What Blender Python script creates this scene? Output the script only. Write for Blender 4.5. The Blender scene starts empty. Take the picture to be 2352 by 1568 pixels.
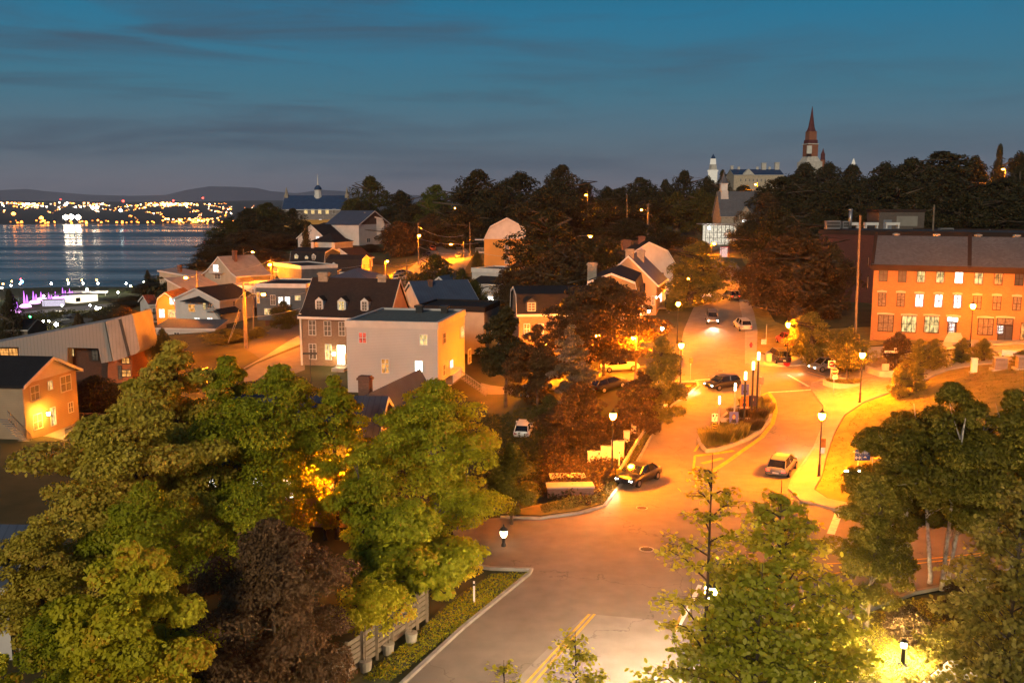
import bpy, math, random
import numpy as np
from mathutils import Vector, Matrix
from mathutils.geometry import delaunay_2d_cdt
R = math.radians
rnd = random.Random(7)
scene = bpy.context.scene
COL = scene.collection
# ---------------------------------------------------------------- camera
# measured on the photograph scaled to 2352 x 1568; F0 is the focal length in those pixels
F0, CX, CY, HC = 2100.0, 1176.0, 784.0, 21.5
PITCH = math.atan(312 / F0)
CAM = Vector((0, 0, HC))
cd = bpy.data.cameras.new('camera'); cam = bpy.data.objects.new('camera', cd); COL.objects.link(cam)
cam.location = CAM; cam.rotation_euler = (math.pi / 2 - PITCH, 0, 0)
cd.sensor_width = 36; cd.lens = 36 * F0 / 2352; cd.clip_end = 30000; cd.clip_start = 0.5
scene.camera = cam
def ray(px, py):
    u, v = (px - CX) / F0, (CY - py) / F0
    d = Vector((u, math.cos(PITCH) + v * math.sin(PITCH), -math.sin(PITCH) + v * math.cos(PITCH)))
    return d / d.y
def Pd(px, py, y): return CAM + ray(px, py) * y
def Pz(px, py, z):
    d = ray(px, py); return CAM + d * ((z - HC) / d.z)
# ---------------------------------------------------------------- terrain heights
CTRL = [(1200,39,0),(300,39,-1.2),(2300,39,0),(1200,15,0),(200,15,-.5),(2300,15,0),(1400,70,0),(1880,70,0),(1240,64,0),(2331,52,0),(1640,80,.2),(1640,95,.9),
 (1968,90,1.7),(1811,111,2.0),(1705,135,3.2),(1621,157,5.2),(1691,205,7.8),(1650,290,9.7),(1951,104,2.5),(2021,106,3.2),(2352,102,5.4),(2000,118,4.1),(2352,113,5.0),
 (2235,92,4.7),(2352,80,5.6),(2100,75,2.2),(1950,68,.9),(2200,60,.6),(1863,98,1.7),
 (60,88,-1.4),(175,97,-2.3),(250,118,-1.2),(640,135,.4),(695,125,-.4),(450,190,-3.3),(575,190,-2.4),(375,200,-4.6),(650,165,-.6),
 (750,250,1.9),(650,250,1.6),(1160,223,6.4),(925,235,4.1),(994,300,7.0),(1000,340,7.9),(1040,450,11.5),(845,320,8.0),(720,480,8.5),(500,240,1.6),
 (1120,175,3.4),(1010,165,3.6),(1280,105,.6),(1430,104,1.6),(1130,115,-1.9),(1480,140,3.0),(1540,170,4.0),(1204,97,-2.9),(1300,85,-1.6),(1000,90,-2.5),(700,85,-2.6),(500,70,-2.2),(400,100,-2.4),(1000,115,-1.5),(1420,82,.1),(1500,90,.9),
 (1560,112,1.9),(1600,112,2.0),(1200,300,9),(1400,300,10),(1900,300,12),(2300,300,14),(2300,180,7),(1900,160,4.5),(1500,450,13),(2200,450,16),(900,450,10),(1000,700,13),(1800,700,18),(1400,220,7.5),(700,350,7.0),(560,330,5),(600,420,8)]
def cp(px, y): return (px - CX) / F0 * y * 1.02
_P = np.array([(cp(px, y), y) for px, y, z in CTRL]); _Z = np.array([z for *_, z in CTRL], float)
def _w(q): return q  # world metres
def _phi(r): return np.where(r > 0, r * r * np.log(np.maximum(r, 1e-9)), 0)
_S = 100.0
_Q = _P / _S; n = len(_Q)
_K = _phi(np.linalg.norm(_Q[:, None] - _Q[None], axis=2)) + np.eye(n) * 2e-4
_T = np.hstack([np.ones((n, 1)), _Q])
_sol = np.linalg.solve(np.block([[_K, _T], [_T.T, np.zeros((3, 3))]]), np.concatenate([_Z, np.zeros(3)]))
def sm(t): t = np.clip(t, 0, 1); return t * t * (3 - 2 * t)
def xedge(y): return np.interp(y, [0, 60, 90, 118, 165, 200, 250, 330, 450, 2000], [-60, -58, -62, -72, -76, -84, -90, -104, -128, -260])
def hraw(X, Y):
    q = np.stack([X.ravel(), Y.ravel()], 1) / _S
    out = np.empty(len(q))
    for i in range(0, len(q), 20000):
        k = q[i:i + 20000]
        out[i:i + 20000] = _phi(np.linalg.norm(k[:, None] - _Q[None], axis=2)) @ _sol[:n] + _sol[n] + k @ _sol[n + 1:]
    z = out.reshape(X.shape)
    z = np.clip(z, -6, 17)
    z = z * (1 - sm((Y - 420) / 300)) + 15 * sm((Y - 420) / 300)
    far = sm((-X - 120) / 80)  # keep the left plateau low
    z = z * (1 - far) + np.minimum(z, 4 + 0 * z) * far
    t = sm((xedge(Y) - X) / 48.0)
    low = -44 + 1.2 * np.sin(X / 31) * np.sin(Y / 23)
    low = np.where(Y > 735, low - 8 * sm((Y - 735) / 40), low)
    z = z * (1 - t) + low * t
    sea = sm((Y - 760) / 60) * sm((-X + 40) / 120)
    return z * (1 - sea) + -60 * sea
def gro(a, b, s, k):
    o = [a]
    while o[-1] < b: o.append(o[-1] + s); s *= k
    return o
GX = np.array(sorted([-v for v in gro(90, 1600, 2, 1.09)]) + list(np.arange(-89, 90, 1.0)) + gro(90, 1600, 2, 1.09))
GY = np.array(list(np.arange(-20, 15, 5.0)) + list(np.arange(15, 250, 1.0)) + gro(250, 2600, 2, 1.05))
_XX, _YY = np.meshgrid(GX, GY)
GZ = hraw(_XX, _YY)
def H(x, y):
    i = min(max(int(np.searchsorted(GX, x)) - 1, 0), len(GX) - 2); j = min(max(int(np.searchsorted(GY, y)) - 1, 0), len(GY) - 2)
    a = (x - GX[i]) / (GX[i + 1] - GX[i]); b = (y - GY[j]) / (GY[j + 1] - GY[j])
    return float((GZ[j, i] * (1 - a) + GZ[j, i + 1] * a) * (1 - b) + (GZ[j + 1, i] * (1 - a) + GZ[j + 1, i + 1] * a) * b)
def G(px, py):
    d = ray(px, py); y = 20.0; prev = y
    while y < 2000:
        p = CAM + d * y
        if p.z < H(p.x, p.y):
            lo, hi = prev, y
            for _ in range(20):
                m = (lo + hi) / 2; p = CAM + d * m
                if p.z < H(p.x, p.y): hi = m
                else: lo = m
            return CAM + d * hi
        prev = y; y += max(.5, y * .01)
    return CAM + d * 1000
# ---------------------------------------------------------------- materials
MATS = {}
def nodes(name):
    m = bpy.data.materials.new(name); m.use_nodes = True; nt = m.node_tree; nt.nodes.clear()
    o = nt.nodes.new('ShaderNodeOutputMaterial')
    return m, nt, o
def N(nt, t, **kw):
    nd = nt.nodes.new(t)
    for k, v in kw.items():
        if k in ('ins',):
            for a, b in v.items(): nd.inputs[a].default_value = b
        else: setattr(nd, k, v)
    return nd
def c4(c): return (c[0], c[1], c[2], 1)
def mat(name, c, c2=None, scale=.6, rough=.85, bump=.2, metal=0, kind='noise', bs=30, cov=(1, 1), mortar=None, spec=.3):
    if name in MATS: return MATS[name]
    m, nt, o = nodes(name); L = nt.links.new
    b = N(nt, 'ShaderNodeBsdfPrincipled'); b.inputs['Roughness'].default_value = rough; b.inputs['Metallic'].default_value = metal
    b.inputs['Specular IOR Level'].default_value = spec
    L(b.outputs[0], o.inputs[0])
    c2 = c2 or tuple(v * .72 for v in c)
    tc = N(nt, 'ShaderNodeTexCoord'); uv = tc.outputs['UV']
    geo = N(nt, 'ShaderNodeNewGeometry'); pos = geo.outputs['Position']
    nz = N(nt, 'ShaderNodeTexNoise'); nz.inputs['Scale'].default_value = scale; nz.inputs['Detail'].default_value = 6; L(pos, nz.inputs['Vector'])
    rp = N(nt, 'ShaderNodeMapRange'); rp.inputs[1].default_value = .3; rp.inputs[2].default_value = .7; L(nz.outputs[0], rp.inputs[0])
    mx = N(nt, 'ShaderNodeMix', data_type='RGBA'); mx.inputs[6].default_value = c4(c); mx.inputs[7].default_value = c4(c2); L(rp.outputs[0], mx.inputs[0])
    col = mx.outputs[2]; hgt = None
    if kind in ('brick', 'shingle', 'stone', 'paver'):
        br = N(nt, 'ShaderNodeTexBrick'); L(uv, br.inputs['Vector'])
        w, h = {'brick': (.24, .085), 'shingle': (.35, .22), 'stone': (.55, .26), 'paver': (.4, .4)}[kind]
        br.inputs['Scale'].default_value = 1; br.inputs['Brick Width'].default_value = w; br.inputs['Row Height'].default_value = h
        br.inputs['Mortar Size'].default_value = .012 if kind != 'shingle' else .02; br.inputs['Mortar Smooth'].default_value = .3
        L(col, br.inputs['Color1'])
        m2 = N(nt, 'ShaderNodeMix', data_type='RGBA'); m2.inputs[0].default_value = .75; L(col, m2.inputs[6]); m2.inputs[7].default_value = c4(tuple(v * .55 for v in c)); L(m2.outputs[2], br.inputs['Color2'])
        br.inputs['Mortar'].default_value = c4(mortar or tuple(v * .6 for v in c))
        col = br.outputs[0]; hgt = br.outputs[1]
    elif kind == 'asphalt':
        vo = N(nt, 'ShaderNodeTexVoronoi', feature='DISTANCE_TO_EDGE'); vo.inputs['Scale'].default_value = .075
        wn = N(nt, 'ShaderNodeTexNoise'); wn.inputs['Scale'].default_value = .7; wn.inputs['Detail'].default_value = 5; L(pos, wn.inputs['Vector'])
        wa = N(nt, 'ShaderNodeVectorMath', operation='MULTIPLY_ADD'); wa.inputs[1].default_value = (3, 3, 3); L(wn.outputs[1], wa.inputs[0]); L(pos, wa.inputs[2]); L(wa.outputs[0], vo.inputs['Vector'])
        cm2 = N(nt, 'ShaderNodeMapRange'); cm2.inputs[1].default_value = 0; cm2.inputs[2].default_value = .004; cm2.inputs[3].default_value = .62; cm2.inputs[4].default_value = 1; L(vo.outputs[0], cm2.inputs[0])
        sp2 = N(nt, 'ShaderNodeTexNoise'); sp2.inputs['Scale'].default_value = .9; sp2.inputs['Detail'].default_value = 4; L(pos, sp2.inputs['Vector']); m4 = N(nt, 'ShaderNodeMapRange'); m4.inputs[1].default_value = .3; m4.inputs[2].default_value = .7; m4.inputs[3].default_value = .88; m4.inputs[4].default_value = 1.1; L(sp2.outputs[0], m4.inputs[0])
        m5 = N(nt, 'ShaderNodeMath', operation='MULTIPLY'); L(cm2.outputs[0], m5.inputs[0]); L(m4.outputs[0], m5.inputs[1]); mm = N(nt, 'ShaderNodeVectorMath', operation='SCALE'); L(col, mm.inputs[0]); L(m5.outputs[0], mm.inputs['Scale']); col = mm.outputs[0]
    elif kind in ('siding', 'seam', 'plank'):
        sx = N(nt, 'ShaderNodeSeparateXYZ'); L(uv, sx.inputs[0])
        per = {'siding': .18, 'seam': .45, 'plank': .15}[kind]
        dv = N(nt, 'ShaderNodeMath', operation='DIVIDE'); dv.inputs[1].default_value = per; L(sx.outputs['X' if kind == 'seam' or kind == 'plank' else 'Y'], dv.inputs[0])
        fr = N(nt, 'ShaderNodeMath', operation='FRACT'); L(dv.outputs[0], fr.inputs[0])
        gt = N(nt, 'ShaderNodeMapRange'); gt.inputs[1].default_value = .0; gt.inputs[2].default_value = .18; gt.inputs[3].default_value = .62; gt.inputs[4].default_value = 1; L(fr.outputs[0], gt.inputs[0])
        mm = N(nt, 'ShaderNodeVectorMath', operation='SCALE'); L(col, mm.inputs[0]); L(gt.outputs[0], mm.inputs['Scale']); col = mm.outputs[0]; hgt = fr.outputs[0]
    L(col, b.inputs['Base Color'])
    if bump:
        nb = N(nt, 'ShaderNodeTexNoise'); nb.inputs['Scale'].default_value = bs; L(pos, nb.inputs['Vector'])
        bp = N(nt, 'ShaderNodeBump'); bp.inputs['Strength'].default_value = bump; bp.inputs['Distance'].default_value = .02
        L(nb.outputs[0], bp.inputs['Height'])
        if hgt is not None:
            b2 = N(nt, 'ShaderNodeBump'); b2.inputs['Strength'].default_value = .5; b2.inputs['Distance'].default_value = .02; L(hgt, b2.inputs['Height']); L(bp.outputs[0], b2.inputs['Normal']); L(b2.outputs[0], b.inputs['Normal'])
        else: L(bp.outputs[0], b.inputs['Normal'])
    MATS[name] = m; return m
def emit(name, c, s, pattern=0):
    if name in MATS: return MATS[name]
    m, nt, o = nodes(name); L = nt.links.new
    e = N(nt, 'ShaderNodeEmission'); e.inputs[0].default_value = c4(c); e.inputs[1].default_value = s
    if pattern:  # a room seen through the pane: patchy
        tc = N(nt, 'ShaderNodeTexCoord'); nz = N(nt, 'ShaderNodeTexNoise'); nz.inputs['Scale'].default_value = 1.7; nz.inputs['Detail'].default_value = 3
        mp = N(nt, 'ShaderNodeMapping'); mp.inputs['Scale'].default_value = (2.2, .8, 1); L(tc.outputs['UV'], mp.inputs[0]); L(mp.outputs[0], nz.inputs['Vector'])
        mr = N(nt, 'ShaderNodeMapRange'); mr.inputs[1].default_value = .35; mr.inputs[2].default_value = .62; mr.inputs[3].default_value = s * (1 - pattern); mr.inputs[4].default_value = s
        L(nz.outputs[0], mr.inputs[0]); L(mr.outputs[0], e.inputs[1])
    L(e.outputs[0], o.inputs[0]); MATS[name] = m; return m
def leafmat(name, cols, trans=.35, rough=.6):
    if name in MATS: return MATS[name]
    m, nt, o = nodes(name); L = nt.links.new
    at = N(nt, 'ShaderNodeAttribute', attribute_name='v')
    cr = N(nt, 'ShaderNodeValToRGB'); el = cr.color_ramp.elements
    el[0].position = 0; el[0].color = c4(cols[0]); el[1].position = 1; el[1].color = c4(cols[-1])
    for i, c in enumerate(cols[1:-1]): e = el.new((i + 1) / (len(cols) - 1)); e.color = c4(c)
    L(at.outputs['Fac'], cr.inputs[0])
    b = N(nt, 'ShaderNodeBsdfPrincipled'); b.inputs['Roughness'].default_value = rough; b.inputs['Specular IOR Level'].default_value = .25
    t = N(nt, 'ShaderNodeBsdfTranslucent'); mx = N(nt, 'ShaderNodeMixShader'); mx.inputs[0].default_value = trans
    L(cr.outputs[0], b.inputs['Base Color']); L(cr.outputs[0], t.inputs[0]); L(b.outputs[0], mx.inputs[1]); L(t.outputs[0], mx.inputs[2]); L(mx.outputs[0], o.inputs[0])
    MATS[name] = m; return m
# ---------------------------------------------------------------- mesh builder
class MB:
    def __init__(s): s.v = []; s.f = []; s.sm = False
    def poly(s, pts):
        i = len(s.v); s.v += [tuple(p) for p in pts]; s.f.append(tuple(range(i, i + len(pts)))); return s
    def box(s, x0, x1, y0, y1, z0, z1):
        i = len(s.v)
        s.v += [(x, y, z) for z in (z0, z1) for y in (y0, y1) for x in (x0, x1)]
        s.f += [tuple(i + k for k in q) for q in ((0, 2, 3, 1), (4, 5, 7, 6), (0, 1, 5, 4), (2, 6, 7, 3), (0, 4, 6, 2), (1, 3, 7, 5))]; return s
    def extr(s, pts, d):
        """prism: planar polygon pts (any order) swept by vector d"""
        i = len(s.v); n = len(pts); d = Vector(d)
        s.v += [tuple(Vector(p)) for p in pts] + [tuple(Vector(p) + d) for p in pts]
        s.f.append(tuple(range(i + n - 1, i - 1, -1))); s.f.append(tuple(range(i + n, i + 2 * n)))
        for k in range(n): a, b = i + k, i + (k + 1) % n; s.f.append((a, b, b + n, a + n))
        return s
    def tube(s, pts, rad, k=8, cap=True):
        pts = [Vector(p) for p in pts]
        if not isinstance(rad, (list, tuple)): rad = [rad] * len(pts)
        i0 = len(s.v)
        for j, p in enumerate(pts):
            t = (pts[min(j + 1, len(pts) - 1)] - pts[max(j - 1, 0)]).normalized()
            a = t.cross(Vector((0, 0, 1)) if abs(t.z) < .9 else Vector((1, 0, 0))).normalized(); b = t.cross(a)
            for q in range(k):
                an = 2 * math.pi * q / k; s.v.append(tuple(p + (a * math.cos(an) + b * math.sin(an)) * rad[j]))
        for j in range(len(pts) - 1):
            for q in range(k):
                a = i0 + j * k + q; b = i0 + j * k + (q + 1) % k; s.f.append((a, b, b + k, a + k))
        if cap: s.f.append(tuple(range(i0 + k - 1, i0 - 1, -1))); e = i0 + (len(pts) - 1) * k; s.f.append(tuple(range(e, e + k)))
        return s
    def lathe(s, prof, c=(0, 0, 0), k=12):
        """prof: (radius, z) from the bottom up"""
        i0 = len(s.v)
        for r, z in prof:
            for q in range(k): an = 2 * math.pi * (q + .5) / k; s.v.append((c[0] + r * math.cos(an), c[1] + r * math.sin(an), c[2] + z))
        for j in range(len(prof) - 1):
            for q in range(k): a = i0 + j * k + q; b = i0 + j * k + (q + 1) % k; s.f.append((a, b, b + k, a + k))
        s.f.append(tuple(range(i0 + k - 1, i0 - 1, -1))); e = i0 + (len(prof) - 1) * k; s.f.append(tuple(range(e, e + k)))
        return s
    def build(s, name, m, parent=None, smooth=False, loc=None):
        me = bpy.data.meshes.new(name); me.from_pydata(s.v, [], s.f); me.validate(); me.update()
        if not me.polygons: pass
        n = len(me.loops); uv = np.zeros((n, 2))
        co = np.empty(len(me.vertices) * 3); me.vertices.foreach_get('co', co); co = co.reshape(-1, 3)
        for p in me.polygons:
            nn = p.normal
            t = Vector((0, 0, 1)).cross(nn)
            t = t.normalized() if t.length > .05 else Vector((1, 0, 0))
            b = nn.cross(t)
            for li in p.loop_indices:
                q = co[me.loops[li].vertex_index]; uv[li] = (q @ np.array(t), q @ np.array(b))
        l = me.uv_layers.new(name='UVMap'); l.data.foreach_set('uv', uv.ravel())
        if smooth: me.polygons.foreach_set('use_smooth', [True] * len(me.polygons))
        me.materials.append(m); o = bpy.data.objects.new(name, me); COL.objects.link(o)
        if parent: o.parent = parent
        if loc: o.location = loc
        return o
def tag(o, label, cat=None, group=None, kind=None):
    if label: o['label'] = label
    if cat: o['category'] = cat
    if group: o['group'] = group
    if kind: o['kind'] = kind
    return o
def thing(name, loc, rz, label, cat, group=None, scale=None):
    o = bpy.data.objects.new(name, None); COL.objects.link(o); o.location = loc; o.rotation_euler = (0, 0, rz); o.empty_display_size = .5
    if scale: o.scale = scale
    return tag(o, label, cat, group)
def copytree(root, loc, rz=None, label=None, scale=None, group=None, matfn=None):
    def cp_(o, par):
        c = o.copy(); COL.objects.link(c)
        if par is not None: c.parent = par
        for ch in kids.get(o.name, []): cp_(ch, c)
        return c
    kids = {}
    def walk(o):
        kids[o.name] = list(o.children)
        for ch in o.children: walk(ch)
    walk(root)
    c = cp_(root, None); c.location = loc
    if rz is not None: c.rotation_euler = (0, 0, rz)
    if label: c['label'] = label
    if scale: c.scale = scale
    if group: c['group'] = group
    return c
def drape(name, pts, m, off, step=1.6, kind='structure', label=None, cat=None, px=True, skirt=0):
    """a sheet (or raised slab, with a skirt) laid over the terrain; pts are ground points"""
    P = [G(*p) for p in pts] if px else [Vector((p[0], p[1], 0)) for p in pts]
    P2 = []
    for a, b in zip(P, P[1:] + P[:1]):
        k = max(1, int((Vector(a[:2]) - Vector(b[:2])).length / step)); P2 += [Vector(a[:2]).lerp(Vector(b[:2]), i / k) for i in range(k)]
    xs = [p.x for p in P2]; ys = [p.y for p in P2]; nb = len(P2); inner = []
    y = min(ys) + step / 2
    while y < max(ys):
        cr = []
        for a, b in zip(P2, P2[1:] + P2[:1]):
            if (a.y > y) != (b.y > y): cr.append(a.x + (y - a.y) / (b.y - a.y) * (b.x - a.x))
        cr.sort()
        for a, b in zip(cr[::2], cr[1::2]):
            x = a + step * .6
            while x < b - step * .4: inner.append(Vector((x, y))); x += step
        y += step
    v, e, f, *_ = delaunay_2d_cdt(P2 + inner, [], [list(range(nb))], 1, 1e-4)
    mb = MB(); mb.v = [(p.x, p.y, H(p.x, p.y) + off) for p in v]; mb.f = [tuple(q) for q in f]
    if skirt:
        cnt = {}
        for q in mb.f:
            for a, b in zip(q, q[1:] + q[:1]): cnt[(a, b)] = 1
        n0 = len(mb.v); mb.v += [(x, y_, z - skirt) for x, y_, z in mb.v]
        mb.f += [(b, a, a + n0, b + n0) for (a, b) in list(cnt) if (b, a) not in cnt]
    o = mb.build(name, m)
    tag(o, label, cat, None, kind); return o
def ribbon(name, pts, w, m, off, h=0, kind='structure', px=True, dash=None, label=None, cat=None):
    """a painted line or (h>0) a kerb following ground points"""
    P = [G(*p) for p in pts] if px else [Vector(p) for p in pts]
    Q = []
    for a, b in zip(P, P[1:]):
        k = max(1, int((a - b).length / .8)); Q += [a.lerp(b, i / k) for i in range(k)]
    Q.append(P[-1]); mb = MB(); prev = None
    for i, p in enumerate(Q):
        t = (Q[min(i + 1, len(Q) - 1)] - Q[max(i - 1, 0)]); t.z = 0; t.normalize(); s_ = Vector((-t.y, t.x, 0)) * (w / 2)
        l, r = p + s_, p - s_
        zl, zr = H(l.x, l.y) + off, H(r.x, r.y) + off; j = len(mb.v)
        if h: mb.v += [(l.x, l.y, zl - .1), (l.x, l.y, zl + h), (r.x, r.y, zr + h), (r.x, r.y, zr - .1)]; k = 4
        else: mb.v += [(l.x, l.y, zl), (r.x, r.y, zr)]; k = 2
        if i:
            if h:
                for a in range(3): mb.f.append((j - 4 + a, j + a, j + a + 1, j - 3 + a))
            elif not dash or int(i / dash) % 2 == 0: mb.f.append((j - 2, j - 1, j + 1, j))
    o = mb.build(name, m)
    tag(o, label, cat, None, kind); return o
def textmesh(name, s, size, m, parent, loc, rot=(math.pi / 2, 0, 0), ext=.004):
    cu = bpy.data.curves.new(name, 'FONT'); cu.body = s; cu.size = size; cu.extrude = ext; cu.align_x = 'CENTER'; cu.align_y = 'CENTER'; cu.resolution_u = 2
    t = bpy.data.objects.new(name, cu); me = bpy.data.meshes.new_from_object(t); bpy.data.objects.remove(t)
    me.materials.append(m); o = bpy.data.objects.new(name, me); COL.objects.link(o); o.parent = parent; o.location = loc; o.rotation_euler = rot
    return o
# ---------------------------------------------------------------- palette
ASPH = mat('asphalt', (.225, .195, .16), (.175, .15, .125), .2, .8, .12, bs=25, kind='asphalt')
ASPH2 = mat('fresh_asphalt', (.10, .09, .085), (.075, .07, .07), .5, .85, .3, bs=60)
CONC = mat('concrete', (.42, .40, .36), (.30, .28, .26), .8, .9, .3)
KERB = mat('kerbstone', (.36, .34, .31), (.24, .23, .21), 1.5, .85, .3)
PAVE = mat('sidewalk', (.34, .32, .29), (.25, .235, .21), .5, .9, .2)
PAVER = mat('paver_stone', (.40, .36, .31), (.30, .27, .24), .6, .9, .2, kind='paver')
PAINTW = mat('white_road_paint', (.75, .74, .70), (.5, .49, .46), 3, .6, .1)
PAINTY = mat('yellow_road_paint', (.75, .42, .03), (.5, .28, .03), 3, .6, .1)
SOIL = mat('earth', (.10, .085, .035), (.045, .05, .018), .25, .95, .6, bs=8)
LAWN = mat('lawn_turf', (.30, .23, .06), (.17, .15, .04), .9, .95, .8, bs=14)
STEEL = mat('galvanised_steel', (.5, .5, .5), (.35, .35, .35), 2, .4, .05, metal=.8)
BLACKM = mat('black_painted_metal', (.02, .02, .02), (.03, .03, .03), 2, .45, .05)
DARKM = mat('dark_metal', (.06, .055, .05), None, 2, .5, .05)
WOODP = mat('weathered_wood', (.22, .17, .12), (.13, .10, .07), 2, .9, .3)
FENCEW = mat('grey_fence_wood', (.27, .22, .16), (.17, .14, .10), 2, .9, .3)
WHITE = mat('white_trim', (.72, .70, .66), (.6, .58, .54), 1, .6, .1)
GLASS = mat('dark_window_glass', (.025, .03, .04), (.05, .05, .06), 1.5, .3, 0, spec=.35)
CURT = mat('curtained_window_glass', (.20, .17, .14), (.08, .07, .06), 4, .4, 0, spec=.3)
FOIL = mat('car_window_glass', (.01, .012, .015), None, 1, .06, 0, spec=.9)
EW = emit('lit_room_white', (1, .97, .9), 2.6, .75)
EY = emit('lit_room_yellow', (1, .68, .26), 1.25, .8)
EO = emit('lit_room_orange', (1, .42, .10), 1.1, .75)
ER = emit('lit_room_red', (1, .15, .08), .9, .7)
EB = emit('lit_room_bright', (1, .93, .78), 6, .3)
WIN = {'d': GLASS, 'c': CURT, 'w': EW, 'y': EY, 'o': EO, 'r': ER, 'b': EB}
# ---------------------------------------------------------------- world: dusk sky after sunset, thin bands of cloud
W = bpy.data.worlds.new('World'); scene.world = W; W.use_nodes = True
nt = W.node_tree; nt.nodes.clear(); L = nt.links.new
out = N(nt, 'ShaderNodeOutputWorld'); bg = N(nt, 'ShaderNodeBackground'); bg2 = N(nt, 'ShaderNodeBackground'); ad = N(nt, 'ShaderNodeAddShader')
sky = N(nt, 'ShaderNodeTexSky', sky_type='NISHITA'); sky.sun_disc = False; sky.sun_elevation = R(-4.5); sky.sun_rotation = R(200)
L(sky.outputs[0], bg2.inputs[0]); bg2.inputs[1].default_value = .05
tc = N(nt, 'ShaderNodeTexCoord'); sp = N(nt, 'ShaderNodeSeparateXYZ'); L(tc.outputs['Generated'], sp.inputs[0])
cr = N(nt, 'ShaderNodeValToRGB'); e = cr.color_ramp.elements
stops = [(0, (.150, .115, .14)), (.05, (.125, .122, .150)), (.14, (.082, .134, .176)), (.25, (.042, .150, .218)), (.40, (.014, .150, .262)), (.6, (.008, .06, .13)), (1, (.005, .03, .07))]
e[0].position = 0; e[0].color = c4(stops[0][1]); e[1].position = 1; e[1].color = c4(stops[-1][1])
for p_, c_ in stops[1:-1]: q = e.new(p_); q.color = c4(c_)
mr = N(nt, 'ShaderNodeMapRange'); mr.inputs[1].default_value = -.01; mr.inputs[2].default_value = .5; L(sp.outputs[2], mr.inputs[0]); L(mr.outputs[0], cr.inputs[0])
mp = N(nt, 'ShaderNodeMapping'); mp.inputs['Scale'].default_value = (1.6, 1.6, 15); mp.inputs['Rotation'].default_value = (0, R(4), 0); L(tc.outputs['Generated'], mp.inputs[0])
cn = N(nt, 'ShaderNodeTexNoise'); cn.inputs['Scale'].default_value = 2.2; cn.inputs['Detail'].default_value = 7; cn.inputs['Roughness'].default_value = .55; cn.inputs['Distortion'].default_value = .5; L(mp.outputs[0], cn.inputs['Vector'])
cm = N(nt, 'ShaderNodeMapRange'); cm.inputs[1].default_value = .45; cm.inputs[2].default_value = .66; cm.inputs[3].default_value = 0; cm.inputs[4].default_value = .75; L(cn.outputs[0], cm.inputs[0])
lx = N(nt, 'ShaderNodeMapRange'); lx.inputs[1].default_value = .5; lx.inputs[2].default_value = -.3; lx.inputs[3].default_value = .35; lx.inputs[4].default_value = 1; L(sp.outputs[0], lx.inputs[0])
ml = N(nt, 'ShaderNodeMath', operation='MULTIPLY'); L(cm.outputs[0], ml.inputs[0]); L(lx.outputs[0], ml.inputs[1])
mx = N(nt, 'ShaderNodeMix', data_type='RGBA'); mx.inputs[7].default_value = (.045, .074, .112, 1); L(cr.outputs[0], mx.inputs[6]); L(ml.outputs[0], mx.inputs[0])
L(mx.outputs[2], bg.inputs[0]); bg.inputs[1].default_value = 1.0
L(bg.outputs[0], ad.inputs[0]); L(bg2.outputs[0], ad.inputs[1]); L(ad.outputs[0], out.inputs[0])
sl = bpy.data.lights.new('front_fill', 'SUN'); sl.energy = 1.6; sl.angle = R(14); sl.color = (1, .83, .60)  # added warm front fill from behind the camera, after sunset
so = bpy.data.objects.new('front_fill', sl); COL.objects.link(so)
so.rotation_euler = Vector((.30, 1, -.42)).to_track_quat('-Z', 'Y').to_euler()
# ---------------------------------------------------------------- ground, river, far shore
ny, nx = GZ.shape
mb = MB(); mb.v = np.stack([_XX.ravel(), _YY.ravel(), GZ.ravel()], 1).tolist()
mb.f = [(j * nx + i, j * nx + i + 1, (j + 1) * nx + i + 1, (j + 1) * nx + i) for j in range(ny - 1) for i in range(nx - 1)]
me = bpy.data.meshes.new('ground'); me.from_pydata(mb.v, [], mb.f); me.polygons.foreach_set('use_smooth', [True] * len(me.polygons)); me.materials.append(SOIL)
g = bpy.data.objects.new('ground', me); COL.objects.link(g); g['kind'] = 'structure'
m, nt, o = nodes('river_water'); L = nt.links.new
b = N(nt, 'ShaderNodeBsdfPrincipled'); b.inputs['Base Color'].default_value = (.006, .012, .03, 1); b.inputs['Roughness'].default_value = .12; b.inputs['IOR'].default_value = 1.33
b.inputs['Specular IOR Level'].default_value = .7
gp = N(nt, 'ShaderNodeNewGeometry'); mp = N(nt, 'ShaderNodeMapping'); mp.inputs['Scale'].default_value = (.012, .05, 1); L(gp.outputs['Position'], mp.inputs[0])
n1 = N(nt, 'ShaderNodeTexNoise'); n1.inputs['Scale'].default_value = 1.0; n1.inputs['Detail'].default_value = 5; L(mp.outputs[0], n1.inputs['Vector'])
mp2 = N(nt, 'ShaderNodeMapping'); mp2.inputs['Scale'].default_value = (.0009, .0065, 1); mp2.inputs['Rotation'].default_value = (0, 0, R(-4)); L(gp.outputs['Position'], mp2.inputs[0])
n2 = N(nt, 'ShaderNodeTexNoise'); n2.inputs['Scale'].default_value = 1; n2.inputs['Detail'].default_value = 4; L(mp2.outputs[0], n2.inputs['Vector'])
rr = N(nt, 'ShaderNodeMapRange'); rr.inputs[1].default_value = .42; rr.inputs[2].default_value = .6; rr.inputs[3].default_value = .06; rr.inputs[4].default_value = .34; L(n2.outputs[0], rr.inputs[0]); L(rr.outputs[0], b.inputs['Roughness'])
bp = N(nt, 'ShaderNodeBump'); bp.inputs['Strength'].default_value = .5; bp.inputs['Distance'].default_value = .5; L(n1.outputs[0], bp.inputs['Height']); L(bp.outputs[0], b.inputs['Normal'])
L(b.outputs[0], o.inputs[0])
w = MB().poly([(-7000, 700, -46), (1500, 700, -46), (1500, 3600, -46), (-7000, 3600, -46)]).build('river_water', m); w['kind'] = 'structure'
def fz(y): return -47 + max(0, y - 3290) * 80 / 3700
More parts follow.
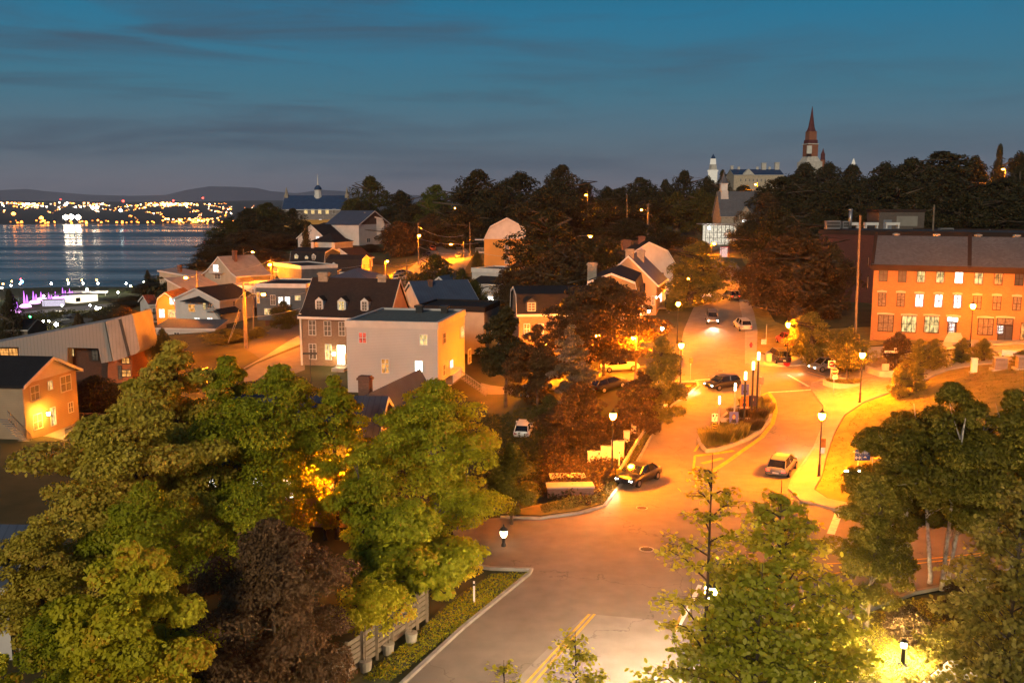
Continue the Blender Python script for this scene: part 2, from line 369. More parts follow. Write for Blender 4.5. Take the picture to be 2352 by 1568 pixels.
fs = MB(); xs = np.linspace(-6500, 2500, 61); ys = [3270, 3300, 3600, 4200, 5000, 6000, 7000, 8200]
for y in ys: fs.v += [(float(x), y + 60 * math.sin(x / 310) * (y < 3400), fz(y) + (y > 3400) * 6 * math.sin(x / 400 + y)) for x in xs]
for j in range(len(ys) - 1):
    for i in range(60): a = j * 61 + i; fs.f.append((a, a + 1, a + 62, a + 61))
o = fs.build('far_shore_land', mat('far_land', (.035, .03, .025), (.015, .015, .012), .01, .9, 0), smooth=True); o['kind'] = 'structure'
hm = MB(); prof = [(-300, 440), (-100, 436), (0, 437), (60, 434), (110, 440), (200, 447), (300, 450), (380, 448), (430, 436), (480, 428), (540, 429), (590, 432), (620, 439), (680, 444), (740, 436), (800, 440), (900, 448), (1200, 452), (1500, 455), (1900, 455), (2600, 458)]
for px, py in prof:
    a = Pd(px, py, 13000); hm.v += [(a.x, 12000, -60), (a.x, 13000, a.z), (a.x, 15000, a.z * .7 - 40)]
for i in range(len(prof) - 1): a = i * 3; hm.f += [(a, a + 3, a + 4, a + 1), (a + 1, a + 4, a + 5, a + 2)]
o = hm.build('hills', mat('hazy_hill_forest', (.07, .075, .13), (.06, .065, .11), .002, 1, 0), smooth=True); o['kind'] = 'structure'  # bluish distance haze is put into the forest colour
# far city: lamps scattered over the opposite shore
rs = random.Random(3)
def glow(n, fx, fy, cols, smin, smax, name, label, st):
    mbs = {}
    for _ in range(n):
        px = fx(); yy = fy(); x = (px - CX) / F0 * yy * 1.01; z = fz(yy) + rs.uniform(4, 12); s_ = rs.uniform(smin, smax) * yy / 3500
        c = (*rs.choice(cols), rs.choice([.25, .5, 1, 1, 2.2])); k = mbs.setdefault(c, MB()); k.box(x - s_, x + s_, yy - s_, yy + s_, z - s_, z + s_)
    for i, (c, k) in enumerate(mbs.items()):
        o = k.build(name, emit('city_lamp_%d_%d' % (int(c[1] * 100), int(st * c[3] * 10)), c, st * c[3])); tag(o, label, 'city lights', None, 'stuff')
OR, WH, YE = (1, .27, .03), (1, .80, .55), (1, .45, .12)
def gx(c, s): return lambda: rs.gauss(c, s)
SEG = [(rs.uniform(-150, 620), rs.uniform(-14, 14), rs.uniform(3600, 7000), rs.uniform(-700, 700)) for _ in range(46)]
cur = [SEG[0], 0]
def segx(): cur[0] = rs.choice(SEG); cur[1] = rs.uniform(-1, 1); return cur[0][0] + cur[0][1] * cur[1] * 1.6
def segy(): return min(7050, max(3450, cur[0][2] + cur[0][3] * cur[1]))
glow(520, segx, segy, [OR, OR, OR, YE, WH], 0.55, 1.6, 'city_lights', 'small lamps of the town across the river', 7)
glow(110, lambda: rs.choice([rs.gauss(20, 40), rs.gauss(95, 22), rs.gauss(180, 26), rs.gauss(235, 14)]), lambda: rs.uniform(5600, 7000), [OR, YE, WH, WH], 0.9, 2.9, 'city_lights', 'dense bright lamps of the far town above the shore', 9)
glow(90, lambda: rs.gauss(410, 32), lambda: rs.uniform(6000, 6900), [OR, YE, WH, YE], 1.4, 2.8, 'city_lights', 'row of brilliant lamps on the distant hillside', 10)
glow(60, lambda: rs.uniform(-50, 560), lambda: rs.uniform(3310, 3420), [OR], 1.6, 2.8, 'shore_lights', 'orange lamps strung along the far waterline', 10)
glow(60, lambda: rs.gauss(450, 28), lambda: rs.uniform(3310, 3700), [OR, YE], 1.6, 2.6, 'shore_lights', 'cluster of orange lamps on the far quay', 9)
for px, py, yy, s_, c, st, lb in [(151, 499, 3350, 9, WH, 60, 'brilliant white floodlight on the far quay, nearest the bare shore'), (164, 498, 3350, 9, WH, 60, 'brilliant white floodlight in the middle of the far quay trio'), (179, 499, 3350, 9, WH, 60, 'brilliant white floodlight at the river bend side of the quay trio'),
    (213, 477, 5600, 10, WH, 30, 'white glare of a floodlit yard up the far slope'), (222, 477, 5600, 10, WH, 30, 'twin white glare beside the floodlit yard'), (277, 483, 5000, 8, (.8, 1, .95), 20, 'single cold white lamp above the far bank'), (31, 491, 4400, 9, OR, 20, 'large orange lamp alone over the far town'), (95, 501, 3800, 8, OR, 18, 'orange lamp above the far shoreline, below the town'),
    (283, 462, 7400, 9, (1, .05, .03), 12, 'red beacon on a mast above the far town'), (398, 461, 7400, 7, (1, .05, .03), 12, 'red beacon over the brilliant hillside row'), (466, 455, 7400, 7, (1, .05, .03), 12, 'red beacon farthest along the hills'), (139, 458, 7400, 5, (1, .05, .03), 8, 'faint red beacon above the white quay lights')]:
    p = Pd(px, py, yy)
    mb = MB(); mb.lathe([(s_ * .1, -s_), (s_, -s_ * .3), (s_, s_ * .3), (s_ * .1, s_)], k=8)
    t = thing('signal_lamp' if c[1] < .1 else 'floodlight', (p.x, p.y, 0 if False else fz(yy)), 0, lb, 'lamp')
    mb.build('lamp_head', emit('fl_%d_%d' % (px, st), c, st), t, loc=(0, 0, p.z - fz(yy)))
    MB().tube([(0, 0, 0), (0, 0, p.z - fz(yy) - s_)], 1.0, 5).build('mast', DARKM, t)
# ---------------------------------------------------------------- roads
road = [(924, 1575), (1064, 1444), (1224, 1312), (1130, 1308), (1040, 1296), (1040, 1196), (1150, 1190), (1241, 1193), (1330, 1181), (1388, 1165), (1440, 1098), (1496, 1005), (1546, 930), (1608, 888), (1602, 876), (1480, 884), (1300, 900), (1105, 905),
 (1105, 880), (1300, 868), (1420, 850), (1560, 836), (1560, 808), (1571, 757), (1600, 694), (1632, 652), (1644, 626), (1630, 606), (1652, 597), (1684, 600), (1701, 618), (1703, 640), (1697, 667), (1700, 700), (1713, 758), (1713, 838), (1800, 843), (1908, 832), (2021, 821), (2200, 806), (2352, 790), (2440, 784),
 (2440, 794), (2352, 804), (2244, 818), (2136, 829), (2021, 845), (1951, 857), (1889, 870), (1863, 884), (1863, 893), (1893, 935), (1897, 968), (1871, 1030), (1821, 1100), (1813, 1126), (1840, 1152), (1888, 1165), (1957, 1184), (2100, 1200), (2440, 1215), (2440, 1285), (2331, 1309), (2098, 1364), (1960, 1415), (1900, 1500), (1880, 1640), (900, 1640)]
def dr(*a, **k): return drape(*a, **k)
ROADZ = .05
dr('road', road, ASPH, ROADZ)
dr('road_patch', [(1180, 1568), (1300, 1450), (1352, 1412), (1500, 1425), (1700, 1470), (1690, 1640), (1120, 1640)], mat('pale_asphalt', (.275, .25, .22), (.235, .21, .185), .3, .85, .12, bs=25, kind='asphalt'), ROADZ + .012)
dr('road', [(590, 832), (693, 790), (693, 768), (615, 815), (520, 868)], PAVE, .06)
dr('road', [(590, 836), (700, 793), (700, 850), (640, 872), (520, 880)], ASPH, .05)
dr('road', [(600, 826), (694, 784), (694, 744), (640, 741), (560, 800)], ASPH2, .04)
dr('road', [(905, 650), (960, 600), (985, 577), (980, 562), (1010, 556), (1060, 560), (1085, 590), (1060, 640), (1000, 640), (950, 655)], ASPH, .05)
dr('road', [(1010, 556), (1028, 535), (1033, 518), (1052, 518), (1062, 540), (1070, 562)], ASPH, .06)
dr('road', [(500, 665), (560, 640), (640, 628), (640, 640), (560, 655), (520, 680)], ASPH, .06)
sw = [[(1713, 838), (1713, 758), (1700, 700), (1698, 690), (1716, 690), (1732, 720), (1740, 760), (1738, 812), (1760, 818), (1830, 815), (1905, 812), (1990, 800), (2100, 795), (2352, 776), (2440, 770), (2440, 783), (2352, 789), (2021, 820), (1908, 831), (1800, 842)],
 [(1863, 893), (1863, 884), (1889, 870), (1951, 857), (2021, 845), (2136, 829), (2244, 818), (2352, 804), (2440, 794), (2440, 822), (2352, 832), (2250, 838), (2180, 850), (2110, 880), (2040, 905), (1985, 925), (1940, 955), (1915, 1000), (1898, 1050), (1885, 1100), (1870, 1128), (1900, 1148), (1957, 1160), (1957, 1183), (1888, 1164), (1840, 1151), (1813, 1125), (1821, 1100), (1871, 1030), (1897, 968), (1893, 935)],
 [(2120, 1568), (2200, 1500), (2290, 1460), (2440, 1440), (2440, 1640), (2060, 1640)]]
dr('pavement', sw[0], PAVE, .16, skirt=.2); dr('pavement', sw[1], PAVE, .16, skirt=.2); dr('footpath', sw[2], PAVE, .08, skirt=.1)
dr('plaza', [(1866, 888), (1892, 872), (1950, 862), (2010, 862), (2052, 878), (2046, 900), (2000, 914), (1930, 918), (1880, 908)], PAVER, .18)
dr('lawn', [(1985, 927), (2040, 907), (2110, 882), (2180, 852), (2250, 840), (2352, 834), (2440, 826), (2500, 1100), (2400, 1190), (2100, 1178), (1960, 1158), (1902, 1146), (1874, 1127), (1888, 1100), (1900, 1050), (1917, 1000), (1942, 955)], LAWN, .10)
dr('lawn', [(1930, 1430), (2100, 1372), (2340, 1318), (2440, 1300), (2440, 1436), (2290, 1456), (2200, 1496), (2110, 1572), (2050, 1650), (1890, 1650), (1905, 1500)], LAWN, .06)
dr('verge', [(880, 1580), (1052, 1444), (1214, 1318), (1130, 1316), (1020, 1390), (930, 1480), (800, 1575)], mat('verge_turf', (.13, .12, .06), (.07, .075, .03), 1.2, .95, .9, bs=14), .06)
dr('verge', [(1150, 1182), (1241, 1186), (1330, 1174), (1382, 1158), (1434, 1092), (1490, 1000), (1540, 926), (1600, 886), (1560, 888), (1500, 940), (1450, 1010), (1412, 1090), (1350, 1140), (1240, 1160)], LAWN, .10)
dr('verge', [(1716, 690), (1738, 812), (1830, 812), (1990, 796), (2100, 790), (2352, 772), (2352, 735), (2000, 752), (1850, 760), (1780, 740), (1740, 690), (1720, 640), (1706, 640)], LAWN, .10)
dr('verge', [(1706, 600), (1720, 625), (1745, 640), (1760, 620), (1740, 590), (1700, 580)], LAWN, .10)
# kerbs
for i, k in enumerate([[(905, 1592), (1064, 1444), (1216, 1320), (1222, 1311), (1130, 1308), (1040, 1296)], [(1150, 1190), (1241, 1193), (1330, 1181), (1388, 1165), (1440, 1098), (1496, 1005), (1546, 930), (1604, 889), (1601, 877), (1480, 884)], [(1300, 868), (1420, 850), (1558, 836)],
    [(1713, 838), (1800, 843), (1908, 832), (2021, 821), (2352, 790)], [(1713, 838), (1713, 758), (1700, 700), (1697, 667)], [(2352, 804), (2136, 829), (1951, 857), (1866, 882), (1863, 893), (1893, 935), (1897, 968), (1871, 1030), (1821, 1100), (1813, 1126), (1840, 1152), (1957, 1184), (2352, 1212)], [(2440, 1285), (2331, 1309), (2098, 1364), (1960, 1415), (1900, 1500)]]):
    ribbon('kerb', k, .22, KERB, .04, .16)
# painted lines
PZ = ROADZ + .02
for pts, w_, m_ in [([(1205, 1575), (1354, 1412)], .13, PAINTY), ([(1222, 1575), (1366, 1412)], .13, PAINTY), ([(1765, 902), (1863, 896)], .35, PAINTW), ([(1766, 903), (1778, 920), (1782, 945), (1774, 975), (1750, 1005), (1700, 1040), (1641, 1080), (1600, 1118)], .4, PAINTY),
    ([(1742, 912), (1765, 902)], .25, PAINTY), ([(1690, 942), (1612, 1012), (1595, 1038)], .2, PAINTY), ([(1598, 1048), (1686, 1036)], .45, PAINTY), ([(1612, 1066), (1660, 1053)], .45, PAINTY), ([(1596, 1048), (1592, 1085), (1604, 1112)], .2, PAINTY),
    ([(1596, 874), (1700, 867)], .3, PAINTW), ([(1810, 862), (1858, 889)], .3, PAINTW), ([(1855, 855), (1900, 868)], .15, PAINTY), ([(1926, 1180), (1908, 1228)], .5, PAINTW),
    ([(1608, 1345), (1580, 1400), (1552, 1450)], .25, PAINTW), ([(1590, 1380), (1562, 1420), (1548, 1455)], .15, PAINTY), ([(1600, 1440), (1700, 1400), (1800, 1340), (1980, 1306), (2330, 1262)], .12, PAINTY), ([(1900, 1296), (2352, 1256)], .12, PAINTY)]:
    ribbon('road_marking', pts, w_, m_, PZ)
for px, py, r_ in [(1485, 1263, .48), (1474, 1168, .42), (1625, 878, .4), (1634, 864, .4), (1655, 853, .4)]:
    p = G(px, py); t = thing('manhole_cover', (p.x, p.y, p.z + ROADZ + .01), 0, {1485: 'round iron manhole cover alone on the pale asphalt of the wide road', 1474: 'round manhole cover beside the side road mouth', 1625: 'round utility cover nearest the kerb of the side street', 1634: 'round utility cover in the middle of the junction trio', 1655: 'round utility cover farthest up the hill of the junction trio'}[px], 'manhole cover')
    mb = MB(); mb.lathe([(r_, 0), (r_, .02), (r_ * .86, .02), (r_ * .84, .012)], k=20); mb.build('rim', STEEL, t)
    mb = MB()
    for a in range(-3, 4): q = math.sqrt(max(0, .64 - (a * .22) ** 2)) * r_; mb.box(-q, q, a * .2 * r_ - .03, a * .2 * r_ + .03, .012, .03)
    mb.build('grate', DARKM, t)
# ---------------------------------------------------------------- houses
def window(parent, x0, x1, z0, z1, st, face, fr=WHITE, cols=2, rows=2, name='window', sill=True):
    """face: (origin, along, out) in the thing's frame; x along the wall, z up"""
    O, T, Nn = face
    if x1 < x0: x0, x1 = x1, x0
    if z1 < z0: z0, z1 = z1, z0
    def P(x, z, d): return O + T * x + Nn * d + Vector((0, 0, z))
    def bar(mb, a, b, c, d_, d0, d1): mb.extr([P(a, c, d0), P(b, c, d0), P(b, d_, d0), P(a, d_, d0)], Nn * (d1 - d0))
    t = .07 if x1 - x0 < 1.4 else .09
    mb = MB(); bar(mb, x0 - t, x1 + t, z1, z1 + t, -.02, .07); bar(mb, x0 - t, x1 + t, z0 - t, z0, -.02, .11 if sill else .07)
    bar(mb, x0 - t, x0, z0, z1, -.02, .07); bar(mb, x1, x1 + t, z0, z1, -.02, .07)
    for i in range(1, cols): x = x0 + (x1 - x0) * i / cols; bar(mb, x - .03, x + .03, z0, z1, .022, .06)
    for i in range(1, rows): z = z0 + (z1 - z0) * i / rows; bar(mb, x0, x1, z - .025, z + .025, .024, .056)
    f = mb.build(name, fr, parent)
    p = MB(); p.poly([P(x0, z0, .018), P(x1, z0, .018), P(x1, z1, .018), P(x0, z1, .018)]); p.build('pane', WIN[st], f)
    return f
PROF = {'gable': [(0, 0), (.5, 1), (1, 0)], 'gambrel': [(0, 0), (.13, .58), (.5, 1), (.87, .58), (1, 0)], 'mansard': [(0, 0), (.09, .74), (.5, 1), (.91, .74), (1, 0)], 'bell': [(-.04, -.06), (.1, .12), (.5, 1), (.9, .12), (1.04, -.06)], 'shed': [(0, 0), (1, 1)], 'low': [(0, 0), (.5, 1), (1, 0)], 'asym': [(0, 0), (.10, .45), (.46, 1), (.86, .55), (1, 0)]}
FACADES = {}
def house(label, A, yA, B, L, hb, roof, rise, wall, rmat, ridge='x', yB=None, over=.35, trim=WHITE, gm=None, cat='house', name='house', wins=(), chim=(), dorm=(), zb=None, rt=.22):
    a = Pd(*A, yA); z = a.z
    b = Pd(*B, yB) if yB else Pz(*B, z)
    d = Vector((b.x - a.x, b.y - a.y, 0)); Wd = d.length; ang = math.atan2(d.y, d.x)
    ex = d.normalized(); ey = Vector((-ex.y, ex.x, 0))
    if zb is None:
        cs = [a, a + ex * Wd, a + ey * L, a + ex * Wd + ey * L]
        zb = min(H(c.x, c.y) for c in cs) - .3
    if hb: zb = z - hb
    h = z - zb
    t = thing(name, (a.x, a.y, zb), ang, label, cat)
    inv = (Matrix.Translation((a.x, a.y, zb)) @ Matrix.Rotation(ang, 4, 'Z')).inverted()
    faces = {'F': (Vector((0, 0, 0)), Vector((1, 0, 0)), Vector((0, -1, 0))), 'R': (Vector((Wd, 0, 0)), Vector((0, 1, 0)), Vector((1, 0, 0))), 'L': (Vector((0, L, 0)), Vector((0, -1, 0)), Vector((-1, 0, 0)))}
    def hit(face, px, py, off=0):
        O, T, Nn = faces[face]; c = inv @ CAM; r = (inv.to_3x3() @ ray(px, py))
        O2 = O + Nn * off
        s_ = (O2 - c).dot(Nn) / r.dot(Nn); q = c + r * s_
        return (q - O).dot(T), q.z
    base = PROF.get(roof)
    wm = MB()
    if base is None:
        wm.box(0, Wd, 0, L, 0, h)
    else:
        span = L if ridge == 'x' else Wd
        pr = [(min(max(u, 0), 1) * span, h + max(v, 0) * rise) for u, v in base]
        if roof == 'shed' : pr = [(0, h), (span, h + rise)]
        loop = [(0, 0), (span, 0)] + pr[::-1]
        cl = []
        for q in loop:
            if not cl or abs(q[0] - cl[-1][0]) + abs(q[1] - cl[-1][1]) > 1e-4: cl.append(q)
        if gm:
            box = MB().box(0, Wd, 0, L, 0, h); wm = box
            g1 = [q for q in cl if q[1] >= h - 1e-4]
            gmb = MB()
            if ridge == 'x': gmb.extr([(.0, u, v) for u, v in g1], (Wd, 0, 0))
            else: gmb.extr([(u, 0, v) for u, v in g1], (0, L, 0))
            gmb.build('gable', gm, t)
        elif ridge == 'x': wm.extr([(0, u, v) for u, v in cl], (Wd, 0, 0))
        else: wm.extr([(u, 0, v) for u, v in cl], (0, L, 0))
    wl = wm.build('wall', wall, t)
    rm = MB()
    if base is None and roof == 'flat':
        rm.box(.25, Wd - .25, .25, L - .25, h, h + .12); rf = rm.build('roof', rmat, t)
        pm = MB(); pm.box(-.12, Wd + .12, -.12, .25, h - .45, h + .35); pm.box(-.12, Wd + .12, L - .25, L + .12, h - .45, h + .35); pm.box(-.12, .25, .25, L - .25, h - .45, h + .348); pm.box(Wd - .25, Wd + .12, .25, L - .25, h - .45, h + .348)
        pm.build('parapet', trim, t)
    elif roof == 'hip':
        o_ = over; x0, x1, y0, y1 = -o_, Wd + o_, -o_, L + o_; hz = h + .002
        k = min(Wd, L) / 2 + o_
        if Wd >= L: r0, r1 = (x0 + k, (y0 + y1) / 2), (x1 - k, (y0 + y1) / 2)
        else: r0, r1 = ((x0 + x1) / 2, y0 + k), ((x0 + x1) / 2, y1 - k)
        c = [(x0, y0, hz), (x1, y0, hz), (x1, y1, hz), (x0, y1, hz)]; p0 = (*r0, h + rise); p1 = (*r1, h + rise)
        if Wd >= L: rm.poly([c[0], c[1], p1, p0]); rm.poly([c[1], c[2], p1]); rm.poly([c[2], c[3], p0, p1]); rm.poly([c[3], c[0], p0])
        else: rm.poly([c[0], c[1], p0]); rm.poly([c[1], c[2], p1, p0]); rm.poly([c[2], c[3], p1]); rm.poly([c[3], c[0], p0, p1])
        rf = rm.build('roof', rmat, t)
        fm = MB(); fm.box(x0 + .02, x1 - .02, y0 + .02, y1 - .02, h - .22, h); fm.build('eaves', trim, t)
    else:
        span = L if ridge == 'x' else Wd; ln = Wd if ridge == 'x' else L
        pts = [(u * span, h + v * rise) for u, v in base]
        (u0, v0), (u1, v1) = pts[0], pts[1]; s0 = (v1 - v0) / max(u1 - u0, .01); e0 = min(over, over / max(s0, .5))
        (u2, v2), (u3, v3) = pts[-2], pts[-1]; s1 = (v3 - v2) / max(u3 - u2, .01)
        pts[0] = (u0 - e0, v0 - e0 * s0); pts[-1] = (u3 + e0, v3 + e0 * s1) if abs(s1) > .01 else (u3 + over, v3)
        for (p0, q0), (p1, q1) in zip(pts, pts[1:]):
            nrm = Vector((-(q1 - q0), p1 - p0)).normalized() * rt; up = Vector((0, rt * 1.12))
            quad = [(p0, q0 + .003), (p1, q1 + .003), (p1 + up.x, q1 + up.y), (p0 + up.x, q0 + up.y)]
            if ridge == 'x': rm.extr([(-over, u, v) for u, v in quad], (ln + 2 * over, 0, 0))
            else: rm.extr([(u, -over, v) for u, v in quad], (0, ln + 2 * over, 0))
        rf = rm.build('roof', rmat, t)
        tm = MB()  # barge boards / fascia
        for s_ in (0, 1):
            e_ = -over - .06 if s_ == 0 else ln + over
            for (p0, q0), (p1, q1) in zip(pts, pts[1:]):
                quad = [(p0, q0 - .12), (p1, q1 - .12), (p1, q1 + rt * .95), (p0, q0 + rt * .95)]
                if ridge == 'x': tm.extr([(e_, u, v) for u, v in quad], (.06, 0, 0))
                else: tm.extr([(u, e_, v) for u, v in quad], (0, .06, 0))
        if ridge == 'x': u, v = pts[0]; tm.box(-over, ln + over, u - .09, u - .01, v - .1, v + rt)
        else:
            u, v = pts[-1]; tm.box(u + .01, u + .09, -over, ln + over, v - .1, v + rt)
        tm.build('trim', trim, t)
    for w_ in wins:
        face, x0, y0, x1, y1, st = w_[:6]; kw = w_[6] if len(w_) > 6 else {}
        a0, b0 = hit(face, (x0 + x1) / 2 - abs(x1 - x0) / 2, (y0 + y1) / 2); a1, _ = hit(face, (x0 + x1) / 2 + abs(x1 - x0) / 2, (y0 + y1) / 2)
        _, c0 = hit(face, (x0 + x1) / 2, y1); _, c1 = hit(face, (x0 + x1) / 2, y0)
        window(t, a0, a1, c0, c1, st, faces[face], **{'cols': 2, 'rows': 2, **kw})
    for c_ in chim:   # (face x fraction, y fraction, width, height above eaves)
        fx_, fy_, w1, top, cmat = c_
        c = MB(); c.box(fx_ * Wd - w1 / 2, fx_ * Wd + w1 / 2, fy_ * L - w1 * .35, fy_ * L + w1 * .35, h, h + top); c.box(fx_ * Wd - w1 * .6, fx_ * Wd + w1 * .6, fy_ * L - w1 * .45, fy_ * L + w1 * .45, h + top - .35, h + top - .15)
        c.build('chimney', cmat, t)
    for d_ in dorm:   # (face, px0, py0, px1, py1, style, inset m)
        face, x0, y0, x1, y1, st, ins = d_[:7]; dm = d_[7] if len(d_) > 7 else WHITE
        O, T, Nn = faces[face]
        a0, _ = hit(face, x0, (y0 + y1) / 2, -ins); a1, _ = hit(face, x1, (y0 + y1) / 2, -ins); _, z1 = hit(face, (x0 + x1) / 2, y0, -ins); _, z0 = hit(face, (x0 + x1) / 2, y1, -ins)
        w2 = a1 - a0; rise2 = w2 * .42
        def P(x, z, dd): return O + T * x + Nn * dd + Vector((0, 0, z))
        dd = MB(); pts = [P(a0, z0, -ins), P(a1, z0, -ins), P(a1, z1 - rise2, -ins), P((a0 + a1) / 2, z1, -ins), P(a0, z1 - rise2, -ins)]
        dd.extr(pts, Nn * -2.2); dob = dd.build('dormer', dm, t)
        dr_ = MB()
        for s_ in (0, 1):
            e0_ = a0 - .12 if s_ == 0 else a1 + .12; mid = (a0 + a1) / 2
            q = [P(e0_, z1 - rise2 - .03, -ins + .12), P(mid, z1 + .03, -ins + .12), P(mid, z1 + .12, -ins + .12), P(e0_, z1 - rise2 + .07, -ins + .12)]
            dr_.extr(q, Nn * -2.4)
        dr_.build('dormer_roof', rmat, dob)
        window(dob, a0 + w2 * .2, a1 - w2 * .2, z0 + .15, z1 - rise2 - .05, st, (O - Nn * ins, T, Nn), rows=3, name='window')
    t['_z'] = 0
    del t['_z']
    t_ = dict(root=t, W=Wd, L=L, h=h, hit=hit, faces=faces, inv=inv, wall=wl)
    FACADES[label] = t_
    return t_
def pal(n, c, **k): return mat(n, c, **k)
SIDW = pal('white_siding', (.62, .60, .57), c2=(.54, .52, .49), kind='siding'); STUW = pal('white_stucco', (.60, .57, .53), c2=(.50, .47, .44), scale=.8)
SIDG = pal('pale_grey_siding', (.52, .51, .50), c2=(.47, .46, .45), kind='siding', scale=.3)
BLUEG = pal('blue_grey_siding', (.12, .14, .16), kind='siding'); TAN = pal('tan_siding', (.42, .31, .20), c2=(.34, .25, .16), kind='siding')
CREAM = pal('cream_stucco', (.50, .43, .32), c2=(.40, .34, .26)); YELL = pal('yellow_clapboard', (.65, .40, .10), c2=(.55, .33, .08), kind='siding')
BRK = pal('buff_brick', (.36, .24, .16), c2=(.26, .17, .12), kind='brick'); BRO = pal('orange_brick', (.37, .165, .055), c2=(.26, .115, .04), kind='brick', mortar=(.36, .22, .12))
BRP = pal('pink_brick', (.34, .17, .12), c2=(.26, .13, .09), kind='brick'); BRD = pal('dark_red_brick', (.12, .045, .035), c2=(.09, .035, .03), kind='brick')
STONE = pal('fieldstone', (.34, .29, .23), c2=(.22, .18, .15), kind='stone'); STONEL = pal('pale_stone', (.42, .36, .28), c2=(.34, .29, .23), kind='stone')
SHB = pal('brown_shingle', (.055, .034, .028), c2=(.035, .022, .02), kind='shingle'); SHK = pal('black_shingle', (.022, .022, .026), c2=(.014, .014, .016), kind='shingle')
SHG = pal('grey_green_shingle', (.17, .185, .17), c2=(.14, .155, .145), kind='shingle'); SHR = pal('red_brown_shingle', (.12, .04, .03), c2=(.08, .03, .022), kind='shingle')
SHL = pal('grey_shingle', (.13, .145, .17), c2=(.10, .11, .13), kind='shingle')
METB = pal('blue_grey_seam_metal', (.10, .13, .19), c2=(.08, .10, .15), kind='seam', rough=.45, metal=.3); METP = pal('pale_seam_metal', (.42, .38, .34), c2=(.33, .30, .27), kind='seam', rough=.5, metal=.2)
METC = pal('grey_ribbed_cladding', (.30, .275, .25), c2=(.27, .25, .23), kind='seam', rough=.5, metal=.2, scale=.1)
METBL = pal('blue_roof', (.03, .07, .16), c2=(.02, .05, .12), kind='seam'); ORW = pal('ochre_siding', (.60, .31, .08), c2=(.54, .28, .07), kind='siding')
BR1 = pal('chimney_brick', (.25, .13, .09), kind='brick')
h1 = house('two storey house with tan gable front, white pediment and lit porch, nearest the river bluff', (51, 884), 88, (174, 848), 14, 6.0, 'gable', 1.9, TAN, SHK, ridge='y', gm=STUW, over=.5,
    wins=[('F', 70, 886, 89, 918, 'c'), ('F', 110, 875, 119, 894, 'y'), ('F', 139, 863, 162, 897, 'c'), ('F', 76, 951, 96, 984, 'c'), ('F', 157, 924, 167, 946, 'c'), ('F', 116, 936, 127, 976, 'y', dict(cols=1, rows=1, name='door', sill=False))])
h3 = house('yellow gambrel fronted house beside the bluff trees', (359, 703), 200, (404, 703), 11, 5.6, 'gambrel', 2.9, YELL, pal('orange_brown_roof', (.30, .14, .05), kind='shingle'), ridge='y',
    wins=[('F', 390, 684, 402, 699, 'w'), ('F', 366, 710, 378, 729, 'w'), ('F', 387, 712, 402, 728, 'y')])
house('small low wing with red brown roof beside the yellow house', (344, 700), 203, (361, 699), 9, 4.5, 'gable', 1.6, STUW, SHR, ridge='x', wins=[('F', 351, 708, 357, 722, 'd')])
h4 = house('white two storey house with dark roof and outside stair, below the river view', (401, 686), 190, (504, 691), 11, 6.2, 'gable', 2.3, SIDW, SHK, ridge='y',
    wins=[('F', 433, 699, 448, 716, 'o', dict(cols=1)), ('F', 467, 696, 473, 710, 'y', dict(cols=1, rows=1)), ('F', 477, 697, 486, 707, 'c'), ('F', 447, 730, 459, 742, 'w'), ('F', 477, 730, 488, 741, 'w'), ('R', 535, 692, 540, 702, 'd')])
house('low garage with grey flat roof in front of the white house', (358, 754), 176, (493, 756), 5.5, 3.0, 'shed', .9, STUW, SHL, wins=[('F', 400, 764, 412, 771, 'd')])
house('blue grey flat roofed building with lit porch behind the utility pole', (588, 655), 170, (702, 656), 12, 6.5, 'flat', 0, BLUEG, SHK,
    wins=[('F', 590, 671, 596, 696, 'o', dict(cols=1)), ('F', 622, 678, 632, 700, 'c'), ('F', 640, 682, 650, 702, 'w'), ('F', 655, 682, 666, 702, 'w'), ('F', 678, 679, 690, 689, 'y', dict(cols=1)), ('F', 608, 709, 623, 722, 'y')])
h6 = house('long buff brick house with steep brown roof and three white dormers', (693, 721), 125, (890, 727), 8.5, 7.1, 'bell', 4.5, BRK, SHB, over=.3, gm=pal('pinkish_clapboard', (.60, .44, .34), kind='siding'),
    wins=[('F', 710, 736, 725, 769, 'c', dict(rows=3)), ('F', 745, 738, 760, 770, 'c', dict(rows=3)), ('F', 779, 740, 792, 770, 'c', dict(rows=3)), ('F', 711, 790, 726, 824, 'c', dict(rows=3)), ('F', 748, 791, 761, 825, 'y', dict(rows=3)), ('F', 775, 793, 793, 811, 'b', dict(rows=1)), ('F', 776, 813, 792, 842, 'b', dict(name='door', rows=1, sill=False))],
    chim=[(.12, .5, 1.4, 5.5, STONEL), (.82, .5, 1.2, 5.3, STONEL)],
    dorm=[('F', 724, 682, 742, 713, 'c', .7), ('F', 775, 683, 794, 714, 'y', .7), ('F', 828, 684, 846, 715, 'c', .7)])
h7 = house('large pale grey flat roofed house with sided walls in the middle of the block', (795, 742), 106, (1005, 747), 13.5, 8.2, 'flat', 0, SIDG, SHG, trim=STUW,
    wins=[('F', 825, 764, 841, 787, 'r'), ('F', 965, 769, 981, 792, 'y'), ('F', 877, 825, 893, 856, 'o', dict(cols=2, rows=3)), ('F', 954, 829, 970, 853, 'b', dict(cols=2, rows=1)), ('R', 1017, 765, 1023, 788, 'c', dict(cols=1)), ('R', 1058, 751, 1065, 774, 'y', dict(cols=1)), ('R', 1075, 803, 1081, 833, 'c', dict(cols=1)), ('R', 1033, 827, 1040, 845, 'w'), ('R', 1017, 838, 1022, 862, 'c', dict(cols=1, name='door', sill=False))])
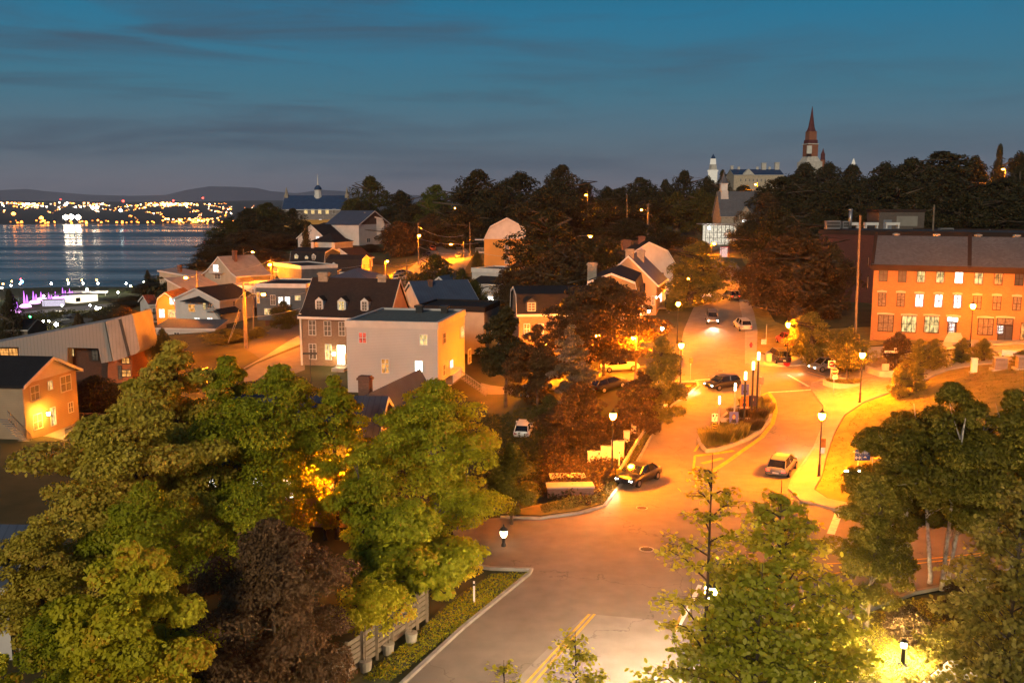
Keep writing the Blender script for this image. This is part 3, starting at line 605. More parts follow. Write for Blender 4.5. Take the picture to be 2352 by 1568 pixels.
for fx_ in (.52, .82): vm = MB(); vm.box(fx_ * h7['W'] - .4, fx_ * h7['W'] + .4, 10.6, 11.4, h7['h'] + .12, h7['h'] + 1.0); vm.box(fx_ * h7['W'] - .55, fx_ * h7['W'] + .55, 10.4, 11.6, h7['h'] + .8, h7['h'] + 1.05); vm.build('roof_vent', BLACKM, h7['root'])
house('white stuccoed gable house with blue grey metal roof behind the brick house', (921, 689), 150, (972, 708), 9, 5.0, 'gable', 3.4, STUW, METB, ridge='y', chim=[(.6, .3, .8, 3.9, BR1)])
house('small tan gable house with two windows between trees', (980, 662), 165, (1040, 664), 8, 5.4, 'gable', 2.0, TAN, METB, ridge='y', wins=[('F', 1010, 648, 1018, 659, 'w'), ('F', 1016, 668, 1027, 683, 'c')])
house('white box house with flat grey roof past the small tan gable house', (1084, 619), 175, (1153, 622), 8, 6.2, 'flat', 0, STUW, SHL, wins=[('F', 1118, 680, 1134, 690, 'w')])
house('low lean-to with dark roof under the white box house', (1082, 652), 170, (1146, 655), 5, 4.5, 'shed', 1.2, SIDG, SHK, wins=[('F', 1120, 681, 1133, 690, 'b', dict(cols=1, rows=1))])
house('low building with black flat roof hidden behind the pale grey house', (958, 706), 131, (1112, 710), 9, 6.5, 'flat', 0, CREAM, SHK, trim=SHK)
h12 = house('ochre house under a white gambrel gable on the hillside street', (1112, 549), 225, (1216, 549), 12, 6.6, 'gambrel', 5.0, ORW, SHB, ridge='y', gm=STUW,
    wins=[('F', 1160, 563, 1169, 579, 'c'), ('F', 1160, 590, 1169, 606, 'c'), ('F', 1195, 590, 1203, 606, 'c')])
house('black mansard house with white edged lit dormers above a blue grey storey', (667, 604), 250, (742, 606), 9, 3.6, 'mansard', 3.9, BLUEG, SHK, over=.25, wins=[('F', 697, 611, 702, 626, 'y'), ('F', 654, 587, 661, 599, 'y')] if False else [('F', 697, 610, 702, 624, 'y'), ('F', 707, 611, 712, 624, 'w')],
    chim=[(.45, .45, .8, 5.6, STUW)], dorm=[('F', 676, 582, 685, 598, 'y', .3), ('F', 700, 586, 708, 600, 'y', .3), ('F', 716, 582, 725, 598, 'c', .3)])
h14 = house('white cottage with brown mansard roof and one dormer', (748, 624), 235, (828, 625), 8, 2.6, 'mansard', 4.0, STUW, SHB, over=.25, dorm=[('F', 761, 602, 772, 619, 'c', .3)], wins=[('R', 834, 607, 838, 618, 'd'), ('R', 846, 606, 849, 616, 'd')])
house('white gable end house with small dark roof behind the brown mansard cottage', (752, 592), 262, (812, 594), 9, 5.0, 'gable', 2.6, STUW, SHB, ridge='y', wins=[('F', 824, 580, 836, 588, 'c', dict(cols=4, rows=1))] if False else [])
house('square white house with dark hip roof beside the small spruce', (712, 556), 275, (768, 557), 10, 4.5, 'hip', 2.6, STUW, SHK)
house('white gable end with bell curved eaves behind the small spruce', (684, 547), 310, (750, 549), 8, 5, 'gable', 4.4, STUW, SHK, ridge='y', wins=[('F', 726, 543, 733, 549, 'w')])
house('dark roofed house with two small dormers beside the convent wall', (728, 531), 335, (778, 532), 8, 5, 'mansard', 2.8, STUW, SHK, wins=[('F', 736, 535, 741, 541, 'y'), ('F', 760, 536, 766, 541, 'd')], chim=[(.3, .5, .9, 3.6, BLACKM), (.75, .5, .9, 3.6, BLACKM)])
house('big white sided house with brown gable and slate roof above the glaring street', (824, 516), 310, (894, 514), 14, 7.0, 'gable', 4.4, SIDW, METB, ridge='y', gm=pal('brown_siding', (.16, .10, .07), kind='siding'), wins=[('F', 842, 548, 850, 556, 'd')])
house('house with red brown mansard roof, lit terrace and white dormer', (776, 514), 330, (828, 516), 9, 6.0, 'mansard', 2.6, STUW, SHR, wins=[('F', 778, 524, 783, 531, 'y'), ('F', 786, 524, 790, 531, 'd'), ('F', 779, 534, 784, 540, 'y'), ('F', 787, 535, 796, 540, 'w')], chim=[(.9, .3, .8, 4.2, STUW)], dorm=[('F', 794, 506, 805, 519, 'c', .2)])
house('long low grey workshop beside the black mansard house', (629, 606), 222, (692, 614), 9, 5.0, 'flat', 0, BLUEG, SHK, wins=[('F', 630, 617, 638, 624, 'd')])
house('small cream garage lit orange in front of the mansard cottage', (704, 631), 215, (748, 632), 7, 2.8, 'shed', .7, CREAM, pal('rust_roof', (.22, .10, .05), kind='seam'), wins=[('F', 717, 632, 722, 638, 'd')])
house('low hip roofed pavilion with blue roof behind the brown roof', (752, 641), 190, (846, 642), 12, 3.5, 'hip', 1.9, STUW, METB)
h22 = house('cream house with pinkish roof, balcony and blue metal dormers on the bluff', (470, 627), 240, (541, 633), 10, 5.4, 'bell', 4.4, CREAM, METP, ridge='y', chim=[(.62, .35, 1.1, 6.0, BR1)], wins=[('F', 490, 608, 502, 624, 'w'), ('F', 493, 630, 506, 640, 'c')])
house('low wing with ochre wall stepping down from the bluff house', (432, 634), 236, (472, 628), 8, 4, 'shed', 1.2, CREAM, METP, chim=[(.35, .5, 1.1, 2.6, BR1)], wins=[('F', 436, 638, 442, 648, 'd')])
house('long shed with pale metal roof under the bright bluff street lamp', (438, 672), 214, (516, 664), 8, 3.5, 'shed', 2.8, CREAM, METP, wins=[('F', 462, 668, 467, 676, 'd')])
house('white flat roofed garage row beside the pale metal shed', (517, 657), 205, (586, 660), 12, 4.5, 'flat', 0, STUW, METP)
h25 = house('tall white gambrel gable house beside the hill street', (1438, 603), 178, (1547, 610), 12, 9.5, 'asym', 3.8, STUW, SHK, ridge='y', yB=180, chim=[(.42, .25, 1.2, 5.0, BR1), (.2, .5, 1.6, 4.2, BR1)],
    wins=[('F', 1530, 640, 1536, 652, 'y')])
h26 = house('tan gable house with blue grey roof, dormer and lit balconies on the hill street', (1378, 650), 150, (1508, 654), 13, 9.0, 'gable', 4.4, pal('tan_stucco', (.46, .31, .17), c2=(.40, .27, .15)), METB, ridge='y', yB=147.5, chim=[(.5, .1, 1.3, 5.6, STONEL), (.62, .5, 1.2, 5.2, STONEL)],
    wins=[('F', 1498, 680, 1503, 700, 'c'), ('R', 1516, 673, 1520, 692, 'w', dict(cols=1)), ('R', 1524, 668, 1528, 688, 'y', dict(cols=1))], dorm=[('R', 1512, 632, 1518, 654, 'c', .8), ('R', 1520, 628, 1525, 650, 'c', .8)])
h27 = house('row house with steep dark mansard roof and white dormers facing the hill street', (1338, 704), 128, (1470, 712), 17, 6.5, 'mansard', 4.6, pal('ochre_stucco', (.42, .28, .12), c2=(.34, .22, .10)), SHK, ridge='y', yB=126.5, chim=[(.12, .2, 1.3, 6.0, STONEL)],
    dorm=[('R', 1458, 668, 1463, 690, 'c', .35), ('R', 1468, 660, 1473, 684, 'c', .35), ('R', 1478, 652, 1482, 674, 'c', .35)], wins=[('F', 1420, 730, 1432, 752, 'o'), ('R', 1484, 708, 1487, 724, 'y', dict(cols=1)), ('F', 1370, 730, 1382, 752, 'c')])
h28 = house('orange lit brick house with dark blue mansard front and white window behind the street maples', (1192, 720), 119, (1372, 718), 9, 8.0, 'mansard', 3.0, BRK, SHK, over=.3, dorm=[('F', 1208, 684, 1234, 716, 'c', .05, pal('dark_blue_siding', (.05, .06, .075), kind='siding')), ('F', 1334, 684, 1352, 712, 'c', .2)],
    wins=[('F', 1204, 744, 1216, 766, 'o'), ('F', 1236, 744, 1248, 766, 'y'), ('F', 1290, 744, 1302, 766, 'o'), ('F', 1340, 744, 1352, 766, 'c'), ('F', 1236, 790, 1250, 815, 'o'), ('F', 1290, 790, 1304, 815, 'y')])
house('ochre house with vertical boards at the corner past the pale grey house', (1092, 733), 132, (1150, 735), 8, 8.0, 'flat', 0, ORW, SHK, trim=CREAM, wins=[('F', 1104, 792, 1116, 818, 'o', dict(cols=4, rows=1)), ('F', 1130, 760, 1140, 776, 'y')])
house('brick cottage with warm windows beside the street below the row houses', (1150, 790), 128, (1190, 792), 7, 5.0, 'gable', 1.6, CREAM, SHK, wins=[('F', 1160, 806, 1170, 822, 'y')])
# houses glimpsed through the near trees
house('long house with ribbed blue grey metal roof and bright windows behind the big maples', (470, 1078), 62, (835, 1085), 13, 4.0, 'gable', 3.8, pal('warm_plaster', (.50, .33, .18)), METB, over=.5,
    wins=[('F', 478, 1086, 496, 1118, 'b'), ('F', 582, 1086, 604, 1120, 'b'), ('F', 644, 1086, 672, 1142, 'b', dict(cols=2, rows=1)), ('F', 760, 1092, 778, 1120, 'y')])
house('low house with pinkish metal roof under the pale grey house', (806, 975), 80, (880, 980), 13, 3.5, 'gable', 2.6, BRP, METB, ridge='y', chim=[(.1, .2, 1.1, 4.0, BR1)], wins=[('F', 830, 950, 842, 966, 'o')])
house('house corner with grey blue seam roof at the edge of the near trees', (-120, 1338), 43, (14, 1340), 5, 4.0, 'gable', 1.9, STUW, METB, wins=[('F', -60, 1352, -40, 1375, 'd')])
# the brick terrace on the rise
W1 = [(2020, 2038, 617, 645, 'd'), (2064, 2081, 618, 647, 'd'), (2107, 2124, 620, 648, 'y'), (2151, 2168, 621, 649, 'y'), (2194, 2211, 622, 650, 'b'), (2239, 2257, 623, 652, 'y'), (2285, 2302, 624, 653, 'o'), (2332, 2350, 625, 655, 'd'), (2382, 2400, 627, 657, 'd')]
W2 = [(2018, 2034, 673, 702, 'c'), (2061, 2077, 674, 703, 'c'), (2103, 2120, 676, 704, 'w'), (2147, 2164, 677, 705, 'w'), (2191, 2207, 678, 707, 'w'), (2236, 2253, 680, 709, 'c'), (2281, 2298, 681, 711, 'c'), (2327, 2344, 683, 712, 'c'), (2376, 2393, 685, 714, 'c')]
W3 = [(2018, 2051, 724, 760, 'c'), (2072, 2104, 726, 762, 'y'), (2124, 2156, 727, 763, 'y'), (2247, 2280, 732, 768, 'c')]
DK = pal('dark_brown_frame', (.035, .02, .015))
row = house('three storey orange brick terrace with grey roof and lit windows on the rise', (2008, 607), 118, (2480, 618.5), 10, 10.2, 'gable', 3.3, BRO, SHL, over=.3, trim=DK, cat='building', name='brick_terrace',
    wins=[('F', a, c, b, d_, s_, dict(fr=DK, rows=2)) for a, b, c, d_, s_ in W1 + W2] + [('F', a, c, b, d_, s_, dict(fr=DK, cols=3, rows=2)) for a, b, c, d_, s_ in W3] +
    [('F', 2177, 740, 2192, 770, 'w', dict(fr=DK, cols=2, rows=3)), ('F', 2176, 729, 2200, 738, 'b', dict(fr=DK, rows=1)), ('F', 2291, 747, 2304, 766, 'w', dict(fr=DK, rows=3)), ('F', 2291, 732, 2326, 745, 'c', dict(fr=DK, rows=1)), ('F', 2293, 748, 2324, 782, 'd', dict(fr=DK, cols=2, rows=1, name='door', sill=False)), ('F', 2178, 741, 2196, 776, 'd', dict(fr=DK, cols=1, rows=1, name='door', sill=False)), ('F', 2345, 742, 2360, 780, 'o', dict(fr=DK)),
     ('L', 1994, 591, 1996, 608, 'd', dict(fr=DK, cols=1)), ('L', 1992, 636, 1995, 660, 'd', dict(fr=DK, cols=1))])
for a, b, c, d_, s_ in W1 + W2 + W3 + [(2176, 2204, 729, 0, ''), (2290, 2328, 732, 0, '')]:
    x0, zz = row['hit']('F', a - 3, c); x1, _ = row['hit']('F', b + 3, c); lm = MB(); lm.extr([(x0, -.001, zz + .09), (x1, -.001, zz + .09), (x1 + .02, -.001, zz + .32), ((x0 + x1) / 2, -.001, zz + .42), (x0 - .02, -.001, zz + .32)], (0, -.06, 0)); lm.build('lintel', pal('limestone', (.5, .42, .33)), row['root'])

cm_ = MB(); cm_.box(-.05, row['W'] + .05, -.28, -.002, row['h'] - .75, row['h'] - .14); cm_.box(-.05, row['W'] + .05, -.4, -.281, row['h'] - .4, row['h'] - .16); cm_.build('cornice', DK, row['root'])
xx, _ = row['hit']('F', 2222, 612)
pw = MB(); pw.extr([(xx, -.5, row['h'] - .1), (xx, 5, row['h'] + 3.85), (xx, 10.3, row['h'] + .2), (xx, 10.3, row['h'] - .3), (xx, -.5, row['h'] - .6)], (.45, 0, 0)); pw.build('parapet', DK, row['root']); pw = MB(); pw.extr([(-.4, -.5, row['h'] - .1), (-.4, 5, row['h'] + 3.85), (-.4, 10.3, row['h'] + .2), (-.4, 10.3, row['h'] - .3), (-.4, -.5, row['h'] - .6)], (.4, 0, 0)); pw.build('parapet', DK, row['root'])
for px in (2052, 2148, 2248, 2340):
    x_, _ = row['hit']('F', px, 600); vm = MB(); vm.lathe([(.3, 0), (.3, .3), (.48, .33), (.48, .5), (.15, .58)], c=(x_, 5.3, row['h'] + 3.3), k=10); vm.build('roof_vent', pal('vent_grey', (.4, .38, .34)), row['root'])
st_ = MB()
for k in range(5): st_.box(*(lambda x: (x - .1 - .1 * k, x + 1.4 + .1 * k))(row['hit']('F', 2178, 776)[0]), -.5 - .3 * (k + 1), -.5 - .3 * k, -1, .9 + 1.05 - .2 * k)
st_.build('steps', CONC, row['root'])
# long dark brick hall behind the terrace, with roof gear
hall = house('long dark red brick hall with flat roof behind the terrace', (1882, 532), 165, (2420, 541), 24, 14, 'flat', 0, BRD, mat('gravel_roof', (.05, .05, .055)), trim=DK, cat='building', name='brick_hall')
def pbox(name, x0, y0, x1, y1, y, dep, m, label, cat, parts=None):
    a = Pd(x0, y1, y); b = Pd(x1, y1, y); c = Pd(x0, y0, y)
    t = thing(name, ((a.x + b.x) / 2, y, a.z), 0, label, cat); w2 = (b.x - a.x) / 2; hh = c.z - a.z
    return t, w2, hh
t, w2, hh = pbox('roof_penthouse', 2017, 481, 2121, 536, 178, 6, None, 'square brick penthouse on the roof of the dark red hall', 'rooftop building')
MB().box(-w2, w2, 0, 6, 0, hh - .5).build('wall', pal('grimy_brick', (.16, .13, .11), kind='brick'), t); MB().box(-w2 - .15, w2 + .15, -.15, 6.2, hh - .5, hh).build('roof', DK, t); MB().box(-w2 + .9, -w2 + 2.5, -.05, -.005, .3, 2.6).build('door', pal('grey_door', (.2, .22, .25)), t)
MB().box(-w2 + 3.4, w2 - 1.3, -.06, -.005, 1.4, 3.3).build('louvre', pal('louvre_grey', (.3, .28, .24), kind='siding'), t)
for i, (x0, x1) in enumerate([(1946, 1974), (1988, 2018), (2035, 2067)]):
    t, w2, hh = pbox('rooftop_unit', x0, 511, x1, 521, 170, 1, None, 'white ventilation duct unit on the dark hall roof, ' + ['nearest the steel chimney', 'middle of the white trio', 'beside the brick penthouse'][i], 'rooftop unit', )
    t['group'] = 'white rooftop units'
    MB().box(-w2, w2, 0, 1.1, hh * .35, hh).build('casing', WHITE, t); MB().box(-w2 + .05, -w2 + .3, .1, 1, -.3, hh * .35 - .002).box(w2 - .3, w2 - .05, .1, 1, -.3, hh * .35 - .002).build('leg', WHITE, t)
for i, (x0, x1, yy0, yy1, lb) in enumerate([(1898, 1930, 507, 526, 'grey condenser cabinet at the bluff end of the hall roof'), (1936, 1950, 508, 525, 'small grey cabinet beside the steel chimney of the hall roof'), (2160, 2190, 524, 537, 'row of low grey skylights on the hall roof past the pole'), (2272, 2310, 527, 540, 'low grey skylights farthest along the hall roof')]):
    t, w2, hh = pbox('roof_cabinet', x0, yy0, x1, yy1, 170, 1, None, lb, 'rooftop unit')
    MB().box(-w2, w2, 0, 1.2, 0, hh).build('casing', pal('unit_grey', (.22, .22, .23)), t); MB().box(-w2 + .1, w2 - .1, -.05, -.002, hh * .2, hh * .5).box(-w2 + .1, w2 - .1, -.05, -.002, hh * .6, hh * .85).build('louvre', DARKM, t)
p = Pd(1952, 524, 170); t = thing('steel_chimney', p, 0, 'slender steel chimney pipe on the hall roof', 'chimney'); hh = Pd(1952, 480, 170).z - p.z
MB().lathe([(.3, 0), (.3, hh - .3)], k=12).build('pipe', STEEL, t, smooth=True); MB().lathe([(.38, hh - .3), (.38, hh)], k=12).build('cap', STEEL, t)
# ---------------------------------------------------------------- stone church with glass porch
ch = house('stone church with steep grey roof, belfry and glazed porch up the hill', (1657, 497), 300, (1745, 497), 13, 8.6, 'gable', 7.9, STONEL, SHL, yB=300, over=.3, trim=STONEL, cat='church', name='stone_church', wins=[('F', 1705, 505, 1735, 510, 'w', dict(cols=6, rows=1))])
bm_ = MB(); bx, _ = ch['hit']('F', 1662, 440); zz = ch['h']
bm_.extr([(bx - 0, 6.5 - 2.2, zz + 3.5), (bx + 2.9, 4.3, zz + 3.5), (bx + 2.5, 4.5, zz + 8.4), (bx + .4, 4.5, zz + 8.4)], (0, 4.2, 0)); b_ = bm_.build('tower', STUW, ch['root'])
l_ = MB(); c_ = (bx + 1.45, 6.5, zz); l_.lathe([(1.5, 8.4), (1.5, 10.4), (1.9, 10.5), (1.75, 10.8)], c=c_, k=4); l_.build('belfry', WHITE, b_)
l_ = MB(); l_.lathe([(1.75, 10.8), (1.0, 11.8), (.45, 13.2), (.04, 15.2)], c=c_, k=8); l_.build('spire', SHL, b_)
l_ = MB()
for s_ in (-1, 1): l_.box(c_[0] + s_ * .5 - .3, c_[0] + s_ * .5 + .3, c_[1] - 1.0, c_[1] - .95, zz + 8.8, zz + 10.2)
l_.build('louvre', DARKM, b_)
dm = MB(); dm.extr([(0 + 5.5, -.3, ch['h']), (10.5, -.3, ch['h']), (8, -.3, ch['h'] + 3.2)], (0, 4, 0)); dm.build('gable', STONEL, ch['root'])
a, b_ = Pd(1622, 515, 282), Pd(1694, 520, 282); t = thing('glass_porch', (a.x, a.y, H(a.x + 5, a.y) - .2), 0, 'glass walled porch glowing white in front of the stone church', 'porch'); zt = a.z - t.location.z; w_ = b_.x - a.x
MB().box(.3, w_ - .3, .4, 6, .2, zt - .5).build('lit_room', emit('porch_interior', (1, .88, .66), .9, .6), t); MB().box(-1.6, w_ + .8, -1.2, 7, zt - .1, zt + .12).build('roof', METP, t)
g_ = MB()
for k in range(9): x = w_ * k / 8; g_.box(x - .07, x + .07, .2, .35, 0, zt - .1)
for k in range(4): z = zt * (k + .4) / 4; g_.box(0, w_, .22, .33, z - .05, z + .05)
g_.build('frame', DARKM, t)
# ---------------------------------------------------------------- far landmarks
a, b_ = Pd(648, 503, 480), Pd(792, 503, 480)
cv = house('long grey convent with blue roof, arched lit windows and a white cupola', (648, 481), 480, (792, 482), 16, 11.5, 'gable', 7.0, pal('convent_stone', (.34, .30, .28), kind='stone'), METBL, yB=480, over=.3, cat='building', name='convent',
    wins=[('F', x, 480, x + 7, 491, s_, dict(rows=1)) for x, s_ in ((699, 'y'), (715, 'y'), (731, 'y'), (748, 'y'), (764, 'c'))] + [('F', x, 504, x + 6, 513, s_) for x, s_ in ((716, 'c'), (733, 'w'), (765, 'y'))])
bd = MB(); bd.box(0, cv['W'], -2.5, -.01, 0, 6.2); bd.build('lower_lit_part', ORW, cv['root'])  # yellow lighting of the lower part, put into the ochre colour
cx_ = cv['hit']('F', 724, 470)[0]; cc = (cx_, 8, cv['h'] + 6.6)
q = MB(); q.lathe([(2.1, -1), (2.1, .8), (1.8, .9), (1.8, 3.2), (2.1, 3.3), (2.1, 3.5)], c=cc, k=8); q.build('cupola', WHITE, cv['root'])
q = MB(); q.lathe([(2.0, 3.5), (1.8, 4.6), (1.1, 5.5), (.5, 6.0)], c=cc, k=12); q.build('cupola_dome', METBL, cv['root'], smooth=True); q = MB(); q.lathe([(.5, 6.0), (.35, 7.5), (.06, 11.6)], c=cc, k=8); q.build('spire', WHITE, cv['root'])
for x_ in (-.3, cv['W'] - 1): q = MB(); q.box(x_, x_ + 2, 6.5, 9, cv['h'] - 2, cv['h'] + 7.6); q.lathe([(.9, 7.6), (.7, 9.2), (.1, 11.6)], c=(x_ + 1, 7.7, cv['h']), k=6); q.build('chimney', STONEL, cv['root'])
FL = pal('floodlit_stone', (.62, .58, .5)); FS = emit('floodlit_facade_glow', (1, .88, .68), .62, .35)  # FS puts the floodlighting into the far facades as their own glow
def tower(label, px, y, base_py, specs, name='tower', cat='tower'):
    p = Pd(px, base_py, y); t = thing(name, (p.x, y, p.z), R(12), label, cat); s_ = y / F0
    for nm, k, m_, prof in specs:
        MB().lathe([(r_ * s_, (base_py - yy) * s_) for r_, yy in prof], k=k).build(nm, m_, t)
    return t
BRS = pal('brick_red_tower', (.40, .16, .09), kind='brick'); COP = pal('dark_copper', (.13, .04, .04))
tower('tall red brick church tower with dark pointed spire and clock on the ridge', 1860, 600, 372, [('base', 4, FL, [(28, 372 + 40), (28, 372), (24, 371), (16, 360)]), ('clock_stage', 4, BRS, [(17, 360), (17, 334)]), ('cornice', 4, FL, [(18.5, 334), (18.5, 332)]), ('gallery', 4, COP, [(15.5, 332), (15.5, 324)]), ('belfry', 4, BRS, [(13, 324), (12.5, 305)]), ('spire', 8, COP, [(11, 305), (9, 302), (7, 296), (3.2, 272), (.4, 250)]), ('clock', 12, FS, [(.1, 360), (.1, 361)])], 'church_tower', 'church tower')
p = Pd(1859, 345, 592); o = MB().box(-1.6, 1.6, 0, .3, -2.2, 2.8).build('clock_face', pal('clock_white', (.7, .68, .6)), loc=(p.x, p.y, p.z)); tag(o, 'white round topped clock window on the red brick tower', 'clock')
tower('small dark turret beside the red brick church tower', 1889, 605, 380, [('shaft', 6, BRS, [(6, 410), (6, 368)]), ('cap', 8, COP, [(5, 368), (4.5, 357), (5, 356), (2, 349), (.3, 342)])], 'turret', 'turret')
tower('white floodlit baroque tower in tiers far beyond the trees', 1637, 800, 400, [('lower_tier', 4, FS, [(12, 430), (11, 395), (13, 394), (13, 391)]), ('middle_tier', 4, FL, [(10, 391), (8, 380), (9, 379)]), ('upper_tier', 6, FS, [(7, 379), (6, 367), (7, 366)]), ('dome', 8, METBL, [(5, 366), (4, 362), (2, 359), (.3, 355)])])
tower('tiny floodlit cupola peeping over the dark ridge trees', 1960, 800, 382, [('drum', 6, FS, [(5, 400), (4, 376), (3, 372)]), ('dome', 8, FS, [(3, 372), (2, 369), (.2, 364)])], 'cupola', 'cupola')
pc = house('pale palace with long roof, pediment and many chimneys on the ridge', (1686, 402), 850, (1800, 402), 30, 26, 'gable', 5.5, pal('palace_stone', (.55, .45, .32)), METBL, yB=850, over=.4, cat='building', name='palace',
    wins=[('F', x, 411, x + 3, 417, 'c') for x in (1700, 1711, 1720, 1729, 1738, 1747, 1756)], chim=[(.03, .5, 2.4, 9, FL), (.17, .5, 2, 8, FL), (.55, .5, 2, 8, FL), (.68, .5, 4, 11.5, FL), (.8, .5, 2, 8, FL), (.95, .5, 4, 12, FL)])
x0, zz = pc['hit']('F', 1705, 402); x1, _ = pc['hit']('F', 1733, 402); q = MB(); q.extr([(x0, -1, zz), (x1, -1, zz), ((x0 + x1) / 2, -1, zz + 5.5)], (0, 6, 0)); q.build('pediment', FL, pc['root'])
# ---------------------------------------------------------------- modern building with slanted metal volume
a0 = Pd(100, 868, 116); t = thing('office_building', (a0.x, 116, H(a0.x, 116) - 1.5), 0, 'modern building with tilted grey ribbed metal upper volume over brick', 'building')
def pl(pts, y): return [Pd(px, py, y) - t.location for px, py in pts]
MB().extr(pl([(-70, 799), (-70, 798), (0, 785), (240, 739), (258, 829), (233, 834), (226, 800), (155, 798), (155, 845), (43, 845), (43, 797), (-20, 797)], 116), (0, 7, 0)).build('metal_wall', METC, t)
MB().extr(pl([(242, 738.5), (304, 721), (322, 803), (313, 812), (260, 830)], 115.4), (0, 6, 0)).build('metal_panel', pal('pale_metal_panel', (.36, .32, .28), kind='seam', rough=.5), t)
MB().extr(pl([(272, 734), (278, 732), (299, 816), (293, 818)], 115.3), (0, .5, 0)).build('gutter', DARKM, t)
MB().extr(pl([(155, 799), (228, 800), (236, 833), (247, 832), (247, 905), (155, 905)], 117.5), (0, 5, 0)).build('brick_wall', pal('dark_brown_brick', (.10, .06, .045), kind='brick'), t)
MB().extr(pl([(247.5, 831), (303, 812), (303, 905), (247.5, 905)], 116.6), (0, 5, 0)).build('brick_wall', pal('rust_brick', (.34, .13, .06), kind='brick'), t)
fc = (Vector((0, 0, 0)), Vector((1, 0, 0)), Vector((0, -1, 0)))
for x0, y0, x1, y1, st, yy in [(153, 800, 169, 817, 'y', 117.4), (213, 803, 224, 826, 'c', 117.4), (281, 822, 297, 834, 'o', 116.5), (281, 850, 300, 864, 'o', 116.5), (274, 840, 278, 870, 'c', 116.5), (2, 800, 40, 822, 'o', 122)]:
    a, b_ = Pd(x0, y1, yy) - t.location, Pd(x1, y0, yy) - t.location
    window(t, a.x, b_.x, a.z, b_.z, st, (Vector((0, a.y, 0)), Vector((1, 0, 0)), Vector((0, -1, 0))), fr=DARKM)
# a small dark roofed house below it, on the bank
house('dark roofed house low on the river bank', (12, 758), 330, (62, 748), 14, 9, 'gable', 3, pal('dim_plaster', (.2, .16, .12)), SHK, yB=330)
# ---------------------------------------------------------------- trees
LG = {'maple': leafmat('maple_leaf', [(.20, .22, .006), (.31, .33, .01), (.42, .40, .015), (.48, .26, .02)]),
 'yellow': leafmat('yellow_green_leaf', [(.42, .38, .012), (.58, .52, .02), (.68, .58, .03), (.70, .30, .02)]),
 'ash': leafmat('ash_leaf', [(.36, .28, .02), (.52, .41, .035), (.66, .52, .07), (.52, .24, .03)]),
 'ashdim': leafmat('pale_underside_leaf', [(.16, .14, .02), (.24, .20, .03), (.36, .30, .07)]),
 'purple': leafmat('purple_leaf', [(.09, .048, .018), (.15, .08, .03), (.21, .12, .05)], .15),
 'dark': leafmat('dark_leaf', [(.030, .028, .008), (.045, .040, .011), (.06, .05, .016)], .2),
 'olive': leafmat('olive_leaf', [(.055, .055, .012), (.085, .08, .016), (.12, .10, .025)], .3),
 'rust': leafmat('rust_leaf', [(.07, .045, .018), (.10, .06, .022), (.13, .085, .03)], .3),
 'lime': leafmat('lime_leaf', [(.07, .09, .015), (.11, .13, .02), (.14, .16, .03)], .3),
 'linden': leafmat('linden_leaf', [(.28, .27, .012), (.40, .38, .02), (.54, .50, .05), (.62, .54, .12)], .4),
 'birch': leafmat('birch_leaf', [(.09, .085, .006), (.15, .13, .01), (.22, .17, .02)], .3),
 'street': leafmat('street_leaf', [(.14, .13, .03), (.20, .18, .04), (.26, .22, .06)], .4),
 'silver': leafmat('silver_leaf', [(.10, .09, .05), (.16, .14, .09), (.30, .26, .20)], .3)}
BARK = mat('bark', (.12, .09, .06), (.06, .045, .03), 3, .95, .6); BIRCHB = mat('birch_bark', (.55, .5, .42), (.2, .16, .12), 4, .8, .3); BARKG = mat('grey_bark', (.22, .19, .14), (.12, .10, .08), 3, .95, .5)
def leafmesh(name, P, Nn, size, val, m, asp=.55, rng=None, shape=0):
    n = len(P); a = rng.normal(size=(n, 3)); T = np.cross(Nn, a); T /= np.linalg.norm(T, axis=1)[:, None] + 1e-9; B = np.cross(Nn, T)
    s_ = size[:, None]
    if shape == 0: V = np.stack([P + T * s_, P + B * s_ * asp, P - T * s_, P - B * s_ * asp], 1).reshape(-1, 3); k = 4
    else:  # a rounded leaf, folded slightly
        V = np.stack([P + T * s_, P + T * s_ * .3 + B * s_ * asp + Nn * s_ * .12, P - T * s_ * .6 + B * s_ * asp * .75, P - T * s_, P - T * s_ * .6 - B * s_ * asp * .75, P + T * s_ * .3 - B * s_ * asp + Nn * s_ * .12], 1).reshape(-1, 3); k = 6
    me = bpy.data.meshes.new(name); me.vertices.add(n * k); me.vertices.foreach_set('co', V.astype(np.float32).ravel())
    me.loops.add(n * k); me.loops.foreach_set('vertex_index', np.arange(n * k, dtype=np.int32)); me.polygons.add(n); me.polygons.foreach_set('loop_start', np.arange(0, n * k, k, dtype=np.int32))
    me.update(calc_edges=True); at = me.attributes.new('v', 'FLOAT', 'FACE'); at.data.foreach_set('value', val.astype(np.float32)); me.materials.append(m); return me
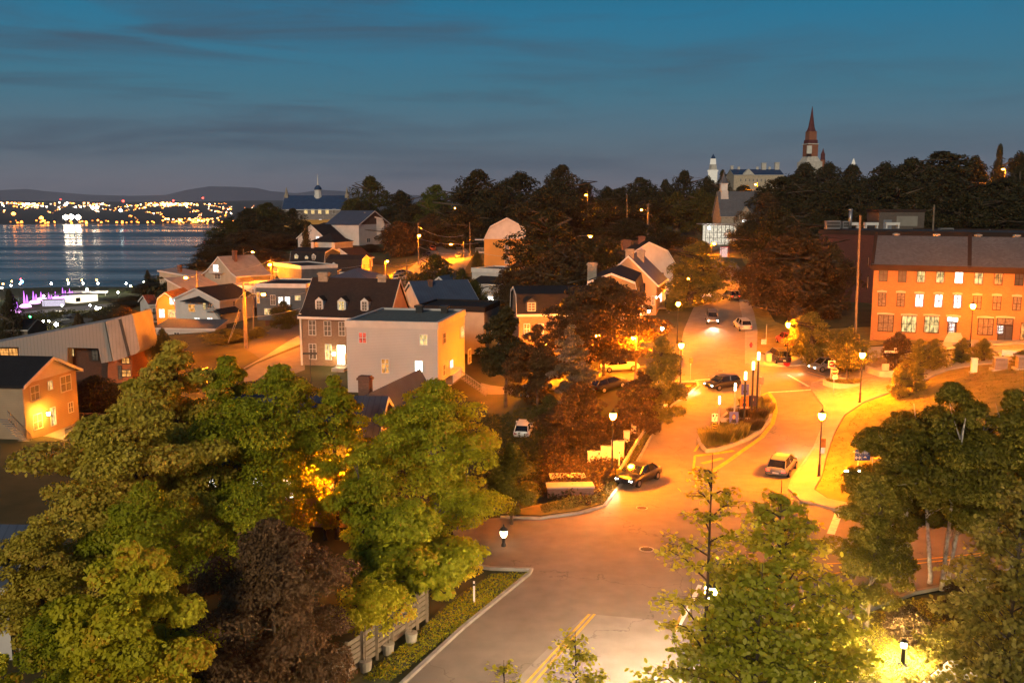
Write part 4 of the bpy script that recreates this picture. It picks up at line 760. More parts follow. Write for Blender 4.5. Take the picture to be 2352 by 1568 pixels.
def make_tree(seed, style, Hh, Wd, cb=.28, leaf=.16, n=9000, nl=46, bark=None, shape=0, stems=1, form='round', lobe=.26, flat=.62, inner=.15, name='tree'):
    """Hh height, Wd crown width, cb crown start as a share of height; returns (crown mesh, trunk mesh)"""
    rg = np.random.default_rng(seed); Rr = Wd / 2; ch = Hh * (1 - cb); zc = Hh * cb
    cen = []; rad = []
    while len(cen) < nl:
        t = rg.random() ** .8; a = rg.random() * 2 * math.pi
        if form == 'round': prof = math.sin(math.pi * min(1, .12 + t * .92)) ** .62
        elif form == 'cone': prof = max(.06, (1 - t) ** .85)
        elif form == 'egg': prof = (math.sin(math.pi * min(1, .2 + t * .8)) ** .8)
        elif form == 'column': prof = .75 * math.sin(math.pi * min(1, .15 + .85 * t)) ** .5
        else: prof = math.sin(math.pi * min(1, .35 + t * .66)) ** .7   # wide base
        rr_ = Rr * prof * (rg.random() ** .35) * rg.uniform(.72, 1.08)
        lr = Rr * lobe * rg.uniform(.6, 1.35) * (.55 + .6 * prof)
        rr_ = max(0, rr_ - lr * .55)
        z = zc + ch * t * .97
        cen.append((math.cos(a) * rr_, math.sin(a) * rr_, z)); rad.append(lr)
    cen = np.array(cen); rad = np.array(rad)
    w_ = rad ** 2; w_ /= w_.sum(); idx = rg.choice(nl, n, p=w_)
    d = rg.normal(size=(n, 3)); d /= np.linalg.norm(d, axis=1)[:, None]; d[:, 2] = np.where(d[:, 2] < -.3, -d[:, 2] * .6, d[:, 2])
    r_ = (1 - inner + inner * rg.random(n)) ** 1; r_ *= rg.uniform(.55, 1.12, n) ** .6
    # sub-clumps on each lobe make twig-sized tufts
    tf = rg.normal(size=(nl, 20, 3)); tf /= np.linalg.norm(tf, axis=2)[..., None]; k = rg.integers(0, 20, n); d2 = tf[idx, k]; mixk = rg.random(n) < .7
    dd = np.where(mixk[:, None], d2 + rg.normal(size=(n, 3)) * .22, d); dd /= np.linalg.norm(dd, axis=1)[:, None]
    P = cen[idx] + dd * (rad[idx] * r_)[:, None] * np.array([1.12, 1.12, flat])
    Nn = dd * .7 + rg.normal(size=(n, 3)) * .55 + np.array([0, 0, .45]); Nn /= np.linalg.norm(Nn, axis=1)[:, None]
    lv = rg.random(nl); val = np.clip(lv[idx] * .45 + rg.random(n) * .5 + (rg.random(n) < .015) * .5, 0, 1)
    sz = leaf * rg.uniform(.6, 1.3, n)
    crown = leafmesh('crown', P, Nn, sz, val, LG[style], rng=rg, shape=shape, asp=.6 if shape else .55)
    tb = MB(); r0 = max(.06, Hh * .017)
    for s_ in range(stems):
        off = Vector((0, 0, 0)) if stems == 1 else Vector((math.cos(s_ * 2.3) * .5, math.sin(s_ * 2.3) * .5, 0))
        lean = Vector((rg.normal() * .03, rg.normal() * .03, 0)) * Hh if stems == 1 else Vector((math.cos(s_ * 2.3), math.sin(s_ * 2.3), 0)) * Wd * .2
        top = off + lean + Vector((0, 0, Hh * (.86 if form != 'cone' else .97)))
        mid = off + lean * .35 + Vector((0, 0, Hh * .42)); q = 1 if stems == 1 else .62
        tb.tube([off + Vector((0, 0, -.4)), off + Vector((0, 0, .4)), mid, top], [r0 * 1.5 * q, r0 * q, r0 * .65 * q, r0 * .12], 7)
        for j in rg.choice(nl, min(nl, 16 if stems == 1 else 7), replace=False):
            c = Vector(cen[j]); tz = max(Hh * cb * .8, min(c.z - Hh * .12, Hh * .75)); u = tz / (Hh * .86); st = off + lean * u * .8 + Vector((0, 0, tz))
            m_ = st.lerp(c, .55) + Vector((rg.normal() * .2, rg.normal() * .2, Hh * .02)); tb.tube([st, m_, c], [r0 * .38 * q, r0 * .2 * q, r0 * .05], 5, False)
            for _ in range(2): e_ = c + Vector(rg.normal(size=3) * rad[j] * .7); tb.tube([m_.lerp(c, .6), e_], [r0 * .1, r0 * .03], 4, False)
    me = bpy.data.meshes.new('trunk'); me.from_pydata(tb.v, [], tb.f); me.polygons.foreach_set('use_smooth', [True] * len(me.polygons)); me.materials.append(bark or BARK)
    return crown, me
def plant_tree(meshes, loc, rz, label, cat='tree', group=None, scale=(1, 1, 1), name='tree'):
    t = thing(name, loc, rz, label, cat, group, scale)
    for nm, me in zip(('crown', 'trunk'), meshes):
        o = bpy.data.objects.new(nm, me); COL.objects.link(o); o.parent = t
    return t
def spot(px, y, top): p = Pd(px, top, y); z = H(p.x, y); return p.x, y, z, p.z - z
def near(label, px, y, top, wpx, style, seed, cb=.28, leaf=.12, n=16000, name='tree', cat='tree', **k):
    x, y, z, hh = spot(px, y, top); w_ = wpx * y / F0 * 1.03; hh = max(hh, .6)
    return plant_tree(make_tree(seed, style, hh, w_, cb, leaf, n, **k), (x, y, z), 0, label, cat, name=name)

def make_spray(seed, style, Hh, Wd, cb=.2, leaf=.09, nbr=46, per=60, bark=None, up=.35, form='round', twig=.5):
    """open crown: leaves strung along drooping twigs"""
    rg = np.random.default_rng(seed); P = []; Nn = []; V = []; tb = MB(); r0 = max(.03, Hh * .0048)
    top = Vector((rg.normal() * .25, rg.normal() * .25, Hh)); tb.tube([(0, 0, -.4), (0, 0, Hh * .4), top * .75, top], [r0 * 1.5, r0 * 1.1, r0 * .6, r0 * .15], 7)
    for i in range(nbr):
        t = (i + rg.random()) / nbr; z0 = Hh * (cb + (1 - cb) * t * .96); az = i * 2.4 + rg.normal() * .4
        pr = {'round': math.sin(math.pi * min(1, .22 + t * .78)) ** .7, 'cone': (1 - t) ** .8 + .1, 'egg': math.sin(math.pi * min(1, .3 + t * .7)) ** .9 + .05}[form]
        ln = Wd / 2 * pr * rg.uniform(.65, 1.15); d = Vector((math.cos(az), math.sin(az), 0)); st = Vector((top.x * t, top.y * t, z0 - ln * .25))
        mid = st + d * ln * .5 + Vector((0, 0, ln * up)); e_ = st + d * ln + Vector((0, 0, ln * up * rg.uniform(.7, 1.5)))
        tb.tube([st, mid, e_], [r0 * .45, r0 * .28, r0 * .08], 5, False)
        k2 = max(3, int(4 + ln * 2.2))
        for j in range(k2):
            u = .2 + .8 * (j + rg.random()) / k2; b0 = st.lerp(mid, u * 2) if u < .5 else mid.lerp(e_, u * 2 - 1)
            sd = Vector((-d.y, d.x, 0)) * (1 if j % 2 else -1); tl = (ln * .42 * twig * 2 + .35) * (1.15 - u) * rg.uniform(.6, 1.2) + .25
            te = b0 + (sd * .75 + d * .65 + Vector((0, 0, rg.normal() * .25 + .1))) * tl; tb.tube([b0, te], [r0 * .12, r0 * .04], 4, False)
            m = max(5, int(per * tl / 3.0 + 3)); uu = rg.random(m); base = np.array(b0)[None] + (np.array(te) - np.array(b0))[None] * uu[:, None]
            P.append(base + rg.normal(size=(m, 3)) * np.array([.09, .09, .07]) - np.array([0, 0, .03])); nn = rg.normal(size=(m, 3)) * .45 + np.array([0, -.35, .8]); Nn.append(nn); V.append(np.full(m, rg.random() * .4) + rg.random(m) * .6)
    P = np.concatenate(P); Nn = np.concatenate(Nn); Nn /= np.linalg.norm(Nn, axis=1)[:, None]; V = np.concatenate(V)
    crown = leafmesh('crown', P, Nn, leaf * rg.uniform(.6, 1.25, len(P)), np.clip(V, 0, 1), LG[style], rng=rg, shape=1, asp=.62)
    me = bpy.data.meshes.new('trunk'); me.from_pydata(tb.v, [], tb.f); me.materials.append(bark or BARK); return crown, me
def spray(label, px, y, top, wpx, style, seed, **k):
    x, y, z, hh = spot(px, y, top); return plant_tree(make_spray(seed, style, hh, wpx * y / F0 * 1.03, **k), (x, y, z), 0, label)
SP = {}
def variant(style, form, seed, bark=None, leaf=.017, n=13000, nl=64, flat=.85, lobe=.24, cb=.14):
    """unit tree: height 1, crown width 1"""
    key = (style, form, seed)
    if key not in SP: SP[key] = make_tree(seed, style, 1.0, 1.0, cb, leaf, n, nl, bark, form=form, flat=flat, lobe=lobe)
    return SP[key]
def far(label, px, y, top, wpx, style, form='round', seed=1, base=None, group=None, name='tree', cat='tree', cb=.04, hmin=3):
    x, y, z, hh = spot(px, y, top)
    if base: z2 = Pd(px, base, y).z; z = z2; hh = Pd(px, top, y).z - z
    hh = max(hh, 1); w_ = wpx * y / F0 * (1.6 if y > 290 else 1.36)
    return plant_tree(variant(style, form, seed, cb=cb), (x, y, z - .1), (px * 37 % 628) / 100, label, cat, group, (w_, w_, hh), name)
# near trees, each its own crown
near('tall ash like tree with pale drooping leaves, spreading widest over the low roofs', 300, 54, 905, 540, 'ash', 11, .12, 0.129, 56700, nl=80, flat=.45, lobe=.2, shape=1)
near('pale leaved tree topping the group, in front of the white house garage', 400, 66, 782, 350, 'ash', 12, .12, 0.138, 32400, nl=60, flat=.5, lobe=.22, shape=1)
near('broad green maple in front of the buff brick house', 640, 60, 835, 440, 'maple', 13, .06, 0.120, 56700, nl=80, flat=.5, lobe=.2)
near('maple between the green maple and the pinkish roof', 765, 60, 858, 210, 'maple', 61, .1, 0.120, 24300, nl=60, flat=.5, lobe=.22)
near('maple joining the ash like tree and the brick house maple', 520, 66, 812, 240, 'maple', 62, .1, 0.129, 24300, nl=60, flat=.5, lobe=.22)
near('maple low over the roof between the two great maples', 830, 52, 1010, 190, 'maple', 63, .1, 0.112, 16200, nl=50, flat=.5)
near('dark green filling tree under the ash like tree', 330, 46, 1110, 330, 'maple', 64, .05, 0.112, 27000, nl=60)
near('dark green maple filling the space before the pale grey house', 1000, 56, 862, 420, 'maple', 14, .1, 0.112, 59400, nl=90, flat=.5, lobe=.2, bark=BARKG)
near('lower maple with big drooping leaves beneath the dark green maple', 950, 47, 1150, 330, 'maple', 15, .2, 0.120, 29700, nl=60, flat=.5, lobe=.22, shape=1)
near('small bright yellow green tree leaning over the plank fence', 850, 43, 1335, 220, 'yellow', 16, .35, 0.095, 9450, nl=34, flat=.6)
near('small bright green tree beside the thin pole above the fence', 1040, 48.5, 1268, 170, 'yellow', 17, .4, 0.095, 6750, nl=30, flat=.6)
near('dull green tree at the frame edge below the tan gable house', 90, 44, 1185, 330, 'ash', 18, .2, 0.103, 27000, nl=60, flat=.5, lobe=.22)
near('dim low tree behind the yellow green maple', 140, 38, 1370, 260, 'maple', 19, .2, 0.095, 16200, nl=50)
near('bright yellow green maple in a mound of pointed leaves', 290, 33, 1238, 430, 'yellow', 20, .2, 0.099, 62100, nl=90, flat=.5, lobe=.2, shape=1)
near('small yellow green tree peeping into the lowest corner', 0, 30, 1500, 170, 'yellow', 21, .2, 0.086, 10800, nl=36)
near('dark purple leaved maple between the yellow maple and the fence', 618, 38, 1190, 500, 'purple', 22, .06, 0.086, 62100, nl=100, flat=.55, lobe=.2)
near('green tree with an orange tinged sprig above the purple maple', 560, 50, 1120, 260, 'maple', 23, .25, 0.103, 16200, nl=50)
near('deep green tree reaching over the side road mouth', 1175, 60, 1020, 150, 'birch', 24, .2, 0.112, 14850, nl=44)
spray('slender linden sapling with open level branches before the road', 1630, 26, 1040, 400, 'linden', 25, cb=.3, leaf=.085, nbr=34, per=44, form='cone')
spray('dense linden with pale round leaves beside the slender sapling', 1815, 27, 1085, 480, 'linden', 26, cb=.12, leaf=.09, nbr=84, per=72, form='round')
spray('lowest linden filling the foot of the frame under the dense one', 1730, 24, 1300, 520, 'linden', 27, cb=.1, leaf=.09, nbr=90, per=80)
spray('small leafy sapling tip at the bottom over the double yellow line', 1345, 25, 1450, 170, 'linden', 28, cb=.4, leaf=.07, nbr=34, per=50)
spray('leafy shoot poking up at the bottom edge of the road', 1165, 25, 1515, 130, 'linden', 29, cb=.4, leaf=.07, nbr=24, per=40)
near('birch clump with white stems, tallest part by the lawn', 2190, 50, 872, 330, 'birch', 30, .3, 0.112, 54000, nl=110, flat=.6, lobe=.2, stems=3, bark=BIRCHB)
near('birch with white leaning stems at the lawn edge', 2065, 53, 945, 260, 'birch', 31, .22, 0.112, 37800, nl=90, flat=.6, lobe=.2, stems=2, bark=BIRCHB)
near('dark birch at the frame edge above the pale barked trunks', 2330, 49, 890, 300, 'birch', 32, .2, 0.112, 37800, nl=90, flat=.6, lobe=.2, stems=2, bark=BIRCHB)
near('low dark maple hanging over the crossing road', 2010, 44, 1085, 230, 'birch', 33, .04, 0.086, 21600, nl=60, flat=.6, lobe=.22)
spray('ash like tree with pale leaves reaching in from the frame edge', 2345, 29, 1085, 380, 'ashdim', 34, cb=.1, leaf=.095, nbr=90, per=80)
near('lower pale leaved tree under it by the footpath', 2300, 33, 1300, 200, 'ash', 35, .2, 0.077, 9450, nl=44, flat=.45, lobe=.2, shape=1)
near('yellow lit shrub behind the bollard lamp', 1905, 38, 1385, 190, 'linden', 36, .1, 0.077, 9450, nl=44, name='shrub', cat='shrub', shape=1)
near('dark brown shrub under the birch trunks', 2210, 45, 1330, 150, 'rust', 37, .05, 0.077, 8100, nl=36, name='shrub', cat='shrub')
near('reddish shrub on the bank beside the bollard lawn', 2080, 43, 1385, 120, 'rust', 38, .05, 0.069, 5400, nl=30, name='shrub', cat='shrub')
near('upright poplar with silvery tips in front of the brick mansard house', 1312, 92, 742, 120, 'silver', 40, .2, 0.146, 12150, nl=60, form='egg', lobe=.22, inner=.4)
near('wide dark maple before the row houses', 1390, 104, 635, 320, 'rust', 41, .2, 0.172, 32400, nl=70, flat=.45, lobe=.22)
near('round dark maple beside the pale grey house', 1162, 104, 700, 135, 'dark', 42, .28, 0.172, 16200, nl=50)
near('tree with broken crown against the orange road, between maple and poplar', 1235, 98, 745, 150, 'rust', 43, .2, 0.155, 16200, nl=40)
near('rusty leaved tree by the guardrail bend', 1520, 84, 770, 150, 'street', 44, .12, 0.129, 14850, nl=60, form='egg', inner=.4)
near('thin bushy tree in front of the parked car on the low street', 1470, 82, 850, 130, 'rust', 45, .1, 0.129, 9450, nl=44, form='egg', inner=.5)
near('broad orange brown bush behind the terrace lamp post', 1330, 84, 880, 200, 'rust', 46, .05, 0.129, 16200, nl=60, form='wide')
near('low dark bush beside the parked white hatchback', 1262, 88, 905, 120, 'olive', 47, .05, 0.129, 9450, nl=44, form='wide')
# middle distance
n_ = 0
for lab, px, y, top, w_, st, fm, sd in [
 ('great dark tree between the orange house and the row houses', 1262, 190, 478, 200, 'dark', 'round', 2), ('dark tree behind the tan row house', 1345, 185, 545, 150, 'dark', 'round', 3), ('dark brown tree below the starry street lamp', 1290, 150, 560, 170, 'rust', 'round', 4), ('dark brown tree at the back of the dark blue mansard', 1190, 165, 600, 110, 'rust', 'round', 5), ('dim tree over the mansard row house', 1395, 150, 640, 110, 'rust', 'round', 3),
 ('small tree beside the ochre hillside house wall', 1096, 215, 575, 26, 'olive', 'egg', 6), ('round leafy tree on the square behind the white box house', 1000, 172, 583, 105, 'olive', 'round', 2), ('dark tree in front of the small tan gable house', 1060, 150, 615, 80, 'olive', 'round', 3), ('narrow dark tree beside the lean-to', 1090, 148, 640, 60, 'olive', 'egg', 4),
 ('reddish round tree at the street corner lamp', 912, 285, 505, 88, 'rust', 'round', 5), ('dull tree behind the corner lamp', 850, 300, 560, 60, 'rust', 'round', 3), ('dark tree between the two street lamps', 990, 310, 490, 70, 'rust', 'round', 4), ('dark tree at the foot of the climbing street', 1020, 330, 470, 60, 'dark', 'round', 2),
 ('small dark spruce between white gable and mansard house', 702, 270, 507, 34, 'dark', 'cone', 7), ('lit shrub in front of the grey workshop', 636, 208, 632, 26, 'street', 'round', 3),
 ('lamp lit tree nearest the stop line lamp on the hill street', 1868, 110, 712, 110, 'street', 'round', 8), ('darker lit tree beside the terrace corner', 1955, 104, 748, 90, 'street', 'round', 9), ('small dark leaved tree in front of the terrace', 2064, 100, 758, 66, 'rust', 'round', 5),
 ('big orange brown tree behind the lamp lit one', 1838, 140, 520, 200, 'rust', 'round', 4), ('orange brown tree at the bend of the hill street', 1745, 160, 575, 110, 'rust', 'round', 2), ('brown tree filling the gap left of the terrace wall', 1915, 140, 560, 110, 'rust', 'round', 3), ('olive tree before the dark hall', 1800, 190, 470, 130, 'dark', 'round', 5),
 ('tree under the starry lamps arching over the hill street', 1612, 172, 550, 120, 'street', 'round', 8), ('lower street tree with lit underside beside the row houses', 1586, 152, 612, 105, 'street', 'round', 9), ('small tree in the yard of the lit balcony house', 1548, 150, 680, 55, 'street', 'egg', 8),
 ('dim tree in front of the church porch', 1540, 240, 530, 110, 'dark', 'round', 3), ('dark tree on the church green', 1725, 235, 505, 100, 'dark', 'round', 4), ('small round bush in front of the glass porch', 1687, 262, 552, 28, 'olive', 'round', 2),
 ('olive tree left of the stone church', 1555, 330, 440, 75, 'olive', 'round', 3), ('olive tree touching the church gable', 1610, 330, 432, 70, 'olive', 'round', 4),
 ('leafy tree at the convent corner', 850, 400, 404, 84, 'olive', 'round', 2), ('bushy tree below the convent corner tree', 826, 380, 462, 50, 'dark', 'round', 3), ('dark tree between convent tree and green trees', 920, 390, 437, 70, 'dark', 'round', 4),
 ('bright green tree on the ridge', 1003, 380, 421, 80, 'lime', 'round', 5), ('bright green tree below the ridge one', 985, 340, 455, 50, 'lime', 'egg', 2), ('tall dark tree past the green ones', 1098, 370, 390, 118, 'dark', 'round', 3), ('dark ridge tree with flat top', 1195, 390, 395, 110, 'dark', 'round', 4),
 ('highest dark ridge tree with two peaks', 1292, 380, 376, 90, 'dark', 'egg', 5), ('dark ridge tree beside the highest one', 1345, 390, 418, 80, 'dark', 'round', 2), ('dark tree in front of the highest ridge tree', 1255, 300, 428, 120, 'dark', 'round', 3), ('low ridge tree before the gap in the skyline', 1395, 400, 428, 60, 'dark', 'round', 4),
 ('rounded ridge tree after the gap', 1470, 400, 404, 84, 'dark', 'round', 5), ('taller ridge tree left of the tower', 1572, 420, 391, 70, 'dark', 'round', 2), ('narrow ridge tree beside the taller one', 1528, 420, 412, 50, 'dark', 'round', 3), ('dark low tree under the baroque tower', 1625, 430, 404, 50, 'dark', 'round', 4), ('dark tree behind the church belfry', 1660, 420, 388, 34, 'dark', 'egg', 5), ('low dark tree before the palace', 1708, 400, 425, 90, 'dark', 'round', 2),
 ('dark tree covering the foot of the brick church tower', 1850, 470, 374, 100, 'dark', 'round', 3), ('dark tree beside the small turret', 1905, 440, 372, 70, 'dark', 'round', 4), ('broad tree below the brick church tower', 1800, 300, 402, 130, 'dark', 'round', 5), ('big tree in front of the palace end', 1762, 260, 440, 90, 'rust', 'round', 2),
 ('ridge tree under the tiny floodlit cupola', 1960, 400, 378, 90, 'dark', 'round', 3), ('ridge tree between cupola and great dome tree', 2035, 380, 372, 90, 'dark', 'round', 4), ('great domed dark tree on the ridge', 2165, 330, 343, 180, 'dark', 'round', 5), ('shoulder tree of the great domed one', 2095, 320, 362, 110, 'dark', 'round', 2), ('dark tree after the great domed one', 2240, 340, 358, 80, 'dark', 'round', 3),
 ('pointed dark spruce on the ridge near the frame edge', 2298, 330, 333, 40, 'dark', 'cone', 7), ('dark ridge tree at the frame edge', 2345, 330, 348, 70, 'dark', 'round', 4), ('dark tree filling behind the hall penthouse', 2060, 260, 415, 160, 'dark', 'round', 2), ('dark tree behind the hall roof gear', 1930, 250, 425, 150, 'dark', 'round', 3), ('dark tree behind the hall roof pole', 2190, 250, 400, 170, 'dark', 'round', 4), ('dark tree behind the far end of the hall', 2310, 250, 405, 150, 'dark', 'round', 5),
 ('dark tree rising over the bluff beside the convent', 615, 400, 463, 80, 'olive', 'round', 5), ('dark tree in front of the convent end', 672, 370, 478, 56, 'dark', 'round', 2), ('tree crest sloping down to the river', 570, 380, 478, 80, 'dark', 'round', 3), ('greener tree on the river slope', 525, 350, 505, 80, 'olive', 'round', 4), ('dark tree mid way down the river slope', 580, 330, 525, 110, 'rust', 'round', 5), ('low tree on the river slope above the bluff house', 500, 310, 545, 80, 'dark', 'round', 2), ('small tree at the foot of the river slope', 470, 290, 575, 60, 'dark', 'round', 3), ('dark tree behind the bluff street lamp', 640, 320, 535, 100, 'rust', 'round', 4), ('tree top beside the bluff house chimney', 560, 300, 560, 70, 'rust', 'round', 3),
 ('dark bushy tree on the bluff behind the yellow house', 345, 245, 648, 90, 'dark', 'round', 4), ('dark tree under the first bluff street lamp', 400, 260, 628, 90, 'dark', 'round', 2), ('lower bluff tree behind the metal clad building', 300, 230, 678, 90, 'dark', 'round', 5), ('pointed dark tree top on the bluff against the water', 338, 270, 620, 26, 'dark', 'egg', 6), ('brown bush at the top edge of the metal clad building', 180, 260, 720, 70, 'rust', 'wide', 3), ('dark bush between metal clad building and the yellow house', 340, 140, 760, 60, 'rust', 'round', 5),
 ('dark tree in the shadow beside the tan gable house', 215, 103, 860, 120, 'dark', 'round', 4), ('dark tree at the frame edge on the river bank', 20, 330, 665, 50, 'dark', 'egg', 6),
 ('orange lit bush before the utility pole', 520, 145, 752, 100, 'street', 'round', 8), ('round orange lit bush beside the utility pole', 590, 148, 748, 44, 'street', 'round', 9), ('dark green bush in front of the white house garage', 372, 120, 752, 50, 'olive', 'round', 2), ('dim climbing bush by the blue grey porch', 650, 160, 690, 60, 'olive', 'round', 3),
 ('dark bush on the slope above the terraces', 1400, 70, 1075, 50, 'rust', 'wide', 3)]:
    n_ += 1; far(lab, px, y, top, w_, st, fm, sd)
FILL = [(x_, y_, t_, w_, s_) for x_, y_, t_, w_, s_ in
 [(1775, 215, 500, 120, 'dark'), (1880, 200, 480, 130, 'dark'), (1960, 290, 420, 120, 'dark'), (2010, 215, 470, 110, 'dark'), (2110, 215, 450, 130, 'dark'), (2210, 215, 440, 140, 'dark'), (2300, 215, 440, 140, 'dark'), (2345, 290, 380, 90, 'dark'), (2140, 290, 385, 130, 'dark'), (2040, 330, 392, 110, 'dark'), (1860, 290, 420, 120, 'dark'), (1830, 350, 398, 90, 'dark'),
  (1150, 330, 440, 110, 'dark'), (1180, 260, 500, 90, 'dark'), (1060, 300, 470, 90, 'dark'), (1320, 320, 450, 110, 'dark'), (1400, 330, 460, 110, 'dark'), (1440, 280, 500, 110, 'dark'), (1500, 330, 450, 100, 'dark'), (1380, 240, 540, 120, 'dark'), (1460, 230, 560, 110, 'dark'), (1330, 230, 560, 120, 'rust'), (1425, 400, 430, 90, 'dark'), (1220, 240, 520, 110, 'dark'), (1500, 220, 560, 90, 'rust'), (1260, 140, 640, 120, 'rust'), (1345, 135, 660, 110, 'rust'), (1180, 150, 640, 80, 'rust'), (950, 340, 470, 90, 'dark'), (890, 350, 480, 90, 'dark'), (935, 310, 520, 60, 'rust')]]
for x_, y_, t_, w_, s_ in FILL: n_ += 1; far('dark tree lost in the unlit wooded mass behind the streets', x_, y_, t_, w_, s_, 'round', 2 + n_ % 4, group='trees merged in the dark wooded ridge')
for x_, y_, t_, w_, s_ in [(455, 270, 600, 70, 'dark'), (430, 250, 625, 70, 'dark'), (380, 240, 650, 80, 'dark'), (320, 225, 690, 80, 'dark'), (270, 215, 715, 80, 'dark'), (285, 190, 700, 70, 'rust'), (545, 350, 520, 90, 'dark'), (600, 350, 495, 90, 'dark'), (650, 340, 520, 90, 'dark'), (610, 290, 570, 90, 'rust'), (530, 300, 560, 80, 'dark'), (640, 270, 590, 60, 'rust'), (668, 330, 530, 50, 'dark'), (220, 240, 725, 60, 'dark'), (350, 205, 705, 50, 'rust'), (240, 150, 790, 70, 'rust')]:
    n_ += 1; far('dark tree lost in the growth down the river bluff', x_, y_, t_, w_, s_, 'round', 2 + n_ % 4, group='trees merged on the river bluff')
for i, (px, y, top, w_, lb) in enumerate([(2115, 98, 776, 60, 'clipped hedge beneath the terrace windows'), (2150, 97.5, 775, 60, 'clipped hedge next to the terrace steps'), (2215, 98, 773, 44, 'rounded hedge beyond the terrace steps'), (2262, 97, 774, 50, 'low hedge under the terrace bay window')]):
    far(lb, px, y, top, w_, 'street', 'wide', 10, name='hedge', cat='hedge')
for px, y, top, w_, lb in [(2070, 88, 832, 50, 'lit hedge behind the notice board'), (2105, 89, 826, 46, 'lit hedge beside the planter end'), (2350, 92, 802, 44, 'hedge behind the bench at the frame edge')]:
    far(lb, px, y, top, w_, 'street', 'wide', 10, name='hedge', cat='hedge')
# rough growth on the banks: nobody could count it
def scatter(name, label, poly, n, style, size, hgt, seed):
    P = [G(*p) for p in poly]; xs = [p.x for p in P]; ys = [p.y for p in P]; rg = np.random.default_rng(seed); pts = []
    while len(pts) < n:
        x, y = rg.uniform(min(xs), max(xs)), rg.uniform(min(ys), max(ys)); c = False
        for a, b in zip(P, P[1:] + P[:1]):
            if (a.y > y) != (b.y > y) and x < a.x + (y - a.y) / (b.y - a.y) * (b.x - a.x): c = not c
        if c:
            k = 1 + int(5 * rg.random()); hh = hgt * rg.random() * (.4 + .6 * math.sin(x * .9 + 1) ** 2)
            for _ in range(k): pts.append((x + rg.normal() * size, y + rg.normal() * size, H(x, y) + .08 + hh * rg.random()))
    P_ = np.array(pts); m_ = len(P_); Nn = rg.normal(size=(m_, 3)) + np.array([0, 0, .6]); Nn /= np.linalg.norm(Nn, axis=1)[:, None]
    me = leafmesh(name, P_, Nn, size * rg.uniform(.5, 1.3, m_), rg.random(m_), LG[style], rng=rg); o = bpy.data.objects.new(name, me); COL.objects.link(o); tag(o, label, 'undergrowth', None, 'stuff')
scatter('undergrowth', 'tangled low growth on the terrace banks beside the road', [(1240, 1140), (1240, 1000), (1420, 950), (1500, 930), (1440, 1060), (1400, 1130), (1350, 1170)], 16000, 'rust', .13, .9, 1)
scatter('undergrowth', 'weeds along the guardrail verge', [(1420, 1100), (1500, 970), (1580, 895), (1596, 884), (1540, 930), (1490, 1000), (1430, 1098), (1390, 1155), (1250, 1180), (1240, 1165), (1370, 1140)], 9000, 'street', .08, .5, 2)
scatter('undergrowth', 'dark growth under the trees on the low ground', [(1090, 1100), (1100, 960), (1240, 930), (1260, 1140)], 9000, 'olive', .14, .8, 3)
scatter('undergrowth', 'shrubby growth down the river bluff', [(250, 740), (330, 700), (420, 650), (470, 600), (400, 640), (300, 690), (180, 730)], 9000, 'dark', .9, 3.5, 4)
scatter('grass', 'rough grass and weeds on the roadside verge by the fence', [(900, 1565), (1052, 1446), (1212, 1320), (1130, 1320), (1020, 1400), (930, 1480), (830, 1565)], 9000, 'maple', .05, .16, 5)
scatter('grass', 'short grass around the bollard lamp', [(1920, 1440), (2100, 1374), (2300, 1400), (2200, 1490), (2110, 1566), (1930, 1566)], 12000, 'linden', .045, .14, 6)
scatter('grass', 'dry grass over the sloping park lawn', [(1990, 927), (2110, 882), (2250, 842), (2345, 838), (2345, 1000), (2000, 1150), (1880, 1126), (1905, 1040)], 14000, 'street', .06, .12, 7)
# ---------------------------------------------------------------- lamps
SOD = (1, .42, .07)
def lampglass(name, c, s): return emit(name, c, s)
LNT = emit('sodium_lantern', (1, .22, .002), 8600); LNT2 = emit('sodium_lantern_dim', (1, .25, .003), 6000); LNTW = emit('white_lantern', (1, .70, .42), 5000); COB = emit('sodium_cobra', (1, .225, .002), 15000); WL = emit('wall_lamp_warm', (1, .62, .22), 260); WLW = emit('wall_lamp_white', (.95, .97, 1), 240)
def post_lamp(label, px, py, y, m=LNT, group='lantern street lamps'):
    p = Pd(px, py, y); z = H(p.x, y); h = p.z - z
    t = thing('street_lamp', (p.x, y, z), 0, label, 'street lamp', group)
    MB().lathe([(.17, 0), (.17, .15), (.11, .3), (.09, 1.1), (.06, 1.2), (.045, h - .55), (.07, h - .5), (.05, h - .42), (.12, h - .36)], k=10).build('pole', BLACKM, t, smooth=False)
    MB().lathe([(.1, h - .34), (.21, h - .2), (.25, h + .02), (.22, h + .14)], k=12).build('lantern', m, t, smooth=True)
    MB().lathe([(.30, h + .15), (.27, h + .22), (.12, h + .34), (.05, h + .40), (.02, h + .55)], k=12).build('cap', BLACKM, t)
    return t
for a in [('lantern street lamp above the stepped retaining wall by the guardrail', 1408, 953, 71), ('lantern street lamp with a sign strapped on its post, between ramp and park', 1888, 953, 70), ('lantern street lamp between the round planter and the park lawn', 1981, 814, 90), ('lantern street lamp beside the parked cars and lit tree', 1811, 745, 111), ('lantern street lamp in front of the terrace windows', 2235, 702, 104),
    ('lantern street lamp on the hill street beside the row houses', 1558, 697, 128), ('lantern street lamp half hidden by the tree at the junction kerb', 1565, 792, 99)]: post_lamp(*a)
post_lamp('lantern street lamp glowing between the two big maples', 742, 1076, 60, LNT2)
post_lamp('white lantern lamp behind the slender linden sapling', 1633, 1353, 36, LNTW, None)
post_lamp('unlit seeming slim lamp beside the side road mouth', 1157, 1222, 56, emit('dim_lantern', (1, .8, .5), 8), None)
